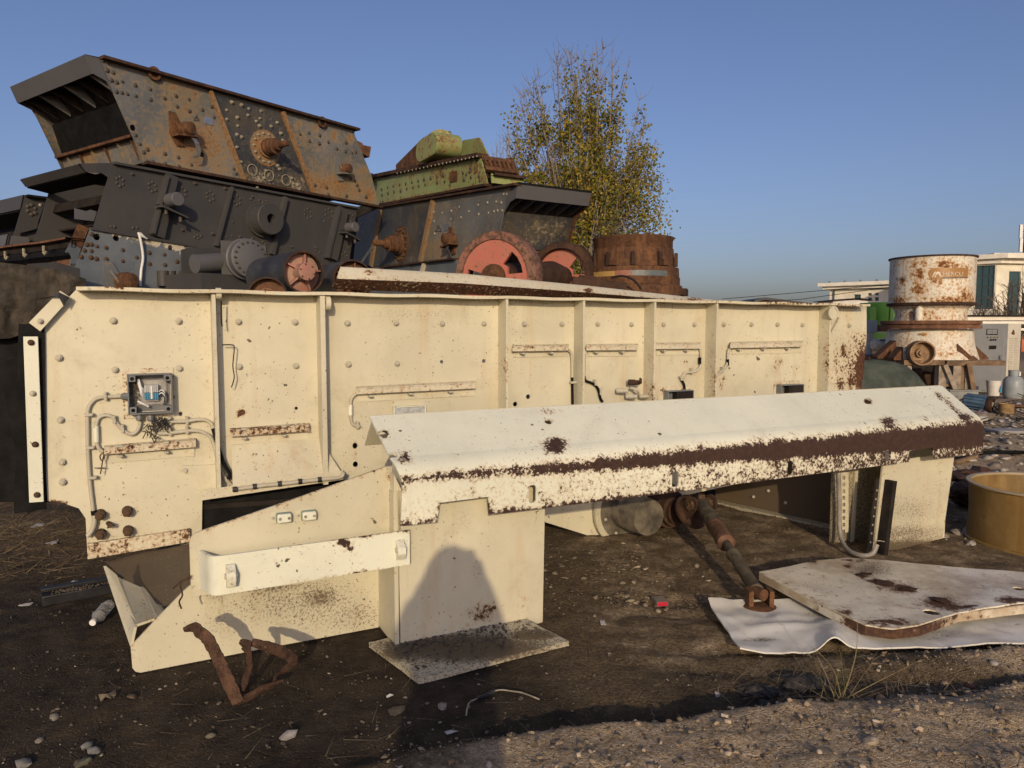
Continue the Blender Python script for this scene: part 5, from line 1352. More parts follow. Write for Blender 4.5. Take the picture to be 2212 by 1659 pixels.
# ------------------------------------------------------------------ helpers for the stacked machines
def plate(par, name, mat, fr, pts, c=0, thick=.012, holes=(), wf=None, step=.09, smooth=20, label=None):
    hh = [circ(*fr.ab(fr.hit(x, y, c)), r, 8) for x, y, r in holes]
    return MB().sheet(fr, AB(fr, pts, c), hh, step, c, thick).build(name, M[mat] if isinstance(mat, str) else mat, par, wf=wf, smooth=smooth, label=label)
def width_for(fr, p, q):
    P0 = fr.hit(*p); best = None
    for k in range(40, 600):
        W_ = k * .01; x, y = proj(P0 - fr.n * W_); d = abs(x[0] - q[0]) + .4 * abs(y[0] - q[1])
        if best is None or d < best[0]: best = (d, W_)
    return best[1]
def cross(par, name, mat, fr, pts, W_, c=0, wf=None, thick=None):
    """plate spanning the machine from side to side: pts is its section line on the near plate, thickness in the section"""
    P = [fr.hit(x, y, c) for x, y in pts]
    mb = MB(); th = thick or .015; nseg = 10
    up = (P[1] - P[0]).normalized().cross(fr.n).normalized() * th
    for i in range(len(P) - 1):
        for k in range(nseg):
            pass
        vv, ff = [], []
        na = 4
        for s_ in (0, 1):
            for a in range(na + 1):
                for k in range(nseg + 1):
                    vv.append(P[i].lerp(P[i + 1], a / na) - fr.n * (W_ * k / nseg) + up * s_)
        o_ = (na + 1) * (nseg + 1)
        for a in range(na):
            for k in range(nseg):
                q = a * (nseg + 1) + k; f = (q, q + 1, q + nseg + 2, q + nseg + 1); ff.append(f); ff.append(tuple(j + o_ for j in f[::-1]))
        for k in range(nseg):
            for a in (0, na):
                q = a * (nseg + 1) + k; ff.append((q, q + 1, q + 1 + o_, q + o_))
        for a in range(na):
            for k in (0, nseg):
                q = a * (nseg + 1) + k; ff.append((q, q + nseg + 1, q + nseg + 1 + o_, q + o_))
        mb.add(vv, ff)
    return mb.build(name, M[mat], par, wf=wf, smooth=20)
def strip_px(par, name, mat, fr, p, q, wpx, prot, wf=None, c0=.001):
    P0, Q0 = fr.hit(*p), fr.hit(*q); d = (Q0 - P0).normalized(); sd = d.cross(fr.n).normalized()
    w_ = (fr.hit(p[0] + wpx, p[1]) - P0).length / 2
    mb = MB(); nseg = 12
    vv = []
    for k in range(nseg + 1):
        X = P0.lerp(Q0, k / nseg); vv += [X - sd * w_ + fr.n * c0, X - sd * w_ + fr.n * prot, X + sd * w_ + fr.n * prot, X + sd * w_ + fr.n * c0]
    ff = [(4 * k + j, 4 * k + (j + 1) % 4, 4 * k + 4 + (j + 1) % 4, 4 * k + 4 + j) for k in range(nseg) for j in range(4)] + [(0, 1, 2, 3), (4 * nseg, 4 * nseg + 1, 4 * nseg + 2, 4 * nseg + 3)]
    return mb.add(vv, ff).build(name, M[mat], par, wf=wf, smooth=20)
def rivets(par, fr, pts, r, mat='bolt_dark', c=.001, name='rivet', bolt=False):
    for x, y in pts:
        stamp((BOLT if bolt else RIV)[mat], name, par, fr.hit(x, y, c), fr.n, R.random() * 3, r * R.uniform(.85, 1.15))
def hexring(x, y, rx=8, ry=10):
    return [(x + rx * math.sin(k * 1.047), y - ry * math.cos(k * 1.047) + rx * .28 * math.sin(k * 1.047)) for k in range(6)]
def bracket_mount(par, fr, x, y, s, mat='rust', strap=None):
    """spring seat on a side plate: gusset, round boss, shelf, hanging strap"""
    P = fr.hit(x, y); f = Fr(P, fr.u, fr.v, fr.n)
    mb = MB(); mb.prism([f.pt(-.30 * s, .36 * s, .002), f.pt(-.16 * s, .36 * s, .002), f.pt(.02 * s, .05 * s, .002), f.pt(.02 * s, -.32 * s, .002), f.pt(-.14 * s, -.34 * s, .002), f.pt(-.30 * s, -.10 * s, .002)], fr.n * .02)
    mb.build('mount_plate', M[mat], par)
    mb = MB(); mb.lathe(f.pt(.0, .03 * s, .02), fr.n, [(.15 * s, 0), (.15 * s, .18 * s), (.13 * s, .2 * s), (.13 * s, .30 * s), (.115 * s, .31 * s)], 18); mb.build('boss', M['rust'] if mat != 'greyblk' else M['greyblk'], par)
    mb = MB(); mb.prism([f.pt(-.2 * s, .22 * s, .022), f.pt(-.17 * s, .22 * s, .022), f.pt(-.12 * s, .02 * s, .2 * s), f.pt(-.15 * s, .02 * s, .2 * s)], Vector((0, 0, -.02))); mb.build('gusset', M[mat], par)
    mb = MB(); mb.prism([f.pt(-.26 * s, -.17 * s, .022), f.pt(.22 * s, -.12 * s, .022), f.pt(.22 * s, -.12 * s, .30 * s), f.pt(-.26 * s, -.17 * s, .30 * s)], Vector((0, 0, .025))); mb.build('shelf', M[mat], par)
    if strap:
        Pp = [f.pt(.10 * s, -.16 * s, .26 * s), f.pt(.14 * s, -.24 * s, .30 * s), f.pt(.2 * s, -.36 * s, .27 * s), f.pt(.2 * s, -.5 * s, .24 * s), f.pt(.12 * s, -.56 * s, .22 * s)]
        Pp = smoothpath(Pp, 4); mb = MB()
        vv = []
        for p in Pp: vv += [p - fr.u * .05 * s, p + fr.u * .05 * s]
        vv2 = [p + fr.n * .008 for p in vv]; n_ = len(Pp)
        ff = []
        for k in range(n_ - 1):
            ff += [(2 * k, 2 * k + 1, 2 * k + 3, 2 * k + 2), (2 * n_ + 2 * k, 2 * n_ + 2 * k + 2, 2 * n_ + 2 * k + 3, 2 * n_ + 2 * k + 1), (2 * k, 2 * k + 2, 2 * n_ + 2 * k + 2, 2 * n_ + 2 * k), (2 * k + 1, 2 * n_ + 2 * k + 1, 2 * n_ + 2 * k + 3, 2 * k + 3)]
        mb.add(vv + vv2, ff); mb.build('strap', M[strap], par, smooth=60)
def exciter_flange(par, fr, x, y, r, s, boltmat='bolt_pale', hub='rust'):
    P = fr.hit(x, y)
    mb = MB(); mb.lathe(P, fr.n, [(r, 0), (r, .02), (r * .55, .025), (r * .55, .06), (r * .48, .062)], 30); mb.build('flange_ring', M['old' if boltmat == 'bolt_pale' else 'rust'], par, wf=spots([], base=(.22, 0)), smooth=30)
    for k in range(14):
        th = k * .4488; stamp(BOLT[boltmat], 'bolt', par, P + (fr.u * math.cos(th) + fr.v * math.sin(th)) * r * .80 + fr.n * .021, fr.n, k, r * .085)
    mb = MB(); mb.lathe(P + fr.n * .05, fr.n, [(r * .48, 0), (r * .48, .06 * s), (r * .44, .07 * s), (r * .44, .16 * s), (r * .30, .17 * s), (r * .28, .23 * s), (r * .17, .24 * s), (r * .17, .38 * s), (r * .12, .40 * s)], 24); mb.build('shaft_end', M[hub], par, smooth=30)
def warn_triangle(par, fr, x, y, h, mat):
    pts = [fr.hit(x, y - h / 2, .003), fr.hit(x + h * .5, y + h / 2, .003), fr.hit(x - h * .5, y + h / 2, .003)]
    c_ = sum(pts, Vector((0, 0, 0))) / 3; mb = MB()
    for i in range(3):
        a, b = pts[i], pts[(i + 1) % 3]; mb.prism([a, b, c_.lerp(b, .72), c_.lerp(a, .72)], fr.n * .002)
    mb.prism([c_ + fr.u * .008 + Vector((0, 0, .03)), c_ - fr.u * .012 + Vector((0, 0, .0)), c_ + fr.u * .01, c_ - fr.u * .004 - Vector((0, 0, .03)), c_ + fr.u * .018 + Vector((0, 0, .006)), c_ - fr.u * .002 + Vector((0, 0, .006))], fr.n * .002)
    mb.build('warning_triangle', M[mat], par)

# ------------------------------------------------------------------ A: top rusty screen of the left stack
sA = thing('vibrating_screen', 'rust streaked dark screen with open hooded end, topmost of the left stack', 'machine', BK.pt(0, 2.3, 0))
WA = width_for(BK, (184, 118), (24, 196))
Aout = [(215, 126), (234, 127), (767, 284), (765, 288), (804, 384), (819, 446), (486, 387), (311, 351), (283, 288), (244, 199)]
Aw = spots([(400, 230, 46, 110, .17), (420, 310, 80, 66, .25), (372, 200, 34, 70, .16), (345, 160, 30, 50, .12), (470, 350, 60, 40, .17), (340, 330, 60, 26, .17), (420, 345, 60, 26, .2), (510, 370, 20, 14, .12), (360, 285, 26, 40, .13), (710, 400, 100, 34, .26), (770, 410, 40, 40, .22), (800, 420, 20, 26, .25), (660, 300, 90, 90, .09),
            (260, 160, 7, 7, .25), (370, 191, 7, 7, .25), (423, 207, 7, 9, .32), (473, 222, 8, 10, .32), (643, 268, 7, 8, .28), (682, 278, 7, 8, .28), (721, 294, 7, 13, .32), (755, 300, 7, 14, .3), (287, 276, 9, 9, .22), (436, 330, 14, 14, .2), (780, 370, 30, 10, .2)], base=(.03, 0))
plate(sA, 'side_plate', 'old', BK, Aout, holes=[(287, 276, .035), (436, 334, .03)], wf=Aw, step=.06)
plate(sA, 'hood_cheek', 'greyplate', BK, [(184, 118), (214, 126), (243, 199), (231, 176), (215, 167), (201, 159)], c=.004, wf=spots([(195, 150, 12, 12, .15)], base=(.03, 0)))
plate(sA, 'exciter_panel', 'olddark', BK, [(454, 200), (606, 243), (672, 418), (526, 391)], c=.014, thick=.012, step=.05,
      wf=spots([(575, 322, 44, 60, .13), (560, 385, 80, 24, .17), (500, 300, 30, 40, .06), (620, 360, 30, 60, .10), (640, 400, 24, 24, .2), (560, 215, 60, 18, .06), (570, 290, 40, 20, .12)], base=(.01, 0)))
strip_px(sA, 'stiffener', 'old', BK, (451, 196), (526, 391), 6, .05, spots([], base=(.22, 0)))
strip_px(sA, 'stiffener', 'old', BK, (607, 242), (675, 420), 7, .05, spots([], base=(.24, 0)))
def flange_px(par, name, mat, fr, p, q, drop, c0, c1, wf=None):
    P0, Q0 = fr.hit(*p), fr.hit(*q); mb = MB(); mb.prism([P0 + fr.n * c0, Q0 + fr.n * c0, Q0 + fr.n * c1, P0 + fr.n * c1], Vector((0, 0, -drop))); return mb.build(name, M[mat], par, wf=wf)
flange_px(sA, 'top_flange', 'darkrust', BK, (215, 122), (769, 279), .03, -.05, .09)
flange_px(sA, 'bottom_flange', 'darkrust', BK, (311, 349), (820, 446), .03, -.05, .07)
mb = MB()
# end of the box: hood fascia, soffit, dark back board, ledge, lower board
cross(sA, 'hood_fascia', 'greyplate', BK, [(184, 118), (201, 159)], WA, wf=spots([], base=(.01, 0)))
cross(sA, 'hood_top', 'darkvoid', BK, [(184, 117), (222, 125)], WA)
inn = BK.u * .35
def cross_in(name, mat, p, q, d0, d1, th=.02, par=None, W_=None, fr=BK, wf=None):
    P0, Q0 = fr.hit(*p) + fr.u * d0, fr.hit(*q) + fr.u * d1
    nseg = 12; vv, ff = [], []
    e_ = (Q0 - P0).normalized().cross(fr.n).normalized() * th
    for s_ in (0, 1):
        for a in range(5):
            for k in range(nseg + 1): vv.append(P0.lerp(Q0, a / 4) - fr.n * ((W_ or WA) * k / nseg) + e_ * s_)
    o_ = 5 * (nseg + 1)
    for a in range(4):
        for k in range(nseg):
            q_ = a * (nseg + 1) + k; f = (q_, q_ + 1, q_ + nseg + 2, q_ + nseg + 1); ff += [f, tuple(j + o_ for j in f[::-1])]
    for k in range(nseg):
        for a in (0, 4): q_ = a * (nseg + 1) + k; ff.append((q_, q_ + 1, q_ + 1 + o_, q_ + o_))
    return MB().add(vv, ff).build(name, M[mat], par or sA, wf=wf, smooth=20)
cross_in('soffit', 'darkvoid', (219, 127), (246, 206), .02, .20); cross_in('hood_inner', 'darkvoid', (186, 119), (222, 127), .02, .06)
cross_in('back_board', 'black', (246, 206), (283, 287), .16, .10)
cross_in('ledge', 'rust', (283, 290), (283, 287), -.01, .20, .03)
cross_in('lower_board', 'old', (284, 290), (311, 350), .08, .02, wf=spots([(140, 330, 30, 40, .1), (190, 330, 24, 30, .25), (100, 300, 20, 40, .2)], base=(.06, 0)))
for k in range(6):
    t = (k + .25) / 6
    off = -BK.n * (WA * t)
    p0, p1, p2 = BK.hit(201, 159), BK.hit(240, 202) + BK.u * .16, BK.hit(222, 150) + BK.u * .2
    mb = MB(); mb.prism([p0 + off, p1 + off, p2 + off], -BK.n * .02); mb.build('hood_gusset', M['darkvoid'] if k % 2 else M['old'], sA)
    q0, q1, q2, q3 = BK.hit(284, 293), BK.hit(309, 348), BK.hit(309, 348) + BK.u * .1, BK.hit(284, 293) + BK.u * .16
    mb = MB(); mb.prism([q0 + off + BK.u * .02, q1 + off + BK.u * .01, q2 + off, q3 + off], -BK.n * .02); mb.build('lower_gusset', M['old'] if k % 2 else M['rust'], sA, wf=spots([], base=(.1, 0)))
P_ = [BK.hit(x, y) for x, y in [(184, 118), (201, 159), (215, 167), (231, 176), (244, 199), (283, 288), (311, 351), (420, 372), (520, 300), (234, 127)]]
mb = MB(); mb.prism([p - BK.n * WA for p in P_], -BK.n * .015); mb.build('side_plate', M['old'], sA, wf=spots([(100, 330, 40, 60, .2)], base=(.05, 0)), label='far side plate')
Bz = [BK.hit(x, y) - BK.n * WA for x, y in Aout]
mb = MB(); mb.prism(Bz, -BK.n * .014); mb.build('side_plate', M['old'], sA, label='far side plate')
mb = MB()
for px_, py_ in ((350, 250), (480, 330), (600, 330), (720, 390)):
    mb = MB(); mb.tube([BK.hit(px_, py_) - BK.n * .01, BK.hit(px_, py_) - BK.n * (WA - .01)], .12, 12); mb.build('cross_tube', M['darkvoid'], sA, smooth=60)
cross(sA, 'screen_deck', 'darkvoid', BK, [(300, 300), (800, 420)], WA - .02, c=-.02)
exciter_flange(sA, BK, 572, 320, .22, 1.0)
bracket_mount(sA, BK, 393, 284, .52, 'rust', 'steel')
bracket_mount(sA, BK, 738, 368, .46, 'old')
# name plate, warning sign, lifting rings, torn end bracket
mb = MB(); mb.prism([BK.hit(440, 251, .003), BK.hit(461, 255, .003), BK.hit(462, 271, .003), BK.hit(441, 267, .003)], BK.n * .004); mb.build('name_plate', M['steel'], sA)
warn_triangle(sA, BK, 425, 254, 14, 'olddark')
for x, y in ((331, 153), (694, 259)):
    mb = MB(); P = BK.hit(x, y, .02); mb.ring(P - Vector((0, 0, .03)), BK.n, .045, .072, .03, 18); mb.build('lifting_ring', M['rust'], sA)
mb = MB(); mb.prism([BK.hit(770, 303, -.1), BK.hit(783, 309, -.1), BK.hit(784, 313, -.1), BK.hit(802, 317, -.1), BK.hit(798, 340, -.1), BK.hit(781, 330, -.1), BK.hit(776, 333, -.1)], -BK.n * .12); mb.build('end_bracket', M['copper'], sA)
rv = [(222, 131), (237, 135), (231, 152), (244, 157), (240, 173), (252, 178), (264, 176), (251, 198), (263, 200), (275, 203), (292, 184), (293, 207), (316, 152), (324, 193), (325, 215), (345, 172), (330, 167),
      (380, 207), (408, 215), (355, 212), (382, 230), (409, 240), (437, 237), (457, 230), (293, 292), (302, 311), (310, 329), (318, 323), (318, 349), (330, 350), (356, 332), (385, 340), (356, 354), (386, 360), (413, 356), (376, 250), (368, 256), (368, 272), (462, 253), (510, 375), (505, 365),
      (540, 213)]
rivets(sA, BK, rv, .022, 'bolt_dark')
rv2 = [(489, 238), (500, 221), (521, 227), (537, 235), (512, 254), (535, 249), (563, 240), (561, 256), (489, 258), (513, 272), (560, 272), (585, 273), (511, 291), (521, 296), (511, 318), (506, 333), (520, 350), (553, 262), (598, 265), (606, 288), (610, 303), (609, 331), (599, 358), (574, 369), (603, 365), (570, 385), (555, 405), (629, 385), (633, 397), (642, 400)]
rivets(sA, BK, rv2, .021, 'bolt_pale', c=.015, bolt=True, name='bolt')
rv3 = [(693, 271), (702, 273), (667, 287), (648, 290), (690, 292), (668, 305), (689, 310), (709, 307), (727, 321), (746, 327), (747, 308), (760, 330), (768, 328), (705, 405), (709, 421), (757, 385), (766, 391), (771, 400), (775, 410), (748, 423), (790, 425), (680, 400)]
rivets(sA, BK, rv3, .026, 'bolt_dark')
for x, y in ((545, 367), (581, 379), (618, 389)):
    mb = MB(); mb.ring(BK.hit(x, y, .0265), BK.n, .062, .072, .006, 16); mb.build('ring_mark', M['bolt_pale'], sA)

# ------------------------------------------------------------------ B: charcoal screen under it
sB = thing('vibrating_screen', 'matt charcoal screen with round shaft cover, under the rusty screen of the left stack', 'machine', BK.pt(0, 1.6, 0))
BKb = BK.off(.10)
WB = width_for(BKb, (185, 371), (58, 398))
Bout = [(243, 352), (771, 450), (755, 560), (600, 600), (470, 560), (204, 500), (203, 488)]
plate(sB, 'side_plate', 'greyblk', BKb, Bout, wf=spots([], base=(.0, 0)), step=.12)
flange_px(sB, 'top_flange', 'greyblk', BKb, (243, 350), (772, 448), .025, -.04, .05)
def cross_b(name, mat, p, q, d0, d1, th=.02): return cross_in(name, mat, p, q, d0, d1, th, sB, WB, BKb)
plate(sB, 'hood_cheek', 'greyblk', BKb, [(243, 352), (173, 353), (186, 371), (220, 374), (235, 384)], c=-.004)
cross_b('hood_plate', 'greyblk', (173, 353), (186, 371), 0, 0); cross_b('hood_soffit', 'black', (186, 371), (236, 386), 0, .02)
cross_b('back_board', 'darkvoid', (236, 386), (205, 490), .5, .45); cross_b('end_beam', 'darkvoid', (226, 420), (220, 440), .22, .22, .12)
cross_b('screen_deck', 'darkvoid', (215, 470), (740, 560), .2, 0)
plate(sB, 'end_tab', 'greyplate', BKb, [(162, 450), (186, 456), (196, 453), (209, 457), (203, 478), (162, 473)], c=-.05, thick=.015)
mb = MB(); mb.prism([BKb.hit(x, y) - BKb.n * WB for x, y in [(243, 352), (173, 353), (186, 371), (235, 385), (203, 500), (600, 590), (755, 560), (771, 450)]], -BK.n * .014); mb.build('side_plate', M['greyblk'], sB, label='far side plate')
strip_px(sB, 'channel_stiffener', 'greyblk', BKb, (366, 380), (336, 512), 24, .07); strip_px(sB, 'channel_edge', 'greyblk', BKb, (354, 383), (323, 506), 4, .10)
strip_px(sB, 'stiffener', 'greyblk', BKb, (497, 405), (463, 532), 5, .06); strip_px(sB, 'stiffener', 'greyblk', BKb, (612, 427), (583, 550), 7, .07)
strip_px(sB, 'channel_stiffener', 'greyblk', BKb, (736, 451), (712, 560), 20, .07); strip_px(sB, 'channel_edge', 'greyblk', BKb, (725, 452), (700, 558), 4, .10)
def motor_foot(x, y, s):
    P = BKb.hit(x, y, .07); f = Fr(P, BK.u, (0, 0, 1), BK.n)
    mb = MB(); mb.prism([f.pt(-.23 * s, -.06 * s, 0), f.pt(.02 * s, .05 * s, .0), f.pt(.26 * s, -.20 * s, .0), f.pt(.22 * s, -.20 * s, .22 * s), f.pt(-.2 * s, -.07 * s, .22 * s)], Vector((0, 0, -.02))); mb.build('foot_plate', M['greyblk'], sB)
    mb = MB(); mb.lathe(f.pt(.02 * s, .05 * s, .02), BK.n, [(.11 * s, 0), (.11 * s, .24 * s), (.10 * s, .25 * s)], 18); mb.build('boss', M['greyplate'], sB, smooth=40)
    for dx in (-.1, .14): mb = MB(); mb.lathe(f.pt(dx * s, (-.09 if dx < 0 else -.18) * s, .12 * s), (0, 0, -1), [(.028 * s, 0), (.028 * s, .10 * s)], 10); mb.build('stud', M['bolt_dark'], sB)
motor_foot(362, 440, .68); motor_foot(748, 497, .62)
Pc = BKb.hit(562, 476)
mb = MB(); mb.ring(Pc, BK.n, .05, .21, .05, 36); mb.lathe(Pc + BK.n * .05, BK.n, [(.19, 0), (.19, .16), (.18, .17), (.062, .17), (.062, .05)], 36, cap=False); mb.build('shaft_cover', M['greyblk'], sB, smooth=35)
mb = MB(); mb.lathe(Pc + BK.n * .03, BK.n, [(.06, 0), (.055, .06), (.03, .08)], 16); mb.build('shaft_end', M['greyplate'], sB)
for x, y in ((259, 392), (329, 404), (394, 415), (454, 424), (512, 433), (665, 461), (710, 461)): rivets(sB, BKb, hexring(x, y), .017)
rivets(sB, BKb, [(240, 489), (247, 490), (296, 492), (560, 433), (568, 437), (542, 430), (576, 434), (620, 446), (618, 456), (756, 462), (762, 466), (751, 470), (758, 478), (490, 454), (485, 468), (480, 490), (501, 510), (517, 513), (545, 515), (427, 508), (434, 510), (421, 512), (428, 515), (595, 535), (604, 538), (684, 540), (690, 545), (680, 552), (365, 508), (356, 506), (287, 492), (503, 479), (490, 512), (568, 522), (573, 527), (720, 470), (700, 478), (752, 535), (746, 545), (750, 552), (740, 550)], .017)
rivets(sB, BKb, [(285, 376), (420, 396), (485, 407), (393, 497), (458, 505), (545, 425), (629, 533), (681, 535), (518, 511)], .02, bolt=True, mat='bolt_dark', name='bolt')

# ------------------------------------------------------------------ C: blue grey screen at the bottom of the left stack
sC = thing('vibrating_screen', 'faded blue grey screen with pale chipped top strip, lowest of the left stack', 'machine', BK.pt(0, 0, 0))
BKc = BK.off(.32)
WC = 2.3
Cout = [(196, 492), (600, 561), (600, 760), (120, 760), (150, 620), (161, 580), (178, 540)]
plate(sC, 'side_plate', 'blueold', BKc, Cout, step=.08, holes=[(209, 512, .035), (251, 514, .035), (368, 535, .03)],
      wf=spots([(210, 512, 8, 8, .12)], base=(.0, .0), lines=[(200, 497, 590, 566, 6, .42), (330, 522, 600, 574, 10, .45)]))
flange_px(sC, 'top_flange', 'greyblk', BKc, (195, 491), (600, 560), .025, -.06, .03)
plate(sC, 'rusty_tab', 'rust', BKc, [(169, 483), (192, 493), (175, 537), (152, 525)], c=-.02, thick=.014)
plate(sC, 'end_cheek', 'blueold', BKc, [(152, 525), (175, 537), (161, 580), (149, 574), (155, 556), (150, 546), (141, 545)], c=-.012, thick=.012, wf=spots([(150, 560, 14, 20, .1)], base=(.05, 0)))
def beam_left(name, mat, ys, W_, x=160, par=None, d=0.0, th=.03):
    P0 = BKc.hit(x, ys[0]) + BK.u * d; P1 = BKc.hit(x, ys[1]) + BK.u * d
    nseg = 16; vv, ff = [], []
    for s_ in (0, 1):
        for a in (0, 1, 2):
            for k in range(nseg + 1):
                q = P0.lerp(P1, a / 2) - BK.n * (W_ * k / nseg) + BK.u * th * s_ + Vector((0, 0, .02 * noise.noise(Vector((k * .5, ys[0] * .1, 0)))))
                vv.append(q)
    o_ = 3 * (nseg + 1)
    for a in range(2):
        for k in range(nseg):
            q = a * (nseg + 1) + k; f = (q, q + 1, q + nseg + 2, q + nseg + 1); ff += [f, tuple(j + o_ for j in f[::-1])]
    for k in range(nseg):
        for a in (0, 2): q = a * (nseg + 1) + k; ff.append((q, q + 1, q + 1 + o_, q + o_))
    return MB().add(vv, ff).build(name, M[mat], par or sC, smooth=20)
beam_left('end_beam', 'darkvoid', (518, 533), 3.2, 155, d=.0); beam_left('end_beam', 'copper', (514, 518), 3.2, 155, d=-.06, th=.2)
beam_left('lower_beam', 'copper', (556, 570), 3.2, 158, d=.10); beam_left('lower_beam', 'darkvoid', (536, 556), 3.2, 158, d=.25); beam_left('lower_lip', 'copper', (570, 573), 3.2, 158, d=-.02, th=.18)
beam_left('back_board', 'black', (500, 640), 3.4, 175, d=.5)
for k in range(4):
    P = BKc.hit(150, 524) - BK.n * (.5 + k * .45) - BK.u * .02; mb = MB(); mb.tube(smoothpath([P, P + Vector((0, 0, -.07)), P + Vector((.03, -.03, -.085)), P + Vector((.05, -.04, -.06))], 3), .012, 5); mb.build('hook', M['bolt_pale'], sC)
rivets(sC, BKc, [(187, 528), (197, 528), (209, 532), (229, 535), (182, 541), (197, 542), (265, 540), (175, 555), (196, 556), (208, 559), (229, 560), (265, 564), (322, 546), (355, 550), (356, 572), (323, 570), (382, 565), (295, 556), (198, 506)], .022, 'bolt_rust')
bracket_mount(sC, BKc, 262, 612, .6, 'old')
for k, x in enumerate((353, 369, 385)): mb = MB(); mb.lathe(BKc.hit(x, 618, .05), (0, 0, 1), [(.06, 0), (.06, .16)], 12); mb.build('spring_cup', M['greyblk'], sC)
rope = MB(); rope.tube(smoothpath([BKc.hit(299, 502, .05), BKc.hit(304, 520, .05), BKc.hit(309, 555, .03), BKc.hit(305, 585, .04), BKc.hit(303, 618, .04)], 5), .014, 6)
rope.tube(smoothpath([BKc.hit(299, 502, .05), BKc.hit(307, 510, .06), BKc.hit(318, 516, .05), BKc.hit(312, 512, .05), BKc.hit(303, 503, .05)], 4), .010, 5)
ro = thing('rope', 'white rope tied over the top strip of the blue grey screen', 'rope', BKc.hit(303, 618, .04)); rope.build('cord', WHT, ro, smooth=80)

# ------------------------------------------------------------------ D: grey tube and gearbox in front of it
BKd = BK.off(.75)
sD = thing('exciter_motor', 'dark grey motor tube with bolted round gearbox cover, before the left stack', 'motor', BKd.hit(480, 640))
plate(sD, 'rear_plate', 'greyblk', BKd, [(392, 540), (410, 534), (560, 540), (560, 600), (392, 592)], c=-.12)
p0, p1 = BKd.hit(420, 570, .1), BKd.hit(486, 566, .1)
mb = MB(); mb.lathe(p0, (p1 - p0), [(.098, 0), (.098, (p1 - p0).length)], 24); mb.build('motor_tube', M['greyplate'], sD, smooth=60)
plate(sD, 'flange_plate', 'greyblk', facing(p1.y - .12), [(476, 519), (540, 523), (574, 531), (580, 600), (479, 594)], c=0, thick=.02)
gc = at(528, 560, p1.y - .16); ax = Vector((.72, -.69, .02)).normalized()
mb = MB(); mb.lathe(gc, ax, [(.215, 0), (.215, .03), (.20, .04), (.20, .12), (.185, .13), (0, .135)], 36, cap=False); mb.build('gearbox_cover', M['greyplate'], sD, smooth=35)
fr_ = Fr(gc, ax.cross(Vector((0, 0, 1))).normalized(), None or ax.cross(ax.cross(Vector((0, 0, 1)))).normalized(), ax)
for k in range(18):
    th = k * .349; stamp(BOLT['bolt_dark'], 'bolt', sD, gc + (fr_.u * math.cos(th) + fr_.v * math.sin(th)) * .165 + ax * .131, ax, 0, .014)
mb = MB(); mb.boxf(BKd, *(BKd.ab(BKd.hit(392, 592))[0], BKd.ab(BKd.hit(620, 600))[0]), BKd.hit(392, 640).z - .8, BKd.hit(392, 592).z, -.3, .35); mb.build('bed', M['greyblk'], sD)

# ------------------------------------------------------------------ E: more screens at the far left
BKe = BK.off(-2.75)
sE = thing('vibrating_screen', 'charcoal screen end with hood and riveted strip, cut by the left edge', 'machine', BKe.hit(40, 520))
plate(sE, 'side_strip', 'greyblk', BKe, [(55, 422), (101, 428), (83, 478), (75, 494), (25, 524)], step=.15)
plate(sE, 'side_plate', 'greyblk', BKe, [(101, 427), (161, 459), (210, 480), (210, 640), (20, 640), (25, 524), (60, 500)], c=-.02, wf=spots([], base=(.05, 0)), step=.2)
flange_px(sE, 'top_flange', 'black', BKe, (55, 421), (102, 427), .03, -.1, .08)
WE = 2.2
cross_in('hood_fascia', 'greyblk', (54, 422), (47, 453), 0, 0, .02, sE, WE, BKe); cross_in('soffit', 'black', (47, 453), (40, 470), .0, .3, .02, sE, WE, BKe); cross_in('back_board', 'darkvoid', (45, 465), (20, 540), .4, .4, .02, sE, WE, BKe)
cross_in('lower_board', 'greyplate', (30, 508), (24, 532), -.05, -.05, .02, sE, WE, BKe); cross_in('ledge', 'copper', (25, 532), (22, 545), 0, .2, .02, sE, WE, BKe)
plate(sE, 'end_tab', 'greyplate', BKe, [(26, 509), (60, 512), (64, 518), (62, 530), (22, 528)], c=.06, thick=.02)
rivets(sE, BKe, hexring(68, 453, 9, 10), .026); rivets(sE, BKe, [(87, 443)], .02, 'bolt_pale')
mb = MB()
plate(sE, 'lower_flange', 'greyblk', BKe, [(38, 497), (60, 487), (82, 482), (80, 494), (45, 503), (40, 510)], c=.05)

# ------------------------------------------------------------------ F: dark screen on the right
sF = thing('vibrating_screen', 'dark screen with hooded scuffed black end facing the tree, under the green feeder', 'machine', FRK.pt(0, 0, 0))
WF = width_for(FRK, (1120, 397), (1277, 415))
Fout = [(822, 448), (1112, 398), (1096, 415), (1080, 498), (1068, 620), (790, 640), (803, 574), (764, 572), (764, 554), (773, 471)]
plate(sF, 'side_plate', 'old', FRK, Fout, step=.07, wf=spots([(960, 490, 26, 80, .06), (950, 540, 40, 40, .17), (790, 520, 20, 60, .02), (894, 450, 7, 9, .35), (860, 452, 7, 10, .35), (828, 460, 8, 9, .25), (963, 442, 8, 6, .25), (1095, 405, 8, 8, .3), (940, 520, 30, 50, .10)], base=(-.02, 0)))
plate(sF, 'exciter_panel', 'olddark', FRK, [(826, 452), (937, 433), (909, 566), (806, 576)], c=.014, step=.06, wf=spots([(866, 528, 30, 44, .05), (880, 560, 40, 12, .12)], base=(-.05, 0)))
flange_px(sF, 'top_flange', 'darkrust', FRK, (822, 446), (1120, 396), .025, -.04, .06)
strip_px(sF, 'stiffener', 'old', FRK, (824, 451), (804, 574), 6, .04, spots([], base=(.18, 0))); strip_px(sF, 'stiffener', 'old', FRK, (939, 432), (911, 565), 6, .04, spots([], base=(.2, 0)))
plate(sF, 'hood_cheek', 'greyplate', FRK, [(1096, 415), (1119, 397), (1114, 428), (1100, 438), (1089, 458)], c=.003)
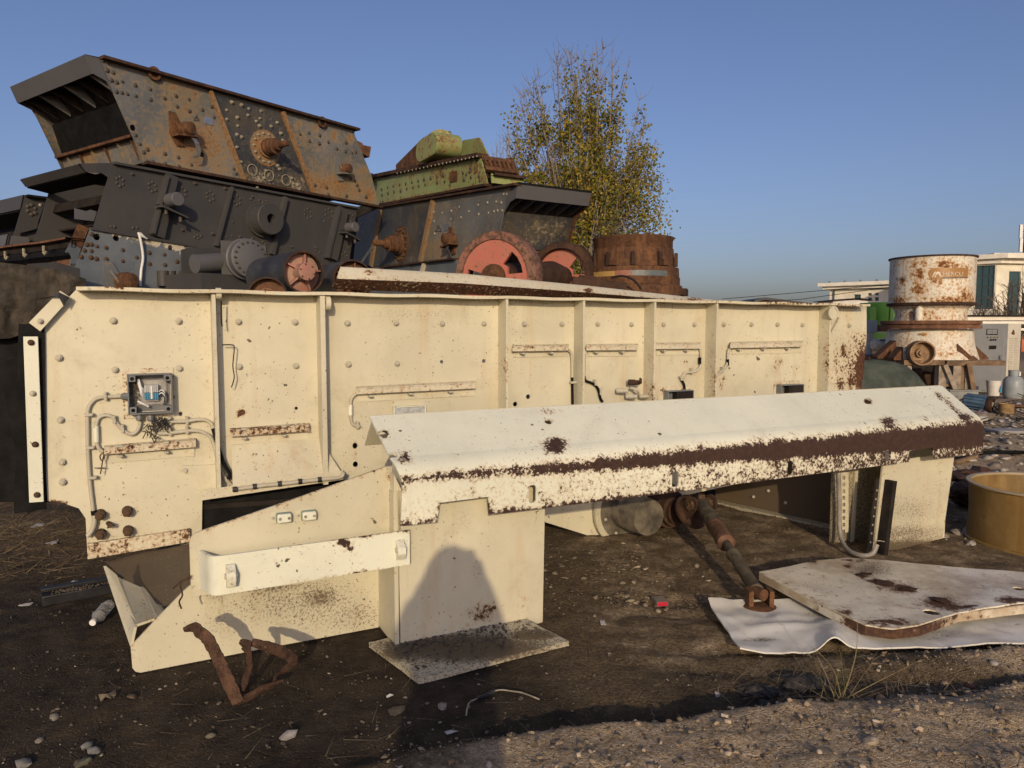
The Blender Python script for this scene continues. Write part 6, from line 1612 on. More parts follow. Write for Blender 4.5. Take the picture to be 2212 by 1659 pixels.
cross(sF, 'hood_fascia', 'greyplate', FRK, [(1120, 397), (1114, 428)], WF); 
def cross_f(name, mat, p, q, d0, d1, th=.02, wf=None): return cross_in(name, mat, p, q, d0, d1, th, sF, WF, FRK, wf)
cross_f('hood_top', 'black', (1121, 397), (1102, 401), 0, 0)
cross_f('soffit', 'darkvoid', (1116, 400), (1098, 456), -.22, -.16); 
cross_f('back_board', 'olddark', (1094, 454), (1074, 532), -.10, -.10, wf=spots([(1180, 500, 50, 30, .17), (1150, 515, 40, 20, .17), (1200, 480, 30, 16, .17)], base=(.03, 0)))
cross_f('ledge', 'rust', (1070, 533), (1069, 538), -.1, .05)
for k in range(6):
    off = -FRK.n * (WF * (k + .5) / 6)
    p0, p1, p2 = FRK.hit(1114, 428), FRK.hit(1092, 455) - FRK.u * .12, FRK.hit(1106, 420) - FRK.u * .2
    mb = MB(); mb.prism([p0 + off, p1 + off, p2 + off], -FRK.n * .02); mb.build('hood_gusset', M['greyblk'], sF)
mb = MB(); mb.prism([FRK.hit(x, y) - FRK.n * WF for x, y in [(1120, 397), (1114, 428), (1097, 444), (1089, 458), (1068, 545), (1068, 620), (790, 640), (773, 471), (822, 448)]], -FRK.n * .02); mb.build('side_plate', M['rust'], sF, label='rusty far side plate')
exciter_flange(sF, FRK, 868, 528, .27, 1.0, 'bolt_rust')
bracket_mount(sF, FRK, 984, 520, .52, 'rust', 'greyblk')
mb = MB(); mb.prism([FRK.hit(958, 484, .003), FRK.hit(972, 482, .003), FRK.hit(972, 497, .003), FRK.hit(958, 499, .003)], FRK.n * .004); mb.build('name_plate', M['steel'], sF)
warn_triangle(sF, FRK, 947, 493, 15, 'olddark')
rivets(sF, FRK, [(830, 452), (848, 449), (864, 446), (895, 441), (913, 437), (926, 439), (928, 446), (849, 460), (833, 475), (848, 482), (870, 478), (885, 486), (918, 461), (930, 470), (937, 458), (955, 460), (975, 456), (992, 447), (1007, 422), (1015, 419), (1033, 443), (1034, 463), (1053, 438), (1055, 460), (1067, 457), (1075, 455), (1085, 455), (1072, 436), (1083, 438), (1088, 420), (1095, 420), (974, 473), (996, 470), (1013, 457), (938, 478), (939, 505), (832, 505), (910, 490), (904, 500), (915, 515), (906, 540), (897, 510), (819, 528), (816, 545), (819, 558), (835, 548), (830, 516), (898, 518), (900, 530), (912, 508), (780, 483), (787, 493), (800, 485), (784, 502), (795, 478)], .018, 'bolt_pale')
sH = thing('vibrating_screen', 'low bluish screen flank glimpsed between the rusty exciter and the red wheel', 'machine', FRK.off(.35).hit(900, 640))
FH = FRK.off(.35)
plate(sH, 'side_plate', 'blueold', FH, [(800, 585), (832, 577), (985, 559), (1000, 640), (800, 660)], wf=spots([(880, 575, 50, 10, .2)], base=(.03, 0)), step=.1)
flange_px(sH, 'top_flange', 'darkrust', FH, (826, 576), (986, 557), .02, -.03, .05); strip_px(sH, 'stiffener', 'blueold', FH, (920, 568), (914, 590), 4, .04, spots([], base=(.3, 0)))

# ------------------------------------------------------------------ G: green feeder on top
sG = thing('vibrating_feeder', 'rusting pale green feeder with drum shaped drive, topmost on the right', 'machine', FRK.hit(940, 440))
FG = FRK.off(-.05)
Gout = [(800, 386), (1037, 337), (1054, 398), (819, 444), (812, 420)]
plate(sG, 'side_plate', 'green', FG, Gout, step=.06, holes=[(979, 381, .04)], wf=spots([(945, 375, 26, 22, .16), (1020, 365, 28, 22, .17), (880, 380, 30, 8, .14), (860, 400, 30, 30, .07), (1045, 390, 16, 16, .15), (979, 382, 16, 14, .18), (830, 425, 30, 14, .08)], base=(.03, 0), lines=[(819, 443, 1054, 398, 6, .17), (800, 388, 1037, 339, 4, .14)]))
flange_px(sG, 'top_flange', 'darkrust', FG, (797, 381), (1040, 331), .05, -.1, .07); flange_px(sG, 'bottom_flange', 'darkrust', FG, (818, 442), (1056, 397), .03, -.05, .06)
rivets(sG, FG, [(825, 409), (838, 405), (850, 402), (864, 399), (877, 397), (890, 394), (904, 391), (917, 388), (931, 385), (945, 382), (958, 379), (826, 421), (839, 417), (852, 414), (866, 412), (879, 408), (893, 405), (905, 402), (919, 399), (945, 394), (961, 392), (1003, 388), (1018, 383), (1035, 380), (1037, 390), (1001, 374), (1016, 370), (1017, 363), (1030, 345), (973, 400), (827, 436), (1008, 377)], .026, 'bolt_dark')
for k in range(22):
    x = 858 + k * 8.2; y = 374.5 - k * 1.75; stamp(RIV['bolt_pale'], 'rivet', sG, FG.hit(x, y, .071), FG.n, 0, .014)
mb = MB(); mb.lathe(FG.hit(800, 385, .03), (0, 0, 1), [(.10, -.10), (.10, .0), (.05, .01), (.05, .07)], 10); mb.build('bolt_block', M['darkrust'], sG)
mb = MB(); mb.ring(FG.hit(979, 381, .001), FG.n, .045, .075, .012, 18); mb.prism([FG.hit(972, 372, .001), FG.hit(988, 369, .001), FG.hit(988, 392, .001), FG.hit(972, 395, .001)], FG.n * .008); mb.build('port', M['rust'], sG)
# drive: two standing plates, bolted stadium guard, tube between
FD = FRK.off(-.30)
plate(sG, 'drive_plate', 'rust', FD, [(855, 372), (855, 356), (914, 297), (969, 283), (992, 338), (992, 345)], thick=.03)
FD2 = FRK.off(-1.25)
plate(sG, 'drive_plate', 'green', FD2, [(985, 335), (1000, 303), (1034, 297), (1054, 337), (1054, 350)], thick=.03, wf=spots([(1045, 325, 14, 20, .14)], base=(.07, 0)))
def stad(fr, x, y, hw, r, c):
    """rounded guard outline standing on a plate"""
    a, b = fr.ab(fr.hit(x, y, c)); a2, _ = fr.ab(fr.hit(x + hw, y, c)); L = abs(a2 - a); tl = .012
    pts = []
    for k in range(9): th = -1.5708 + 3.1416 * k / 8; pts.append(fr.pt(a + L + r * math.cos(th), b + r * math.sin(th) + tl, c))
    for k in range(9): th = 1.5708 + 3.1416 * k / 8; pts.append(fr.pt(a - L + r * math.cos(th), b + r * math.sin(th) - tl, c))
    return pts
mb = MB(); P = stad(FRK, 920, 318, 13, .150, .10); mb.prism(P, -FRK.n * .38); gd = mb.build('drive_guard', M['green'], sG, wf=spots([(915, 335, 20, 12, .17), (945, 300, 12, 20, .12), (905, 305, 10, 20, .1)], base=(.045, 0)), smooth=50, bev=.012)
mb = MB(); mb.tube([FRK.hit(962, 312, -.32), FRK.hit(962, 312, -1.30)], .155, 26); mb.build('drive_tube', M['green'], sG, wf=spots([], base=(.03, 0)), smooth=60)
mb = MB(); mb.tube([FRK.hit(952, 314, -.285), FRK.hit(952, 314, -.18)], .21, 26); mb.build('drive_flange', M['green'], sG, wf=spots([], base=(.10, 0)), smooth=40)
# end with slotted grate
WG = width_for(FG, (1038, 333), (1106, 345))
def cross_g(name, mat, p, q, d0, d1, th=.02, wf=None): return cross_in(name, mat, p, q, d0, d1, th, sG, WG, FG, wf)
cross_g('end_lip', 'green', (1053, 377), (1054, 398), .10, .10, wf=spots([(1090, 392, 40, 6, .12)], base=(.05, 0))); cross_g('lip_edge', 'darkrust', (1052, 374), (1054, 377), .0, .16, .03)
cross_g('end_board', 'darkrust', (1038, 338), (1052, 375), -.25, -.10)
cross_g('grate_top', 'rust', (1039, 336), (1041, 345), .02, .02, .05); cross_g('grate_bottom', 'rust', (1046, 358), (1048, 366), .02, .02, .05)
for k in range(7):
    off = -FG.n * (WG * (k + .5) / 7); p0, p1 = FG.hit(1040, 342) + off, FG.hit(1046, 360) + off
    mb = MB(); mb.bar(p0, p1, .05, .03, FG.n); mb.build('grate_bar', M['rust'], sG)
mb = MB(); mb.prism([FG.hit(x, y) - FG.n * WG for x, y in [(800, 386), (1037, 330), (1056, 380), (1054, 400), (819, 444)]], -FG.n * .02); mb.build('side_plate', M['rust'], sG, label='rusty far side plate')

# ------------------------------------------------------------------ two red wheels on an axle
M['wheelrim'] = paint('grimy_red_rim', (.30, .115, .08), rust=(.07, .04, .025), rust2=(.14, .08, .05), stain=(.20, .11, .07), stain_amt=.8, cs=24, bias=.04, soft=.06, speck=.8, streak=.3, rough=.6, dust=.6, dustc=(.24, .14, .095), bump=.35)
wc = at(1066, 598, 7.6); wax = Vector((.46, .885, .01)).normalized()
def wheel(name, label, C, r, wd, face_in, mat, red=True, grp=None):
    t = thing(name, label, 'wheel', C - Vector((0, 0, r)), grp)
    a = wax.cross(Vector((0, 0, 1))).normalized(); b = a.cross(wax).normalized()
    if b.z < 0: b = -b
    fr = Fr(C, a, b, -wax)
    mb = MB(); mb.lathe(C, wax, [(r * .82, 0), (r * .97, .0), (r, .02), (r, wd - .02), (r * .97, wd), (r * .80, wd), (r * .80, .03), (r * .82, 0)], 64, cap=False)
    mb.build('rim', M[mat], t, wf=spots([(1085, 515, 60, 14, .10), (1150, 560, 14, 50, .2)], base=(.15 if red else .3, 0)), smooth=35)
    ol = circ(0, 0, r * .815, 56)
    hl = []
    for th in (.50, 3.25, 4.9):
        pts = []
        for q in (-.40, -.14, .14, .40): pts.append((r * .70 * math.cos(th + q), r * .68 * math.sin(th + q)))
        for q in (.30, 0, -.30): pts.append((r * (.33 if q else .38) * math.cos(th + q * 1.2), r * (.36 if q else .42) * math.sin(th + q * 1.2)))
        hl.append(pts)
    mb = MB(); mb.sheet(fr, ol, hl, r * .08, -face_in, .035); mb.build('web', M['pink'], t, wf=spots([(1068, 560, 50, 30, .09), (1030, 585, 24, 30, .14), (1060, 590, 30, 14, .14), (1110, 585, 14, 30, .12)], base=(.075, 0)), smooth=30)
    mb = MB(); mb.lathe(C + wax * (face_in - .06), wax, [(r * .10, 0), (r * .27, 0), (r * .28, .02), (r * .28, .10)], 28); mb.lathe(C + wax * (face_in - .075), wax, [(r * .14, 0), (r * .14, .02)], 18); mb.build('hub', M['rust'], t, smooth=35)
    return t
w1 = wheel('flywheel', 'big faded red flywheel with four openings, nearer of two behind the cream flange', wc, .465, .22, .02, 'wheelrim')
c2 = at(1209, 598, 8.9)
w2 = wheel('flywheel', 'red flywheel with brown grooved rim, farther one beside the rusty bowl', c2, .415, .20, .08, 'darkrust', False)
axl = thing('axle', 'dark rusty axle running between the two red flywheels', 'axle', wc + wax * .4)
mb = MB(); mb.tube([wc + wax * .15, wc + wax * .6, c2 + wax * -.25, c2 + wax * .15], [.16, .17, .17, .12], 20); mb.build('shaft', M['darkrust'], axl, smooth=50)
mb = MB()
for k in range(9): mb.lathe(wc + wax * (.55 + .07 * k), wax, [(.17, 0), (.20, .012), (.20, .03), (.17, .042)], 24, cap=False)
mb.build('grooved_sleeve', M['darkrust'], axl)
for k in range(3):
    pass

# ------------------------------------------------------------------ rubber covered drums behind the flange
def drum(label, C, ax, r, L, endmat='drumend', ribs=True):
    t = thing('conveyor_drum', label, 'drum', C - Vector((0, 0, r)), 'rubber lagged conveyor drums')
    ax = Vector(ax).normalized(); a = ax.cross(Vector((0, 0, 1))).normalized(); b = a.cross(ax).normalized()
    mb = MB(); mb.lathe(C, -ax, [(r * .93, .0), (r * .98, -.005), (r, .01), (r, L), (r * .93, L + .005)], 40, cap=False); mb.build('shell', M['lagging'], t, smooth=50, wf=None)
    mb = MB(); mb.ring(C + ax * .002, ax, r * .9, r * .975, .012, 40); mb.build('rim', M['darkrust'], t)
    mb = MB(); mb.lathe(C - ax * .06, ax, [(r * .93, 0), (r * .5, .02), (0, .02)], 36, cap=False); e_ = mb.build('end_disc', M[endmat], t, wf=spots([], base=(.0, 0)), smooth=40)
    if ribs:
        for k in range(5):
            th = .5 + k * 1.2566; d = a * math.cos(th) + b * math.sin(th); s_ = ax.cross(d)
            mb = MB(); mb.prism([C - ax * .045 + d * r * .25 - s_ * .006, C - ax * .045 + d * r * .92 - s_ * .006, C - ax * .02 + d * r * .92 - s_ * .006, C + ax * .02 + d * r * .25 - s_ * .006], s_ * .012); mb.build('web_rib', M[endmat], t)
    mb = MB(); mb.lathe(C - ax * .05, ax, [(r * .42, 0), (r * .40, .06), (r * .40, .12), (r * .30, .125), (0, .125)], 24, cap=False); mb.build('hub', M[endmat], t, wf=spots([], base=(.06, 0)), smooth=35)
    for k in range(6):
        th = k * 1.047 + .3; stamp(BOLT['bolt_rust'], 'bolt', t, C + ax * .0705 + (a * math.cos(th) + b * math.sin(th)) * r * .33, ax, 0, r * .05)
    return t
C1 = at(655, 588, 5.35); drum('black rubber drum with pink ribbed end, big one over the cream flange', C1, (.62, -.78, 0), .155, .75)
C2 = at(762, 606, 5.8); drum('dark blue rubber drum with dusty end, tucked behind the rusty trough', C2, (.5, -.86, 0), .165, .8, 'copper')
C3 = at(578, 640, 4.95); drum('flat lying drum end just showing above the cream flange', C3, (.25, -.97, 0), .13, .6, 'copper', False)

# ------------------------------------------------------------------ rusty trough lying along the flange
TRL = SCR.off(-.10)
tr = thing('angle_trough', 'long cream angle plate with rusty underside, lying along the screen top flange', 'steel angle', TRL.hit(1100, 640))
tw = spots([(795, 588, 14, 8, .28), (900, 596, 40, 10, .06), (1270, 628, 10, 8, .35), (1500, 645, 20, 8, .2), (1100, 615, 200, 8, .04)], base=(.05, 0))
topl = [(736, 577), (1000, 592), (1270, 618), (1540, 648)]
midl = [(728, 602), (1000, 612), (1270, 632), (1540, 655)]
botl = [(716, 624), (1000, 636), (1270, 648), (1540, 664)]
def ribbon(mb, A_, B_, ca, cb, n=60):
    vv, ff = [], []
    for k in range(n + 1):
        x = A_[0][0] + (A_[-1][0] - A_[0][0]) * k / n
        pa_ = (x, np.interp(x, [p[0] for p in A_], [p[1] for p in A_])); xb = B_[0][0] + (B_[-1][0] - B_[0][0]) * k / n
        pb_ = (xb, np.interp(xb, [p[0] for p in B_], [p[1] for p in B_]))
        P0, P1 = SCR.hit(pa_[0], pa_[1], ca), SCR.hit(pb_[0], pb_[1], cb)
        for j in range(5): vv.append(P0.lerp(P1, j / 4))
    for k in range(n):
        for j in range(4):
            q = k * 5 + j; ff.append((q, q + 5, q + 6, q + 1))
    nv = len(vv); vv += [p - SCR.n * .01 + Vector((0, 0, .004)) for p in vv]; ff += [tuple(i + nv for i in f[::-1]) for f in ff]
    for k in range(n):
        for j in (0, 4): q = k * 5 + j; ff.append((q, q + 5, q + 5 + nv, q + nv))
    for k in (0, n):
        for j in range(4): q = k * 5 + j; ff.append((q, q + 1, q + 1 + nv, q + nv))
    return mb.add(vv, ff)
mb = ribbon(MB(), topl, midl, -.10, -.04); mb.build('upper_face', M['cream_rust'], tr, wf=lambda px, py, W: tuple(a + b for a, b in zip(tw(px, py, W), (.10 * np.exp(-((py - np.interp(px, [728, 1540], [604, 656])) / 8) ** 2), 0))))
mb = ribbon(MB(), midl, botl, -.0405, -.14); mb.build('under_face', M['cream_rust'], tr, wf=spots([(1500, 655, 120, 14, -.1)], base=(.26, 0)))

# ------------------------------------------------------------------ rusty crusher bowl
RB = at(1366, 632, 9.0); RBc = Vector((RB.x, RB.y, RB.z)); k_ = 9.0 / FPX
rb = thing('crusher_bowl', 'rusty crusher bowl ring with faded painted band, behind the cream screen', 'crusher bowl', RBc - Vector((0, 0, .1)))
def zz(py): return at(1366, py, 9.0).z - RBc.z
mb = MB(); mb.lathe(RBc, (0, 0, 1), [(.44, zz(548)), (.47, zz(540)), (.47, zz(523)), (.485, zz(519)), (.485, zz(516)), (.455, zz(516)), (.44, zz(530))], 48, cap=False)
mb.lathe(RBc, (0, 0, 1), [(.48, zz(541)), (.495, zz(578)), (.50, zz(580))], 48, cap=False); mb.build('upper_ring', M['rust'], rb, smooth=35)
mb = MB(); mb.lathe(RBc, (0, 0, 1), [(.50, zz(580)), (.545, zz(582)), (.55, zz(601)), (.56, zz(603)), (.56, zz(618)), (.585, zz(620)), (.60, zz(634)), (.60, zz(646)), (.3, zz(646))], 48, cap=False); mb.build('lower_ring', M['rust'], rb, smooth=35)
def cylpatch(mb, C, r, x0, x1, y0, y1, Yd, n=14, m=3, th=.004):
    vv, ff = [], []
    for i in range(n + 1):
        px_ = x0 + (x1 - x0) * i / n; d = ray(px_, (y0 + y1) / 2)
        a_ = d.x ** 2 + d.y ** 2; b_ = -2 * (d.x * C.x + d.y * C.y); c_ = C.x ** 2 + C.y ** 2 - r * r
        t = (-b_ - math.sqrt(max(0, b_ * b_ - 4 * a_ * c_))) / (2 * a_)
        X, Y_ = d.x * t, d.y * t
        za, zb2 = at(px_, y0, Yd).z, at(px_, y1, Yd).z
        for j in range(m + 1): vv.append(Vector((X, Y_, za + (zb2 - za) * j / m)))
    for i in range(n):
        for j in range(m): q = i * (m + 1) + j; ff.append((q, q + m + 1, q + m + 2, q + 1))
    nv = len(vv); C0 = Vector((C.x, C.y, 0))
    vv2 = []
    for p in vv: dd = (Vector((p.x, p.y, 0)) - C0).normalized() * th; vv2.append(p + dd)
    ff2 = [tuple(i + nv for i in f[::-1]) for f in ff]
    return mb.add(vv2, ff)
BND = paint('faded_band_red', (.30, .12, .085), stain=(.34, .24, .12), cs=30, bias=.06, soft=.06); BND2 = paint('faded_band_blue', (.10, .13, .14), rust=(.28, .24, .16), rust2=(.14, .06, .03), cs=30, bias=.05, soft=.06); BND3 = paint('faded_band_yellow', (.40, .25, .08), cs=30, bias=.06, soft=.06)
mb = cylpatch(MB(), RBc, .55, 1282, 1329, 584, 600, 8.45); mb.build('painted_band', BND3, rb, recalc=False)
mb = cylpatch(MB(), RBc, .55, 1329.5, 1363, 583, 599, 8.45); mb.build('painted_band', BND, rb, recalc=False)
mb = cylpatch(MB(), RBc, .55, 1363.5, 1441, 583, 600, 8.45); mb.build('painted_band', BND2, rb, recalc=False)
for th in (-2.75, -2.3, -1.72, -1.1, -.45):
    d = Vector((math.cos(th), math.sin(th), 0)); q = RBc + d * .505; f_ = Fr(q, Vector((-d.y, d.x, 0)))
    mb = MB(); mb.boxf(Fr(Vector((q.x, q.y, RBc.z)), Vector((-d.y, d.x, 0)), (0, 0, 1), d), -.022, .022, zz(580), zz(551), 0, .035); mb.build('lug', M['darkrust'], rb, bev=.004)
    if th in (-2.3, -1.1):
        mb = MB(); mb.boxf(Fr(Vector((q.x, q.y, RBc.z)), Vector((-d.y, d.x, 0)), (0, 0, 1), d), .03, .11, zz(580), zz(566), 0, .045); mb.build('block', M['rust'], rb, bev=.004)
for th in (-.05, -.5):
    d = Vector((math.cos(th), math.sin(th), 0)); f_ = Fr(Vector((RBc.x, RBc.y, RBc.z)) + d * .60, Vector((-d.y, d.x, 0)), (0, 0, 1), d)
    mb = MB(); mb.boxf(f_, -.05, .05, zz(640), zz(626), -.02, .06); mb.build('ear', M['darkrust'], rb, bev=.004)
mb = MB(); mb.lathe(RBc + Vector((0, 0, zz(646) - .02)), (0, 0, 1), [(.55, 0), (.55, -1.2)], 24); mb.build('pedestal', M['darkrust'], rb)
mb = MB(); mb.tube(smoothpath([at(1320, 600, 8.2), at(1345, 596, 8.2), at(1370, 606, 8.2), at(1385, 625, 8.2)], 4), .012, 6)
hs = thing('hose', 'thin dark hose looping before the rusty bowl', 'hose', at(1385, 625, 8.2)); mb.build('tube', M['darkvoid'], hs, smooth=80)
sc = thing('rusty_bar', 'dark rusty scrap bar between the farther flywheel and the bowl', 'scrap', at(1290, 618, 7.9))
mb = MB(); mb.bar(at(1235, 607, 7.9), at(1352, 622, 7.9), .10, .10); mb.bar(at(1250, 600, 7.9), at(1300, 606, 7.9), .08, .06); mb.build('bar', M['darkrust'], sc, bev=.01)

# ------------------------------------------------------------------ black rubber sheet hung at the left edge
mb = MB(); vv, ff = [], []
SHT = SCR.off(-.45)
for i in range(41):
    for j in range(31):
        s_, t = i / 40, j / 30
        x = -60 + s_ * 245
        ytop = np.interp(x, [-60, 0, 60, 120, 170, 185], [560, 566, 572, 580, 596, 602])
        yb = np.interp(x, [-60, 0, 20, 60, 100, 185], [735, 732, 731, 718, 712, 640])
        y = ytop + (yb - ytop) * t
        P = SHT.hit(x, y)
        P += SCR.n * (.012 * math.sin(s_ * 23 + 3 * t) * (.4 + t) + .022 * noise.noise(Vector((s_ * 5, t * 4, 2))) + .012 * noise.noise(Vector((s_ * 16, t * 7 + s_ * 6, 4))) - .04 * (1 - t) ** 3)
        vv.append(P)
for i in range(40):
    for j in range(30): q = i * 31 + j; ff.append((q, q + 31, q + 32, q + 1))
mb.add(vv, ff); o = mb.build('rubber_sheet', M['rubsheet'] if 'rubsheet' in M else rusty('dusty_rubber_cloth', (.022, .018, .013), (.052, .042, .030), (.105, .086, .060), 7, bump=.4, rough=.8, streak=.6), None, smooth=80, recalc=False)
tag(o, 'dusty dark rubber sheet draped behind the feed end of the screen', 'rubber sheet')
bk = thing('rubber_curtain', 'black rubber curtain in deep shade at the left edge', 'curtain', SHT.hit(30, 1100))
mb = MB(); mb.prism([SCR.hit(-120, 700, -.55), SCR.hit(110, 690, -.55), SCR.hit(110, 1085, -.55), SCR.hit(-120, 1085, -.55)], -SCR.n * .03); mb.build('cloth', M['black'], bk)
mb = MB(); mb.prism([SCR.hit(-5, 780, -.5), SCR.hit(52, 770, -.5), SCR.hit(100, 1095, -.5), SCR.hit(60, 1110, -.5)], -SCR.n * .02); mb.build('cloth', M['black'], bk)
pl_ = thing('steel_plate', 'dark flat plate leaning beside the lowest blue grey screen', 'steel plate', BK.off(.6).hit(140, 640))
plate(pl_, 'panel', 'greyblk', BK.off(.6), [(60, 570), (120, 566), (173, 580), (174, 600), (160, 640), (60, 640)], step=.2)

gap_filler = thing('steel_plate', 'added black sheet standing for the dark void between left and right stacks', 'steel plate', at(785, 640, 13.2))
mb = MB(); fz = facing(13.2); mb.prism([fz.hit(735, 455), fz.hit(800, 440), fz.hit(830, 450), fz.hit(830, 600), fz.hit(735, 600)], (0, .02, 0)); mb.build('panel', M['darkvoid'], gap_filler)  # added dark sheet closes the sky gap, standing in for shade
# ------------------------------------------------------------------ white cone crusher on its stand
YC = 17.5; kc = YC / FPX
CC = at(2011, 640, YC); CC = Vector((CC.x, CC.y, 0))
def zc(py): return at(2011, py, YC).z
WH = paint('chalky_white_paint', (.66, .635, .53), rust=(.075, .032, .014), rust2=(.22, .085, .025), stain=(.44, .23, .06), stain_amt=.9, cs=17, soft=.05, bias=.075, speck=1.0, streak=.95, rough=.55, var=.1, bump=.2)
M['whitecr'] = WH
cc = thing('cone_crusher', 'tall white cone crusher streaked with rust, with lettering round its hopper, on a stand', 'crusher', CC + Vector((0, 0, zc(785))))
def lat(prof, name, mat, seg=56, wf=None, smooth=35, cap=False):
    mb = MB(); pts = []
    for i, (r, y) in enumerate(prof):
        pts.append((r * kc, zc(y)))
    mb.lathe(CC, (0, 0, 1), pts, seg, cap=cap); return mb.build(name, M[mat], cc, wf=wf, smooth=smooth)
hw = spots([(2060, 580, 40, 16, .13), (2040, 570, 16, 10, .22), (1985, 590, 10, 12, .22), (1975, 575, 14, 20, .12), (1985, 625, 14, 14, .2), (2060, 650, 50, 8, .22), (1945, 650, 20, 8, .16), (1948, 608, 3, 6, .4), (2025, 605, 14, 8, .2), (2085, 640, 12, 16, .2), (2000, 570, 8, 10, .15)], base=(-.01, 0))
mb = MB(); nz = 14
lat([(81.5, 560 + (655 - 560) * k / nz) for k in range(nz + 1)] , 'hopper', 'whitecr', wf=hw)
lat([(81, 656), (79, 656), (79, 560), (81, 560)], 'hopper_liner', 'darkrust')
lat([(80, 560), (84.5, 560), (84.5, 557), (80, 557), (80, 560)], 'hopper_rim', 'darkrust'); lat([(78, 655), (85, 655), (85, 661), (78, 661), (78, 655)], 'hopper_ring', 'darkrust')
lat([(78, 662), (70, 668), (68, 680), (70, 694)], 'neck', 'whitecr', wf=spots([(1990, 680, 40, 8, .16), (2050, 685, 30, 6, .16)], base=(.03, 0)))
lat([(60, 693), (95, 693), (96, 694), (96, 700), (92, 701), (92, 702), (96, 703), (96, 710), (60, 710)], 'clamp_ring', 'copper')
lat([(80, 711), (82, 716), (83, 730), (85, 745), (90, 762), (94, 774), (60, 776)], 'bowl', 'whitecr', wf=spots([(1960, 740, 20, 14, .08), (2050, 762, 40, 10, .08)], base=(-.03, 0)))
CY2 = YC - 82 * kc
def cpt(px, py, r=81.5, off=.006):
    d = ray(px, py); rr_ = r * kc + off
    a_ = d.x ** 2 + d.y ** 2; b_ = -2 * (d.x * CC.x + d.y * CC.y); c_ = CC.x ** 2 + CC.y ** 2 - rr_ * rr_
    t = (-b_ - math.sqrt(max(0, b_ * b_ - 4 * a_ * c_))) / (2 * a_)
    return CAM + d * t
def wrap_poly(mb, pts, r=81.5, off=.006, th=.004, sub=6):
    P0 = []
    for i, p in enumerate(pts):
        q = pts[(i + 1) % len(pts)]
        for k in range(sub): P0.append((p[0] + (q[0] - p[0]) * k / sub, p[1] + (q[1] - p[1]) * k / sub))
    xs = [p[0] for p in P0]; x0, x1 = min(xs), max(xs)
    inner = [Vector(p) for p in P0]; n = len(inner)
    gp_ = []
    ys = [p[1] for p in P0]
    x = x0 + 1.5
    def ins(xx, yy):
        r_ = False; j = n - 1
        for i in range(n):
            if (inner[i].y > yy) != (inner[j].y > yy) and xx < (inner[j].x - inner[i].x) * (yy - inner[i].y) / (inner[j].y - inner[i].y) + inner[i].x: r_ = not r_
            j = i
        return r_
    while x < x1:
        y = min(ys) + 1.5
        while y < max(ys):
            if ins(x, y): gp_.append(Vector((x, y)))
            y += 3
        x += 3
    res = geometry.delaunay_2d_cdt(inner + gp_, [(i, (i + 1) % n) for i in range(n)], [], 0, 1e-6)
    tris = [tuple(t) for t in res[2] if ins(sum(res[0][i].x for i in t) / 3, sum(res[0][i].y for i in t) / 3)]
    mb.add([cpt(p.x, p.y, r, off) for p in res[0]], tris)
ORB = paint('ochre_print', (.36, .19, .06), rust=(.10, .05, .02), cs=20, bias=.03, streak=.5)
mb = MB(); pts = [(2091, 579), (2025, 578.5), (2014, 579.5), (2007, 584), (2004.5, 591), (2007, 598), (2014, 603), (2025, 604), (2036, 602.5), (2036, 599), (2091, 598)]
wrap_poly(mb, pts); mb.build('logo_band', ORB, cc, smooth=0, recalc=False)
mb = MB(); wrap_poly(mb, [(2036, 599.6), (2091, 598.6), (2091, 600.6), (2036, 601.8)]); mb.build('logo_line', M['greyblk'], cc, smooth=0, recalc=False)
def wrap_text(txt, x, y, h, mat, name, r=81.5, spacing=1.0, stretch=1.0, off=.012):
    cu = bpy.data.curves.new('t', 'FONT'); cu.body = txt; cu.size = 1.0; cu.resolution_u = 2; cu.space_character = spacing
    o = bpy.data.objects.new('t', cu); COL.objects.link(o)
    dg = bpy.context.evaluated_depsgraph_get(); me_ = bpy.data.meshes.new_from_object(o.evaluated_get(dg))
    bm = bmesh.new(); bm.from_mesh(me_); bmesh.ops.triangulate(bm, faces=bm.faces); bmesh.ops.subdivide_edges(bm, edges=[e for e in bm.edges if e.calc_length() > .3], cuts=1)
    vv = [(v.co.x, v.co.y) for v in bm.verts]; bm.verts.index_update(); ff = [tuple(v.index for v in f.verts) for f in bm.faces]; bm.free()
    bpy.data.objects.remove(o); bpy.data.curves.remove(cu); bpy.data.meshes.remove(me_)
    s_ = h / .70
    return MB().add([cpt(x + a * s_ * stretch, y - b * s_, r, off) for a, b in vv], ff).build(name, mat, cc, smooth=0, recalc=False)
WPR = plain('worn_white_print', (.62, .56, .44), .7, .3, 14, .1)
wrap_text('HERCU', 2036, 596, 9, WPR, 'lettering', spacing=1.05, stretch=1.05)
wrap_text('H-680', 1935, 605.5, 7, M['greyblk'], 'lettering', spacing=1.1, stretch=.8)
mb = MB(); 
for dx in (0, 5.2): wrap_poly(mb, [(2013 + dx, 599), (2018 + dx, 588), (2021 + dx, 586), (2023 + dx, 589), (2020 + dx, 591), (2019 + dx, 594), (2017 + dx, 594), (2016 + dx, 599)], off=.012, sub=3)
wrap_poly(mb, [(2024, 591), (2027, 587), (2031, 589), (2033, 596), (2037, 596), (2037, 598), (2030, 597), (2028, 592)], off=.012, sub=3)
mb.build('emblem', WPR, cc, smooth=0, recalc=False)
mb = MB(); wrap_poly(mb, [(1983, 720), (1995, 720), (1995, 717.5), (2004, 722), (1995, 726), (1995, 723.5), (1983, 723.5), (1986, 721.8)], r=82.5, off=.03, sub=3); mb.build('arrow', ORB, cc, smooth=0, recalc=False)
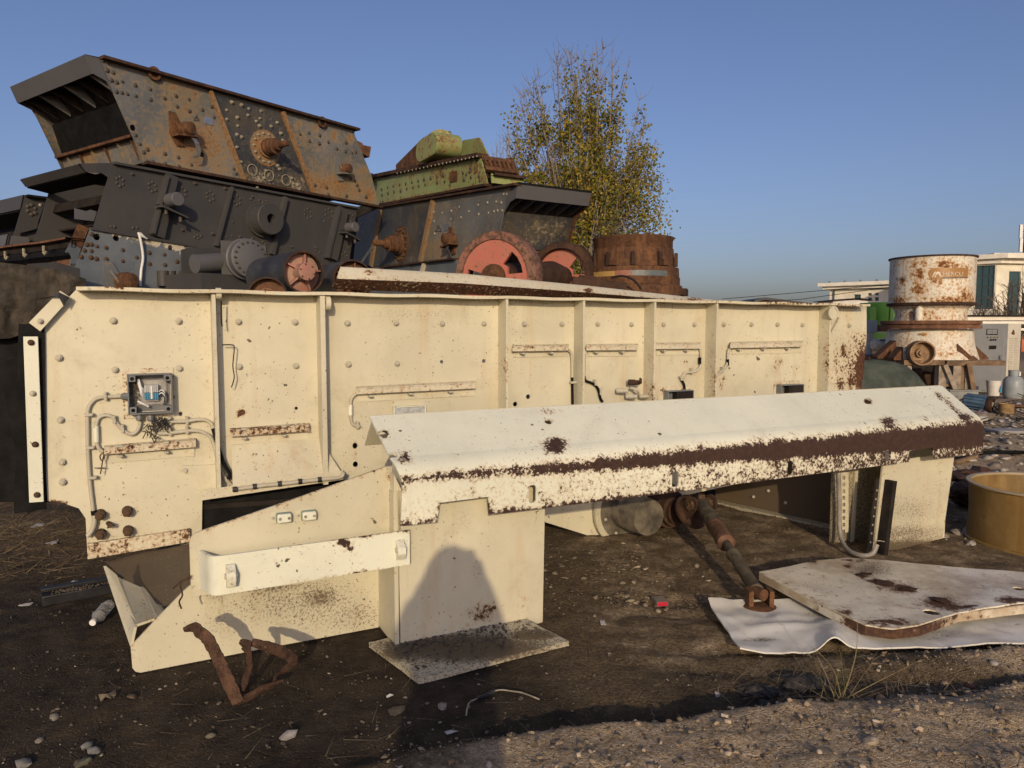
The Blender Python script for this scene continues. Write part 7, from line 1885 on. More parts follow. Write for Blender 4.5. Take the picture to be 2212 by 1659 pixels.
# drive pulley
pc = at(1984, 762, YC - 95 * kc); pax = Vector((-.10, -.99, 0)).normalized()
mb = MB(); r_ = .27; mb.lathe(pc, pax, [(.10, -.35), (.10, .0), (r_, -.02), (r_, .22), (r_ * .88, .22), (r_ * .85, .06), (r_ * .36, .05), (r_ * .36, .12), (r_ * .2, .125), (r_ * .2, .18), (0, .18)], 36, cap=False); mb.build('pulley', plain('brown_cast_iron', (.20, .115, .055), .7, .35, 6, .3, col2=(.33, .21, .11)), cc, smooth=35)
mb = MB(); mb.tube(smoothpath([at(1960, 752, YC - 1.1), at(1966, 745, YC - 1.15), at(1978, 743, YC - 1.2)], 4), .03, 6); mb.build('pipe_stub', M['darkrust'], cc)
# lugs round the bowl and small cylinders round the neck
def gus(px, py, w_, h_, flip, Yd, mat='rust'):
    P = at(px, py, Yd); s_ = -1 if flip else 1
    mb = MB(); f_ = Fr(P, (1, 0, 0)); mb.prism([f_.pt(0, 0), f_.pt(s_ * w_, 0), f_.pt(s_ * w_, .05), f_.pt(0, h_)], Vector((0, .3, 0))); mb.build('foot_gusset', M[mat], cc)
gus(1935, 775, .42, .42, True, YC - .4); gus(1950, 778, .2, .3, True, YC - .9); gus(2098, 777, .40, .40, False, YC - .4); gus(2077, 780, .36, .34, False, YC - .85)
mb = MB(); fb = Fr(at(2066, 777, YC - .95), (1, 0, 0)); mb.prism([fb.pt(0, 0, .01), fb.pt(.42, .0, .01), fb.pt(.42, .06, .01), fb.pt(.30, .1, .01), fb.pt(.0, .36, .01)], -fb.n * .02); mb.build('foot_web', M['rust'], cc)
for x in (1985, 2046, 2079): mb = MB(); P = at(x, 690, YC - .72 + abs(x - 2011) * .006); mb.lathe(P, (0, 0, 1), [(.09, -.05), (.09, .24), (.06, .28), (.06, .34)], 12); mb.build('tension_cylinder', M['whitecr'], cc, smooth=40)
# stand
cs_ = thing('steel_stand', 'timber and steel stand with slanting braces carrying the white crusher', 'stand', CC)
zt_ = zc(782)
BRN = plain('brown_beam', (.15, .09, .05), .8, .4, 4, .3, col2=(.24, .16, .09)); TAN = plain('weathered_leg', (.26, .215, .16), .75, .4, 5, .3)
mb = MB(); mb.box(CC.x - 1.15, CC.x - .25, CC.y - 1.1, CC.y - .85, zt_ - .02, zt_ + .09); mb.build('deck_beam', BRN, cs_)
mb = MB(); mb.box(CC.x - .2, CC.x + 1.1, CC.y - 1.1, CC.y - .85, zt_ - .03, zt_ + .08); mb.build('deck_beam', BRN, cs_)
for sy in (.75,): mb = MB(); mb.box(CC.x - 1.15, CC.x + 1.1, CC.y + sy, CC.y + sy + .2, zt_ - .02, zt_ + .09); mb.build('deck_beam', BRN, cs_)
for px, wd, mt in ((1962, .10, TAN), (2032, .17, TAN), (2063, .17, TAN), (2076, .10, BRN), (2088, .12, TAN)):
    P = at(px, 800, YC - 1.0); mb = MB(); mb.box(P.x - wd / 2, P.x + wd / 2, P.y - wd / 2, P.y + wd / 2, 0, zt_ - .035); mb.build('leg', mt, cs_)
for px in (1945, 2080): P = at(px, 800, YC + .9); mb = MB(); mb.box(P.x - .08, P.x + .08, P.y - .08, P.y + .08, 0, zt_ - .025); mb.build('leg', TAN, cs_)
for a, b, mt in (((2041, 788), (2066, 848), TAN), ((2092, 786), (2104, 850), BRN)):
    mb = MB(); mb.bar(at(*a, YC - 1.15), at(*b, YC - 1.15), .10, .06, (0, 1, 0)); mb.build('brace', mt, cs_)
mb = MB(); mb.bar(at(2036, 832, YC - 1.05), at(2064, 832, YC - 1.05), .06, .06); mb.build('rail', BRN, cs_)

# ------------------------------------------------------------------ yard clutter on the right
def boxthing(name, label, cat, x0, y0, x1, y1, Y, dep, mat, bev=.01, part='body', grp=None, ry=0):
    a, b = at(x0, y1, Y), at(x1, y0, Y)
    t = thing(name, label, cat, ((a.x + b.x) / 2, Y, a.z), grp)
    u_ = Vector((math.cos(ry), math.sin(ry), 0)); f_ = Fr((a.x, Y, 0), u_)
    mb = MB(); mb.boxf(f_, 0, (b.x - a.x) / max(.3, math.cos(ry)), a.z, b.z, -dep, 0); mb.build(part, mat, t, bev=bev)
    return t, f_, a, b
GRN = paint('bright_green_paint', (.17, .40, .055), rust=(.05, .05, .02), cs=8, bias=.02, speck=.3, streak=.25, var=.1)
gt = thing('green_tank', 'bright green steel tank between the cream screen and the white crusher', 'tank', at(1925, 705, 20.5))
a = at(1913, 675, 20.5); k2 = 20.5 / FPX
mb = MB(); P0 = at(1930, 703, 20.5); mb.lathe((P0.x, P0.y + .6, P0.z), (0, 0, 1), [(.62, 0), (.62, .62), (.60, .64), (0, .66)], 32, cap=False); mb.build('shell', GRN, gt, smooth=40)
mb = MB(); f_ = Fr((at(1878, 700, 20.3).x, 20.3, 0), (1, 0, 0)); mb.boxf(f_, 0, .18, at(1878, 698, 20.3).z, at(1878, 663, 20.3).z, -.5, 0); mb.build('side_box', GRN, gt, bev=.01)
mb = MB(); mb.boxf(Fr((at(1897, 700, 20.2).x, 20.2, 0), (1, 0, 0)), .3, .315, at(1897, 702, 20.2).z, at(1897, 655, 20.2).z, -.05, .04); mb.build('seam', GRN, gt)
gl = thing('green_box', 'lower green steel casing in shade left of the white crusher', 'machine', at(1905, 735, 20.6)); mb = MB(); mb.boxf(Fr((at(1885, 730, 20.6).x, 20.6, 0), (1, 0, 0)), 0, .9, at(1885, 735, 20.6).z, at(1885, 718, 20.6).z, -.6, 0); mb.build('casing', GRN, gl)
boxthing('grey_box', 'plain pale grey steel box below the green tank', 'box', 1874, 692, 1896, 718, 19.4, .5, plain('pale_grey_sheet', (.34, .37, .40), .5, .1, 3, .05), .01)
boxthing('brown_beam', 'brown steel beam under the green tank', 'beam', 1897, 702, 1925, 717, 19.9, .3, M['copper'], .01)
wt = thing('white_tank', 'white horizontal tank with black slot, left of the crusher bowl', 'tank', at(1905, 764, 19.0))
mb = MB(); mb.tube([at(1884, 745, 19.0), at(1888, 745, 19.0), at(1934, 744, 19.0), at(1938, 744, 19.0)], [.12, .16, .16, .12], 20); mb.build('shell', M['whitecr'], wt, smooth=40); mb = MB(); mb.boxf(facing(18.83).off(0), 0, 0, 0, 0, 0, 0) if False else None
mb = MB(); mb.boxf(Fr((at(1900, 735, 18.83).x, 18.83, 0), (1, 0, 0)), 0, .28, at(1900, 736, 18.83).z, at(1900, 733.5, 18.83).z, 0, .03); mb.build('slot', M['black'], wt)
boxthing('white_cabinet', 'narrow white cabinet just right of the screen end', 'cabinet', 1871, 719, 1886, 766, 19.2, .4, plain('dull_white_sheet', (.46, .45, .42), .6, .12, 3, .1), .008)
boxthing('grey_casing', 'low grey machine casing left of the crusher stand', 'machine', 1872, 766, 1936, 783, 19.0, .5, M['greyplate'], .02)
boxthing('rusty_gearbox', 'brown oily gearbox standing between the crusher stand legs', 'gearbox', 1985, 803, 2022, 838, 17.2, .5, M['darkrust'], .09)
boxthing('white_carton', 'white carton seen between the stand legs', 'carton', 2055, 806, 2066, 830, 18.6, .3, WHT, .004)
boxthing('stacked_crates', 'dark stack of crates behind the crusher stand', 'crates', 1960, 786, 2110, 852, 19.6, .5, M['darkvoid'], .01)
# green tarpaulin
mb = MB(); vv, ff = [], []
YT = 14.5; nI, nJ = 44, 22
for i in range(nI + 1):
    for j in range(nJ + 1):
        s_, t = i / nI, j / nJ
        x = 1835 + 172 * s_; yt = np.interp(x, [1835, 1862, 1885, 1905, 1935, 1958, 1975, 1990, 2007], [790, 779, 776, 777, 782, 790, 803, 828, 868]); yb_ = 872
        P = at(x, yt + (yb_ - yt) * t, YT); P.y += -1.0 * t ** .8 + .20 * abs(math.sin(s_ * 13 + 2.5 * t)) * t + .35 * noise.noise(Vector((s_ * 7, t * 3, 5))) * t
        if j == nJ: P.z = 0
        vv.append(P)
for i in range(nI):
    for j in range(nJ): q = i * (nJ + 1) + j; ff.append((q, q + nJ + 1, q + nJ + 2, q + 1))
nv = len(vv)
for i in range(nI + 1): p = vv[i * (nJ + 1)]; vv.append(Vector((p.x, p.y + 1.6, .0)))
for i in range(nI): q = i * (nJ + 1); ff.append((q, nv + i, nv + i + 1, q + nJ + 1))
mb.add(vv, ff); o = mb.build('tarpaulin', plain('green_canvas', (.055, .07, .052), .85, .25, 3, .35, col2=(.085, .10, .075)), None, smooth=80, recalc=False); tag(o, 'dark green canvas tarpaulin draped over a heap before the crusher stand', 'tarpaulin')
# low shed behind the cabinet
ls = thing('low_shed', 'low open shed with cream fascia and dark inside, behind the cabinet', 'building', at(2160, 850, 24))
f_ = Fr((at(2085, 800, 24).x, 24, 0), (1, .02, 0)); L_ = 4.0
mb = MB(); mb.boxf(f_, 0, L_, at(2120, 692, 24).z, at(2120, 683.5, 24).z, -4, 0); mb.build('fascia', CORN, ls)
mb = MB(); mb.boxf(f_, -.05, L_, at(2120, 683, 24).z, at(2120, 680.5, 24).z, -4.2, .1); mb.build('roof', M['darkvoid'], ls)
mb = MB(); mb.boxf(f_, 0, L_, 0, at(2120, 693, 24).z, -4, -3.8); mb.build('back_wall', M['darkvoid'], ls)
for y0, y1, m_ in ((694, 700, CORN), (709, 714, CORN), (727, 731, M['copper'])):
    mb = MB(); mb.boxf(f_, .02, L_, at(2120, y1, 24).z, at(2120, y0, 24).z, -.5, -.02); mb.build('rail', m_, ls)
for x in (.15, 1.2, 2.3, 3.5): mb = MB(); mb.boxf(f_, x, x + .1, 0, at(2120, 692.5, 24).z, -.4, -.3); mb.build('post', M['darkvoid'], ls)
boxthing('white_sack', 'tall pale sack standing in the shed left of the cabinet', 'sack', 2105, 731, 2118, 770, 22.5, .3, plain('pale_sack', (.34, .32, .28), .8, .2, 6, .4), .04)
boxthing('yellow_box', 'small ochre box in the shed beside the pale sack', 'box', 2119, 735, 2128, 752, 22.6, .3, plain('ochre_box', (.40, .27, .09), .7, .2, 5), .01)
boxthing('teal_barrel', 'dark teal barrel in the shed left of the pale sack', 'barrel', 2098, 731, 2104, 770, 22.8, .3, plain('teal', (.05, .10, .10), .6), .03)
boxthing('orange_box', 'orange red crate at the right edge behind the cabinet', 'crate', 2206, 733, 2216, 760, 20, .4, plain('orange_sheet', (.45, .13, .06), .6, .2, 4), .01)
# electric cabinet: shade coloured in as grey front, sunlight as cream louvred side
YE = 17.8; ce = at(2171, 846, YE); ce.z = 0; zt2 = at(2171, 699, YE).z
ecb = thing('electric_cabinet', 'tall electric cabinet with two gauges, front coloured shade grey, louvred side sunlit cream', 'cabinet', ce)
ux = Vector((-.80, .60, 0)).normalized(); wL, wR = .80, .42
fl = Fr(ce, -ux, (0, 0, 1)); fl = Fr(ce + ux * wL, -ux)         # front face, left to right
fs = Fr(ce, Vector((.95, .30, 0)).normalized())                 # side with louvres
GR2 = plain('shade_grey_enamel', (.25, .26, .27), .45, .08, 3, .05); CR2 = plain('sunlit_cream_enamel', (.50, .47, .39), .5, .08, 3, .05)
pA, pB = ce + ux * wL, ce; pC = fs.pt(wR, 0); pD = pC + ux * wL
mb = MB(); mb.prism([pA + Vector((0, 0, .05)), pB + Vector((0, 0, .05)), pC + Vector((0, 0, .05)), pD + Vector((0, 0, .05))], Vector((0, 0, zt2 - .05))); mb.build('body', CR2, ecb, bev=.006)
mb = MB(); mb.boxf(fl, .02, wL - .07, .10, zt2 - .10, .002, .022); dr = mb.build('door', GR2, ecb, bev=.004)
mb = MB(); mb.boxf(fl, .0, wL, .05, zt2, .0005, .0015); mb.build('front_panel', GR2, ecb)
for px in (2138, 2149):
    P = fl.hit(px, 717, .024); f2 = Fr(P, fl.u); mb = MB(); mb.boxf(f2, -.062, .062, -.07, .07, 0, .012); gg = mb.build('gauge', M['black'], ecb, bev=.003); mb = MB(); mb.boxf(f2, -.05, .05, -.05, .06, .0125, .014); mb.build('gauge_face', GR2, ecb)
for px, py in ((2136, 728), (2143, 728), (2150, 728), (2157, 728), (2141, 734), (2146, 734), (2151, 734)): mb = MB(); mb.lathe(fl.hit(px, py, .023), fl.n, [(.02, 0), (.018, .03)], 8); mb.build('push_button', M['black'] if py > 730 else M['bolt_pale'], ecb)
for px in (2142.5, 2148.5): P = fl.hit(px, 750, .024); mb = MB(); mb.boxf(Fr(P, fl.u), -.035, .035, -.04, .04, 0, .03); mb.build('switch', M['darkvoid'], ecb)
mb = MB(); mb.boxf(Fr(fl.hit(2162, 772, .024), fl.u), -.02, .02, -.05, .05, 0, .03); mb.build('handle', M['steel'], ecb)
for col in (0, 1):
    for k in range(24):
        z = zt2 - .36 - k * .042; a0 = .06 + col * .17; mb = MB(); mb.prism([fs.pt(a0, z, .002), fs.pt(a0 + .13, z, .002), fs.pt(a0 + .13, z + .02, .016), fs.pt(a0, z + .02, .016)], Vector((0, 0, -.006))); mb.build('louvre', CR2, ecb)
mb = MB(); mb.sheet(fs, [(.10, zt2 - .24), (.16, zt2 - .27), (.22, zt2 - .26), (.2, zt2 - .17), (.16, zt2 - .14), (.14, zt2 - .18)], (), .05, .004, .003); mb.build('rust_patch', M['rust'], ecb)
# bucket, gas cylinder, motor and other small things
def lathe_thing(name, label, cat, px, py, prof, parts, Y=None, seg=28):
    P = gp(px, py) if Y is None else at(px, py, Y)
    P.z = max(0, gz(P.x, P.y)) if Y is None else P.z
    t = thing(name, label, cat, P)
    for nm, pr, mt in parts: mb = MB(); mb.lathe(P, (0, 0, 1), pr, seg, cap=False); mb.build(nm, mt, t, smooth=35)
    return t, P
BW = plain('bucket_white', (.60, .58, .53), .5, .12, 5, .05)
t, P = lathe_thing('bucket', 'white plastic paint bucket with blue label, left of the gas cylinder', 'bucket', 2145, 857, None, [('body', [(0, .0), (.125, 0), (.15, .34), (.145, .34)], BW), ('lid', [(.155, .33), (.157, .365), (.145, .37), (0, .36)], BW)], None)
f_ = Fr(P + Vector((.05, -.146, .1)), (1, .35, 0)); mb = MB(); mb.prism([f_.pt(0, 0), f_.pt(.07, .0), f_.pt(.07, .16), f_.pt(.03, .14), f_.pt(.0, .05)], f_.n * .004); mb.build('label', BLU, t)
GC = plain('gas_grey', (.27, .30, .31), .4, .12, 5, .08)
t, P = lathe_thing('gas_cylinder', 'grey gas cylinder with valve collar, standing before the electric cabinet', 'gas cylinder', 2187, 868, None, [('body', [(0, .0), (.16, .0), (.19, .05), (.20, .10), (.20, .33), (.19, .41), (.13, .48), (.05, .50)], GC), ('collar', [(.10, .47), (.105, .62), (.095, .62), (.09, .47)], GC), ('weld_band', [(.2015, .26), (.205, .265), (.2015, .28)], GC), ('foot_ring', [(.15, -.02), (.155, .03), (.14, .03)], GC)], None)
f_ = Fr(P + Vector((.04, -.098, .50)), (1, .4, 0)); mb = MB(); mb.boxf(f_, 0, .05, 0, .09, .01, .014); mb.build('tag', WHT, t)
# blue motor lying on the rubble
Pm = gp(2110, 903); Pm.z = gz(Pm.x, Pm.y) + .13; axm = Vector((.72, -.68, -.10)).normalized()
em = thing('electric_motor', 'blue finned electric motor lying on the rubble', 'motor', Pm - Vector((0, 0, .13)))
BM = plain('motor_blue', (.06, .11, .17), .5, .25, 8, .2)
mb = MB(); mb.lathe(Pm - axm * .22, axm, [(.10, 0), (.12, .02), (.12, .36), (.10, .37)], 24); mb.build('body', BM, em, smooth=40)
a_ = axm.cross(Vector((0, 0, 1))).normalized(); b_ = a_.cross(axm).normalized()
for k in range(14):
    th = k * .4488; d = a_ * math.cos(th) + b_ * math.sin(th); s_ = axm.cross(d); mb = MB(); P = Pm - axm * .18; mb.prism([P + d * .118 - s_ * .004, P + d * .145 - s_ * .004, P + d * .145 - s_ * .004 + axm * .30, P + d * .118 - s_ * .004 + axm * .30], s_ * .008); mb.build('fin', BM, em)
mb = MB(); mb.lathe(Pm + axm * .15, axm, [(.135, 0), (.145, .02), (.145, .09), (.10, .09), (.09, .05), (.0, .05)], 26, cap=False); mb.build('end_bell', M['darkrust'], em, smooth=35)
mb = MB(); mb.lathe(Pm + axm * .195, axm, [(.05, 0), (.045, .05), (0, .05)], 14, cap=False); mb.build('shaft', M['bolt_pale'], em)
# paint can, plank, lilac strip, glass jar, crate, orange board, hoses
t, P = lathe_thing('paint_can', 'rusty ochre paint can with torn side, right of the blue motor', 'can', 2172, 908, None, [('body', [(0, 0), (.12, 0), (.12, .17), (.112, .17), (.112, .01)], plain('ochre_rust_can', (.27, .17, .07), .7, .4, 8, .3))], None)
def gbar(name, label, cat, p, q, w_, h_, mat, z=.02, bev=.006):
    a, b = gp(*p), gp(*q); a.z = gz(a.x, a.y) + z + h_ / 2; b.z = gz(b.x, b.y) + z + h_ / 2
    t = thing(name, label, cat, (a + b) / 2 - Vector((0, 0, h_ / 2))); mb = MB(); mb.bar(a, b, w_, h_); mb.build('body', mat, t, bev=bev); return t
gbar('plastic_strip', 'pale lilac plastic strip across the rubble below the blue motor', 'strip', (2062, 917), (2126, 910), .09, .05, plain('lilac', (.42, .37, .50), .5, .1))
gbar('log', 'grey weathered log on the rubble, below the lilac strip', 'log', (2103, 918), (2146, 917), .12, .12, plain('grey_wood', (.16, .13, .10), .9, .4, 6, .5), bev=.04)
gbar('orange_board', 'orange brown board lying at the right edge beyond the paint can', 'board', (2170, 889), (2215, 887), .25, .03, M['copper'])
gbar('purple_board', 'dull purple board under the blue motor', 'board', (2075, 897), (2100, 913), .14, .02, plain('purple', (.16, .13, .24), .6, .1))
gbar('concrete_block', 'pale broken concrete block on the rubble at the right', 'stone', (2098, 929), (2124, 926), .16, .10, plain('concrete', (.36, .34, .30), .9, .2, 12, .6), 0, .03)
gbar('concrete_slab', 'flat grey slab half buried in the rubble at the right edge', 'slab', (2140, 952), (2215, 951), .3, .04, plain('slab', (.30, .29, .28), .9, .2, 9, .5), .02)
gbar('timber', 'brown timber strip lying behind the end pedestal', 'timber', (2062, 1013), (2108, 1004), .05, .04, plain('brown_wood', (.22, .14, .075), .85, .35, 6, .4))
t = thing('crate', 'cloudy plastic crate at the far end of the cover', 'crate', gp(2080, 866)); Pq = gp(2052, 868); f_ = Fr(Pq, (1, 0, 0))
PLS = plain('cloudy_plastic', (.22, .225, .21), .4, .15, 6, .05)
mb = MB(); mb.boxf(f_, 0, .62, .02, .24, -.02, 0); mb.boxf(f_, 0, .62, .02, .24, -.5, -.48); mb.boxf(f_, 0, .02, .02, .24, -.479, -.021); mb.boxf(f_, .60, .62, .02, .24, -.479, -.021); mb.build('walls', PLS, t, bev=.004); mb = MB(); mb.boxf(f_, -.03, .65, .2405, .26, -.54, .03); mb.build('rim', PLS, t)
for i, (pts, lb) in enumerate(((((2040, 1010), (2090, 1003), (2140, 998), (2220, 1004)), 'black hose running level across the rubble, upper one'), (((2075, 1040), (2100, 1050), (2150, 1062), (2215, 1056)), 'black hose curling above the ochre tub'))):
    t = thing('hose', lb, 'hose', gp(*pts[1])); mb = MB(); mb.tube(smoothpath([gp(*p) + Vector((0, 0, gz(gp(*p).x, gp(*p).y) + .05)) for p in pts], 6), .022, 7); mb.build('tube', M['black'], t, smooth=80)
# dark rubber scraps in the shade left of the tub
t = thing('tyre_scrap', 'dark rusty scrap heap in the shade between the pedestal and the ochre tub', 'scrap', gp(2085, 1110))
mb = MB()
for k in range(16): p = gp(R.uniform(2062, 2110), R.uniform(1080, 1105)); p.z = R.uniform(.03, .25); mb.rock(p, R.uniform(.05, .14), R, (1.3, 1, .5))
mb.build('lumps', M['darkrust'], t, kind='stuff', smooth=0)
for i, (x, y) in enumerate(((2085, 1045), (2120, 1036))):
    p = gp(x, y); p.z = gz(p.x, p.y) + .06; mb = MB(); mb.rock(p, .16, R, (1.5, .8, .5)); o = mb.build('crumpled_sheet', M['rust'] if i == 0 else M['copper'], None, smooth=0); tag(o, ('crumpled rusty sheet above the dark scrap heap', 'crumpled bright rusty sheet behind the ochre tub')[i], 'sheet')
# ochre tub
TB = gp(2216, 1200); TB = Vector((2.9 + .98, 5.55, 0)); 
TB = gp(2108, 1168); TB = Vector((TB.x + .50, TB.y - .02, 0))
tub = thing('metal_tub', 'open ochre brown metal tub at the right edge', 'tub', TB)
OC = paint('ochre_tub_paint', (.205, .122, .033), rust=(.10, .055, .02), stain=(.36, .25, .10), cs=9, soft=.08, bias=.0, rough=.5, streak=.4, dust=.5, dustc=(.27, .19, .085), var=.25, bump=.15)
hT = .42; rT = .50
mb = MB(); mb.lathe(TB, (0, 0, 1), [(rT, 0), (rT * 1.0, .06), (rT * .985, .2), (rT, hT), (rT * .975, hT), (rT * .97, .02), (0, .02)], 64, cap=False); mb.build('shell', OC, tub, smooth=40)
mb = MB(); mb.lathe(TB, (0, 0, 1), [(rT * 1.0, hT - .005), (rT * 1.035, hT), (rT * 1.035, hT + .012), (rT * .97, hT + .012), (rT * .97, hT - .005)], 64, cap=False); mb.build('rim', paint('ochre_rim', (.36, .29, .18), cs=20, bias=.05, stain=(.3, .2, .1)), tub, smooth=40)
mb = MB(); mb.lathe(TB, (0, 0, 1), [(rT, .012), (rT * 1.05, .01), (rT * 1.05, -.01), (rT, -.01)], 64, cap=False); mb.build('foot_ring', OC, tub, smooth=40)

# ------------------------------------------------------------------ sheets on the ground at the right
WS = paint('scuffed_white_sheet', (.74, .69, .55), rust=(.045, .025, .018), rust2=(.12, .055, .025), stain=(.22, .13, .07), stain_amt=.85, cs=22, soft=.04, bias=.015, speck=.9, streak=.0, rough=.38, dust=.95, dustc=(.40, .31, .20), var=.12, bump=.2, grime=.7, grimec=(.42, .37, .28))
WS2 = paint('bent_white_sheet', (.74, .73, .66), rust=(.05, .03, .02), stain=(.40, .33, .22), cs=12, bias=-.05, speck=.4, streak=.0, rough=.28, dust=.45, dustc=(.42, .37, .29), var=.06, bump=.12, grime=.5)
ts = thing('scorched_sheet', 'thick scorched white steel panel lying askew over the bent sheet', 'steel panel', gp(1900, 1290))
cor = [gp(1640, 1235, .125), gp(1757, 1209, .135), gp(1830, 1203, .135), gp(2300, 1245, .13), gp(2310, 1292, .12), gp(2070, 1322, .11), gp(1985, 1352, .105), (gp(1928, 1358, .105)), gp(1870, 1350, .105), gp(1820, 1328, .105)]
o0 = cor[0]; uP = (cor[3] - cor[0]).normalized(); nP = (cor[3] - cor[0]).cross(cor[7] - cor[0]).normalized(); nP = -nP if nP.z < 0 else nP
fP = Fr(o0, uP, nP.cross(uP), nP)
ab_ = [fP.ab(p) for p in cor]
def ph(px, py, r): a, b = fP.ab(fP.hit(px, py)); return circ(a, b, r, 10)
pw = spots([(1832, 1222, 18, 8, .32), (1865, 1242, 12, 7, .4), (1840, 1210, 50, 6, .25), (1915, 1262, 24, 8, .36), (1950, 1272, 26, 8, .36), (1965, 1278, 14, 6, .3), (2030, 1303, 34, 12, .40), (2060, 1312, 60, 8, .3), (1890, 1255, 14, 7, .3), (1920, 1345, 70, 12, .28), (1830, 1325, 16, 8, .3), (1757, 1212, 12, 5, .35), (2190, 1296, 60, 8, .3)], base=(.03, .10), lines=[(1640, 1236, 1820, 1328, 7, .06)], dlst=[(1760, 1265, 90, 26, .30), (1880, 1230, 60, 24, .55), (1940, 1270, 70, 16, .50), (1850, 1300, 80, 26, .26), (2030, 1300, 70, 22, .5), (2120, 1260, 90, 24, .22), (1700, 1235, 40, 14, .24)])
mb = MB(); mb.sheet(fP, ab_, [ph(2012, 1321, .042), ph(2200, 1270, .03)], .04, .0, .008, fn=lambda a, b: .016 * noise.noise(Vector((a * 2, b * 2, 1))) + .005 * noise.noise(Vector((a * 7, b * 7, 4)))); mb.build('panel_face', WS, ts, wf=pw, smooth=30)
edge = [cor[0], cor[9], cor[8], cor[7], cor[6], cor[5], cor[4]]
mb = MB()
vv = []; ff = []
E_ = []
for i in range(len(edge) - 1):
    for k in range(8): E_.append(edge[i].lerp(edge[i + 1], k / 8))
E_.append(edge[-1])
for p in E_: vv += [p - nP * .009, p - Vector((0, 0, .055))]
for i in range(len(E_) - 1): ff.append((2 * i, 2 * i + 1, 2 * i + 3, 2 * i + 2))
nv = len(vv); inn_ = (cor[2] - cor[7]).normalized(); vv += [p + inn_ * .010 for p in vv]; ff += [tuple(i + nv for i in f[::-1]) for f in ff]
mb.add(vv, ff); mb.build('panel_rim', WS, ts, wf=spots([(1928, 1365, 130, 30, .42), (1850, 1345, 40, 20, .36), (2060, 1330, 60, 20, .25), (2000, 1350, 60, 20, .3)], base=(.06, .15)), recalc=False, smooth=0)
# scorched lumps of slag on it
for i, (x, y) in enumerate(((1866, 1241), (1913, 1259), (1963, 1272), (2030, 1296))):
    P = fP.hit(x, y, .004); mb = MB(); mb.rock(P, .05, R, (1.3, .8, .16)); mb.build('weld_slag', M['darkrust'], ts, smooth=60)
bs = thing('bent_sheet', 'thin bent white sheet lying flat under the scorched panel', 'steel sheet', gp(1800, 1380))
def edge_far(s_): return gp(np.interp(s_, [0, .09, .3, 1], [1529, 1597, 1753, 2420]), np.interp(s_, [0, .09, .3, 1], [1317, 1309, 1306, 1300]))
def edge_near(s_): return gp(np.interp(s_, [0, .15, .3, .4, 1], [1598, 1709, 1801, 1863, 2420]), np.interp(s_, [0, .15, .3, .4, 1], [1421, 1418, 1414, 1410, 1394]))
vv, ff = [], []; nS, nT = 110, 26
for i in range(nS + 1):
    for j in range(nT + 1):
        s_, t = i / nS, j / nT
        P = edge_far(s_).lerp(edge_near(s_), t)
        px_, py_ = proj(P); px_, py_ = px_[0], py_[0]
        z = .028 + .012 * noise.noise(P * 3.1) + .022 * (abs(noise.noise(P * 2.3 + Vector((4, 1, 0)))) - .2) - .016 * abs(noise.noise(P * 5.1 + Vector((1, 7, 0)))) + .004 * noise.noise(P * 13)
        z += .060 * math.exp(-((px_ - 1801) / 28) ** 2) * (.1 + t ** 2) + .02 * math.exp(-((px_ - 1830 - 20 * t) / 24) ** 2 - ((t - .5) / .3) ** 2)
        z += .016 * math.exp(-((py_ - 1365 + .02 * (px_ - 1600)) / 7) ** 2) * math.exp(-((px_ - 1690) / 90) ** 2)
        z += .014 * math.exp(-((px_ - 1680) / 18) ** 2 - ((py_ - 1345) / 10) ** 2) - .012 * math.exp(-((px_ - 1620) / 30) ** 2 - ((py_ - 1385) / 12) ** 2)
        z += .02 * max(0, 1 - t * 9) + .018 * max(0, 1 - s_ * 14)
        vv.append(Vector((P.x, P.y, P.z + z)))
for i in range(nS):
    for j in range(nT): q = i * (nT + 1) + j; ff.append((q, q + nT + 1, q + nT + 2, q + 1))
nv = len(vv); vv += [p - Vector((0, 0, .008)) for p in vv]; ff += [tuple(i + nv for i in f[::-1]) for f in ff]
for i in range(nS):
    for j in (0, nT): q = i * (nT + 1) + j; ff.append((q, q + nT + 1, q + nT + 1 + nv, q + nv))
for j in range(nT): ff.append((j, j + 1, j + 1 + nv, j + nv))
mb = MB(); mb.add(vv, ff); mb.build('sheet', WS2, bs, wf=spots([(1640, 1410, 60, 4, .1)], base=(.02, .05), lines=[(1531, 1318, 1600, 1420, 4, .16)], dlst=[(1640, 1382, 50, 6, .55), (1780, 1325, 60, 14, .40), (2010, 1370, 110, 18, .4), (1720, 1400, 60, 6, .25), (1820, 1360, 40, 12, .3)]), smooth=28)

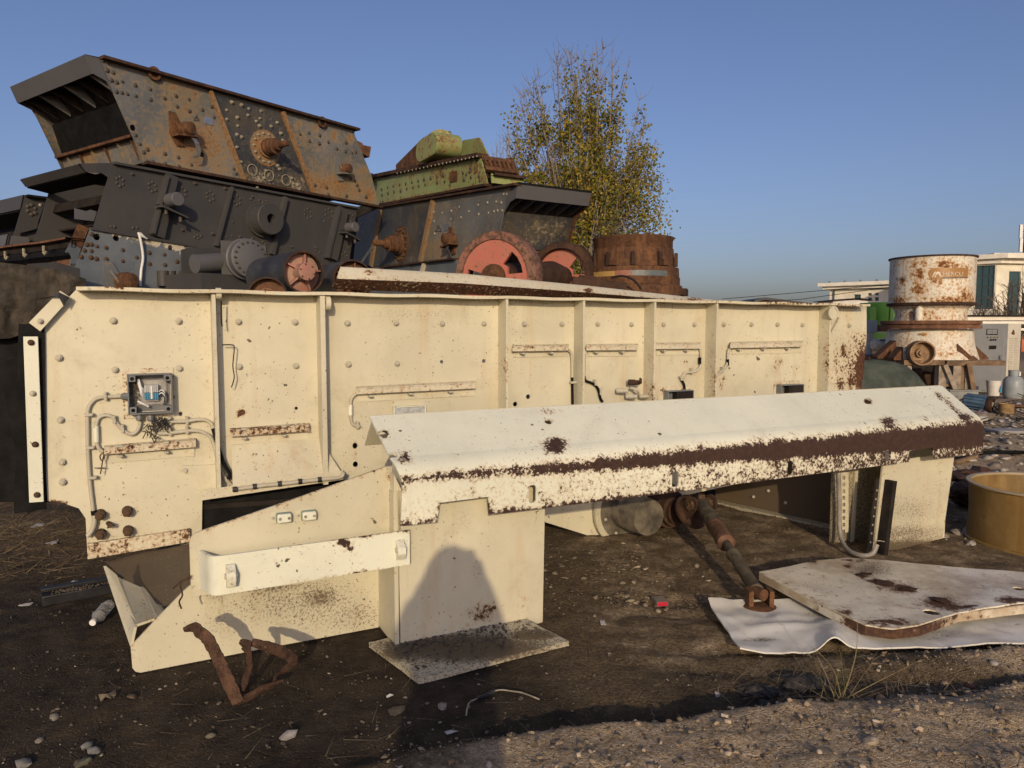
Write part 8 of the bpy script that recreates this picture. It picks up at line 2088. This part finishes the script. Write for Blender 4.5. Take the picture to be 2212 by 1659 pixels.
# ------------------------------------------------------------------ twisted rusty strap at the front
sp_ = thing('twisted_strap', 'twisted rusty flat bar standing on the soil before the skirt plate', 'scrap bar', gp(515, 1525))
SF = Fr(gp(515, 1523, .0), (.95, .31, 0))
M['strap'] = rusty('crusted_rust', (.026, .014, .010), (.075, .040, .025), (.155, .085, .052), 14, pale=(.26, .17, .12), bump=.9)
def rib_bar(pts, wds, name, th=.008, tw=None):
    """pts: (px,py,c) along the centre line, wds: half widths in metres across the strip"""
    K = [SF.hit(x, y, c) for x, y, c in pts]; C = [K[i].lerp(K[i + 1], q / 5) for i in range(len(K) - 1) for q in range(5)] + [K[-1]]; n = len(C); vv, ff = [], []
    for i, p in enumerate(C):
        t = (C[min(i + 1, n - 1)] - C[max(i - 1, 0)]).normalized(); k = i / (n - 1) * (len(wds) - 1); w_ = np.interp(k, range(len(wds)), wds)
        ang = np.interp(k, range(len(wds)), tw or [0] * len(wds))
        nn = SF.n; sd = t.cross(nn).normalized(); sd = Matrix.Rotation(ang, 3, t) @ sd; n3 = sd.cross(t).normalized()
        jit = .007 * noise.noise(p * 40)
        for a in (-1, -.5, 0, .5, 1): vv.append(p + sd * (w_ * a * .70 + jit) + n3 * (.004 * (1 - a * a) + .004 * noise.noise(p * 45 + sd * a)))
    for i in range(n - 1):
        for a in range(4): q = i * 5 + a; ff.append((q, q + 5, q + 6, q + 1))
    nv = len(vv); vv += [p - SF.n * th for p in vv]; ff += [tuple(j + nv for j in f[::-1]) for f in ff]
    for i in range(n - 1):
        for a in (0, 4): q = i * 5 + a; ff.append((q, q + 5, q + 5 + nv, q + nv))
    for i in (0, n - 1):
        for a in range(4): q = i * 5 + a; ff.append((q, q + 1, q + 1 + nv, q + nv))
    return MB().add(vv, ff).build(name, M['strap'], sp_, smooth=22)
rib_bar([(397, 1361, -.10), (420, 1356, -.09), (447, 1378, -.06), (465, 1408, -.05), (478, 1440, -.03), (495, 1480, -.01), (514, 1518, 0)], [.018, .036, .036, .034, .036, .038, .036], 'long_arm', tw=[.5, .2, 0, 0, 0, 0, .1])
rib_bar([(510, 1520, .0), (530, 1512, -.02), (560, 1491, -.05), (590, 1478, -.07), (612, 1472, -.08)], [.028, .03, .028, .022, .016], 'lower_arm', tw=[.2, .3, .4, .2, .6])
rib_bar([(592, 1476, -.08), (596, 1462, -.09), (618, 1445, -.10), (634, 1432, -.10), (626, 1416, -.10), (600, 1404, -.09), (570, 1396, -.08), (542, 1388, -.07)], [.012, .016, .026, .03, .034, .034, .03, .022], 'curled_arm', tw=[.3, .8, .4, .2, .0, 0, 0, .2])
rib_bar([(517, 1388, -.06), (532, 1394, -.05), (538, 1412, -.05), (538, 1440, -.05), (530, 1470, -.05), (522, 1492, -.04)], [.014, .034, .018, .018, .02, .016], 'stub_arm', tw=[.2, .0, .3, .2, .1, 0])

# ------------------------------------------------------------------ left ground: rail, bottle, leaf, litter
p, q = gp(91, 1312), gp(300, 1273); rl = thing('black_rail', 'black channel rail with dirt along it, lying beside the toe plate at the left', 'rail', (p + q) / 2)
DR = plain('dirty_black_rail', (.016, .016, .018), .5, .4, 12, .3); DD = plain('dry_dirt', (.11, .09, .065), .95, .35, 25, .7)
fR = Fr(p, (q - p).normalized()); LR = (q - p).length
mb = MB(); mb.boxf(fR, 0, LR, 0, .062, -.115, 0); mb.build('rail', DR, rl, bev=.006)
mb = MB(); mb.boxf(fR, .0, LR, .0625, .085, -.115, -.07); mb.build('rail_lip', DR, rl, bev=.004)
mb = MB()
for k in range(170): mb.rock(fR.pt(R.uniform(.05, LR), .064, -R.uniform(.004, .066)), R.uniform(.003, .010), R)
mb.build('dirt', DD, rl, kind='stuff', smooth=60)
mb = MB(); P = (p + q) / 2 + Vector((.03, .24, 0)); mb.rock(P, .12, R, (1.7, .8, .22)); o = mb.build('dirt_mound', DD, None, smooth=80); tag(o, 'low pale dirt ridge behind the black rail', 'dirt mound')
# bottle
Pb = gp(200, 1352); Pb.z = gz(Pb.x, Pb.y); axb = Vector((-.12, .98, .10)).normalized()
bt = thing('plastic_bottle', 'crushed clear plastic bottle with white cap lying on the soil', 'bottle', Pb)
g = NT('clear_pet'); g.bump(g.noise(22, 3, .6), .5, .01); CP = g.fin((.62, .60, .56), .22, 0, .5); g.b.inputs['Transmission Weight'].default_value = .55; g.b.inputs['Alpha'].default_value = .75
Pc_ = gp(202, 1358); Pc_.z = gz(Pc_.x, Pc_.y) + .030
prof = [(.014, 0), (.014, .02), (.020, .035), (.032, .06), (.034, .075), (.031, .085), (.034, .095), (.034, .14), (.031, .145), (.034, .155), (.03, .20), (.012, .21)]
mb = MB(); mb.lathe(Pc_ + Vector((0, 0, .002)), axb, prof, 20)
mb.v = [v + Vector((noise.noise(v * 28) * .006, 0, noise.noise(v * 25 + Vector((5, 5, 5))) * .007)) for v in mb.v]; mb.build('body', CP, bt, smooth=60)
mb = MB(); mb.lathe(Pc_ + Vector((0, 0, .002)) - axb * .010, axb, [(.0168, 0), (.0172, .004), (.0172, .017), (.016, .018)], 20); mb.build('cap', WHT, bt, smooth=40)
# dry leaf with stalk
def flat_litter(name, label, cat, pts, z, mat, curl=.01):
    P = [gp(*a) for a in pts]; c = sum(P, Vector((0, 0, 0))) / len(P); zb = gz(c.x, c.y) + z
    vv = [Vector((c.x, c.y, zb + curl))] + [Vector((p.x, p.y, zb + curl * 1.6 * noise.noise(p * 40))) for p in P]; n = len(P)
    ff = [(0, 1 + i, 1 + (i + 1) % n) for i in range(n)]; vv2 = [v - Vector((0, 0, .002)) for v in vv]
    mb = MB(); mb.add(vv + vv2, ff + [tuple(i + n + 1 for i in f[::-1]) for f in ff] + [(1 + i, 1 + (i + 1) % n, n + 2 + (i + 1) % n, n + 2 + i)[::-1] for i in range(n)])
    o = mb.build(name, mat, None, smooth=0); tag(o, label, cat); return o
LF = plain('dry_leaf', (.17, .135, .085), .8, .3, 40, .4)
flat_litter('dry_leaf', 'dry curled leaf with stalk on the bare soil at lower left', 'leaf', [(213, 1512), (226, 1502), (236, 1506), (250, 1497), (251, 1507), (244, 1511), (240, 1517), (228, 1514), (222, 1520), (217, 1518)], .012, LF, .012)
PAP = plain('grey_paper', (.45, .43, .40), .9, .15, 20, .3)
for nm, lb, pts in (('paper_scrap', 'white crumpled paper scrap on the straw, upper one', [(66, 1155), (82, 1148), (98, 1144), (96, 1152), (86, 1154), (70, 1158)]), ('paper_scrap', 'white crumpled paper scrap on the straw, lower one', [(97, 1180), (112, 1176), (128, 1172), (124, 1180), (112, 1182)]),
                    ('plastic_scrap', 'pale flat scrap lying left of the black rail', [(39, 1310), (52, 1306), (73, 1303), (66, 1308), (48, 1312)]), ('paper_scrap', 'pale triangular scrap above the black rail', [(147, 1262), (160, 1254), (170, 1256), (160, 1261)]),
                    ('paper_scrap', 'grey white scrap on dark soil below the base plate', [(960, 1586), (975, 1580), (990, 1583), (980, 1588), (966, 1590)]), ('wood_chip', 'thin pale splinter below the base plate corner', [(834, 1504), (848, 1499), (850, 1501), (836, 1506)]),
                    ('plastic_scrap', 'flat dusty sheet scrap pressed into soil below the base plate', [(838, 1535), (850, 1527), (876, 1526), (874, 1536), (858, 1546), (842, 1546)]), ('paper_scrap', 'small shiny wrapper on the yard soil before the drive shaft', [(1295, 1340), (1306, 1340), (1310, 1348), (1298, 1350)])):
    flat_litter(nm, lb, 'litter', pts, .006, PAP if 'sheet' not in lb else DD, .006)
# little red box and its two pebbles
Pr = gp(1419, 1303); Pr.z = gz(Pr.x, Pr.y); fr = Fr(Pr, (.985, .17, 0))
mb_ = thing('matchbox', 'small red faced carton lying on the soil before the drive shaft', 'carton', Pr)
mb = MB(); mb.boxf(fr, 0, .068, .002, .030, -.095, 0); mb.build('box', plain('card', (.20, .165, .13), .8, .2, 20, .2), mb_)
mb = MB(); mb.boxf(fr, .002, .066, .004, .028, .0005, .002); mb.build('red_face', plain('red_card', (.48, .015, .04), .5, .1, 20, .05), mb_)
for x, y, r, lb in ((1363, 1293, .024, 'tan pebble left of the red faced carton'), (1422, 1316, .022, 'brown pebble touching the ground below the red faced carton')):
    P = gp(x, y); P.z = gz(P.x, P.y) + .01; mb = MB(); mb.rock(P, r, R, (1.2, .9, .7)); o = mb.build('stone', plain('stone_tan', (.30, .25, .17), .9, .3, 30, .4), None, smooth=60); tag(o, lb, 'stone', 'loose stones on the soil')
# bit of wire with a sleeve
wr = thing('wire_end', 'loop of grey wire with a dark sleeve on the shaded soil', 'wire', gp(1040, 1500))
PW = [gp(1007, 1548), gp(1012, 1530), gp(1025, 1518), gp(1050, 1504), gp(1068, 1497), gp(1085, 1494), gp(1105, 1498), gp(1130, 1502), gp(1165, 1513)]
PW = smoothpath([Vector((a.x, a.y, gz(a.x, a.y) + .012)) for a in PW], 4); mb = MB(); mb.tube(PW, .0035, 6); mb.build('wire', M['bolt_pale'], wr, smooth=80)
mb = MB(); mb.tube(PW[9:17], .009, 8); mb.build('sleeve', M['rubber'], wr, smooth=80)
# clinker lumps and the grass tuft
for x, y, r, lb in ((1735, 1470, .085, 'dark porous clinker lump beside the grass tuft, larger one'), (1640, 1488, .06, 'dark clinker lump left of the larger one')):
    P = gp(x, y); P.z = gz(P.x, P.y) + .01; mb = MB()
    bm = bmesh.new(); bmesh.ops.create_icosphere(bm, subdivisions=3, radius=1)
    mb.add([P + Vector((v.co.x * 1.5, v.co.y * .8, v.co.z * .42)) * r * (1 + .35 * noise.noise(v.co * 2.5) + .18 * noise.noise(v.co * 7)) for v in bm.verts], [tuple(v.index for v in f.verts) for f in bm.faces]); bm.free()
    o = mb.build('clinker', plain('clinker', (.030, .027, .026), .9, .5, 40, .9, col2=(.075, .068, .06)), None, smooth=40); tag(o, lb, 'clinker')
gt_ = gp(1822, 1528); gt_.z = gz(gt_.x, gt_.y)
tf = thing('grass_tuft', 'sparse half dry grass tuft growing in the rut at the lower right', 'grass tuft', gt_)
def blades(n, base_r, L0, L1, spread, seed, wid=.0022):
    rng = random.Random(seed); mb = MB()
    for k in range(n):
        p = gt_ + Vector((rng.gauss(0, base_r), rng.gauss(0, base_r * .6), -.01)); a = rng.uniform(0, 6.28); L = rng.uniform(L0, L1); el = rng.uniform(*spread)
        d = Vector((math.cos(a) * math.cos(el), math.sin(a) * math.cos(el) * .7, math.sin(el))); sd = Vector((-math.sin(a), math.cos(a), 0)) * wid
        pts = [p + d * L * t + Vector((0, 0, -.30 * L * t * t * (1 - el / 2))) for t in (0, .3, .6, .85, 1)]
        vv = []
        for i, q in enumerate(pts): w_ = (1 - i / 4.3); vv += [q - sd * w_, q + sd * w_]
        mb.add(vv, [(2 * i, 2 * i + 1, 2 * i + 3, 2 * i + 2) for i in range(4)])
    return mb
blades(34, .05, .10, .36, (.2, 1.0), 3, .0016).build('dry_blades', stone_mat('dry_grass', (.22, .15, .085), (.34, .25, .13), (.46, .36, .2)), tf, smooth=0, recalc=False)
blades(14, .05, .15, .40, (.3, 1.2), 4, .0016).build('green_blades', stone_mat('green_grass', (.07, .085, .025), (.12, .13, .04), (.2, .2, .07)), tf, smooth=0, recalc=False)
mb = MB()
for (x, y) in ((1852, 1340), (1760, 1400), (1990, 1425)):
    e_ = at(x, y, gt_.y + .1 * (1 if x < 1900 else -1)); mb.tube(smoothpath([gt_ + Vector((0, .02, 0)), gt_.lerp(e_, .5) + Vector((.02, 0, .02)), e_], 5), [.003 - .0022 * i / 10 for i in range(11)], 5)
mb.build('stalks', stone_mat('stalk', (.16, .13, .06), (.24, .19, .09), (.3, .25, .14)), tf, smooth=60)
mb = MB(); rng = random.Random(12)
for k in range(380):
    x, y = rng.gauss(1770, 130), rng.gauss(1475, 26)
    p = gp(x, y); p.z = gz(p.x, p.y) + rng.uniform(.002, .03); a = rng.uniform(0, 6.28); L = rng.uniform(.05, .20)
    d = Vector((math.cos(a), math.sin(a), rng.uniform(-.1, .5))) * L; s_ = Vector((-math.sin(a), math.cos(a), .2)) * .0016; mb.add([p - s_, p + s_, p + d], [(0, 1, 2)])
for k in range(160):
    x, y = rng.uniform(150, 2150), rng.uniform(1420, 1650)
    p = gp(x, y); p.z = gz(p.x, p.y) + .006; a = rng.uniform(0, 6.28); L = rng.uniform(.05, .18)
    d = Vector((math.cos(a), math.sin(a), rng.uniform(0, .08))) * L; s_ = Vector((-math.sin(a), math.cos(a), .2)) * .0015; mb.add([p - s_, p + s_, p + d], [(0, 1, 2)])
o = mb.build('dry_stalks', stone_mat('dry_stalk', (.14, .105, .065), (.24, .18, .11), (.34, .27, .17)), None, kind='stuff', smooth=0, recalc=False); tag(o, 'loose dry stalks strewn over the soil around the tuft')

# ------------------------------------------------------------------ the photographer, standing behind the lens with arms raised
def skin_mesh(name, verts, edges, radii, mat, parent, root=0, sub=2):
    me = bpy.data.meshes.new(name); me.from_pydata([Vector(v) - ORG[parent.name] for v in verts], edges, []); o = bpy.data.objects.new(name, me); COL.objects.link(o); o.parent = parent; ORG[o.name] = ORG[parent.name]
    m = o.modifiers.new('skin', 'SKIN'); m.use_smooth_shade = True
    lay = me.skin_vertices[0].data
    for i, r in enumerate(radii): lay[i].radius = (r, r) if not isinstance(r, tuple) else r
    lay[root].use_root = True
    s_ = o.modifiers.new('sub', 'SUBSURF'); s_.levels = sub; s_.render_levels = sub
    me.materials.append(mat); return o
PX, PY = -.015, -.42
pr = thing('person', 'person in dark padded jacket and trousers holding up a phone with both hands', 'person', (PX, PY, 0))
SK = plain('skin', (.42, .25, .17), .5, .08, 20, .05); JK = plain('navy_jacket', (.03, .035, .05), .8, .2, 10, .3); TRS = plain('dark_trousers', (.035, .033, .035), .85, .2, 10, .3); HR = plain('black_hair', (.012, .01, .009), .5, .3, 60, .3); SHO = plain('brown_boot', (.06, .04, .03), .6, .3, 12, .2)
V_ = [(0, 0, .95), (0, 0, 1.08), (0, .0, 1.24), (0, .0, 1.38), (0, .01, 1.46), (0, .03, 1.55), (0, .05, 1.63), (0, .04, 1.70),
      (-.09, 0, .90), (-.10, .01, .50), (-.10, -.02, .10), (-.10, .12, .04), (.09, 0, .90), (.10, .01, .50), (.10, -.02, .10), (.10, .12, .04),
      (-.18, .0, 1.42), (-.25, .08, 1.22), (-.13, .28, 1.47), (-.10, .33, 1.555), (.18, .0, 1.42), (.25, .08, 1.22), (.13, .28, 1.47), (.10, .33, 1.555)]
V_ = [(x + PX, y + PY, z - (.05 if z > 1.2 and y < .2 else 0)) for x, y, z in V_]
E_ = [(0, 1), (1, 2), (2, 3), (3, 4), (4, 5), (5, 6), (6, 7), (0, 8), (8, 9), (9, 10), (10, 11), (0, 12), (12, 13), (13, 14), (14, 15), (3, 16), (16, 17), (17, 18), (18, 19), (3, 20), (20, 21), (21, 22), (22, 23)]
Rr = [(.16, .12), (.15, .11), (.17, .12), (.15, .11), .065, .075, .092, .07, .105, .062, .048, .04, .105, .062, .048, .04, .075, .055, .036, .034, .075, .055, .036, .034]
skin_mesh('body', V_, E_, Rr, SK, pr)
J = [0, 1, 2, 3, 4, 5, 16, 17, 18, 20, 21, 22]
mp = {v: i for i, v in enumerate(J)}
skin_mesh('jacket', [V_[i] for i in J], [(mp[a], mp[b]) for a, b in E_ if a in mp and b in mp], [tuple(x * (1.28 if i not in (4, 5) else (1.9 if i == 4 else 1.5)) for x in (Rr[i] if isinstance(Rr[i], tuple) else (Rr[i], Rr[i]))) for i in J], JK, pr)
mb = MB(); mb.lathe((PX, PY + .03, 0), (0, 0, 1), [(.27, 1.24), (.245, 1.33), (.205, 1.41), (.165, 1.48), (.135, 1.55), (.12, 1.60)], 24); mb.build('hood', JK, pr, smooth=60)
T = [0, 8, 9, 10, 12, 13, 14]; mp = {v: i for i, v in enumerate(T)}
skin_mesh('trousers', [V_[i] for i in T], [(mp[a], mp[b]) for a, b in E_ if a in mp and b in mp], [(.17, .135)] + [.125, .085, .07, .125, .085, .07], TRS, pr)
for sx in (-.1, .1):
    skin_mesh('boot', [(PX + sx, PY - .03, .14), (PX + sx, PY - .03, .05), (PX + sx, PY + .06, .045), (PX + sx, PY + .15, .035)], [(0, 1), (1, 2), (2, 3)], [.058, .055, .048, .038], SHO, pr)
mb = MB(); bm = bmesh.new(); bmesh.ops.create_uvsphere(bm, u_segments=20, v_segments=14, radius=1)
mb.add([Vector((PX + v.co.x * .108, PY + .03 + v.co.y * .118, 1.605 + v.co.z * .105)) for v in bm.verts if True], [tuple(v.index for v in f.verts) for f in bm.faces]); bm.free(); mb.build('hair', HR, pr, smooth=80)
mb = MB(); mb.lathe((PX, PY + .135, 1.565), (0, .8, -.3), [(.018, 0), (.012, .02), (.004, .03)], 10); mb.build('nose', SK, pr, smooth=80)
for sx in (-.034, .034): mb = MB(); mb.lathe((PX + sx, PY + .132, 1.59), (0, 1, 0), [(.012, 0), (.008, .006), (0, .008)], 12, cap=False); mb.build('eye', M['black'], pr)
mb = MB(); mb.boxf(Fr((PX, PY + .131, 1.525), (-1, 0, 0)), -.024, .024, -.004, .004, 0, .008); mb.build('mouth', plain('lips', (.30, .12, .10), .5), pr, bev=.003)
for sx in (-.1, .1): mb = MB(); mb.lathe((PX + sx, PY + .04, 1.575), (1, 0, 0), [(.006, -.01), (.026, -.004), (.026, .004), (.006, .01)], 12); mb.build('ear', SK, pr, smooth=60)
for sx in (-1, 1):
    b0_ = Vector((PX + sx * .10, PY + .33, 1.555))
    for k in range(4):
        f0_ = b0_ + Vector((0, .015, .03 - .019 * k)); L = (.9, 1.0, .95, .78)[k]
        skin_mesh('finger', [b0_ + Vector((0, 0, .02 - .013 * k)), f0_ + Vector((-sx * .015, .012, 0)), f0_ + Vector((-sx * .040 * L, .018, .002)), f0_ + Vector((-sx * .060 * L, .008, .002))], [(0, 1), (1, 2), (2, 3)], [.011, .0095, .0088, .0075], SK, pr)
    skin_mesh('thumb', [b0_, b0_ + Vector((-sx * .02, -.02, .02)), b0_ + Vector((-sx * .045, -.018, .028)), b0_ + Vector((-sx * .065, -.010, .030))], [(0, 1), (1, 2), (2, 3)], [.013, .012, .0105, .009], SK, pr)
ph_ = thing('phone', 'black smartphone held level in both hands of the person', 'phone', (PX - .0, PY + .345, 1.56))
mb = MB(); mb.boxf(Fr((PX - .06, PY + .345, 1.525), (1, 0, 0)), 0, .12, 0, .074, -.004, .004); mb.build('case', M['black'], ph_, bev=.003)
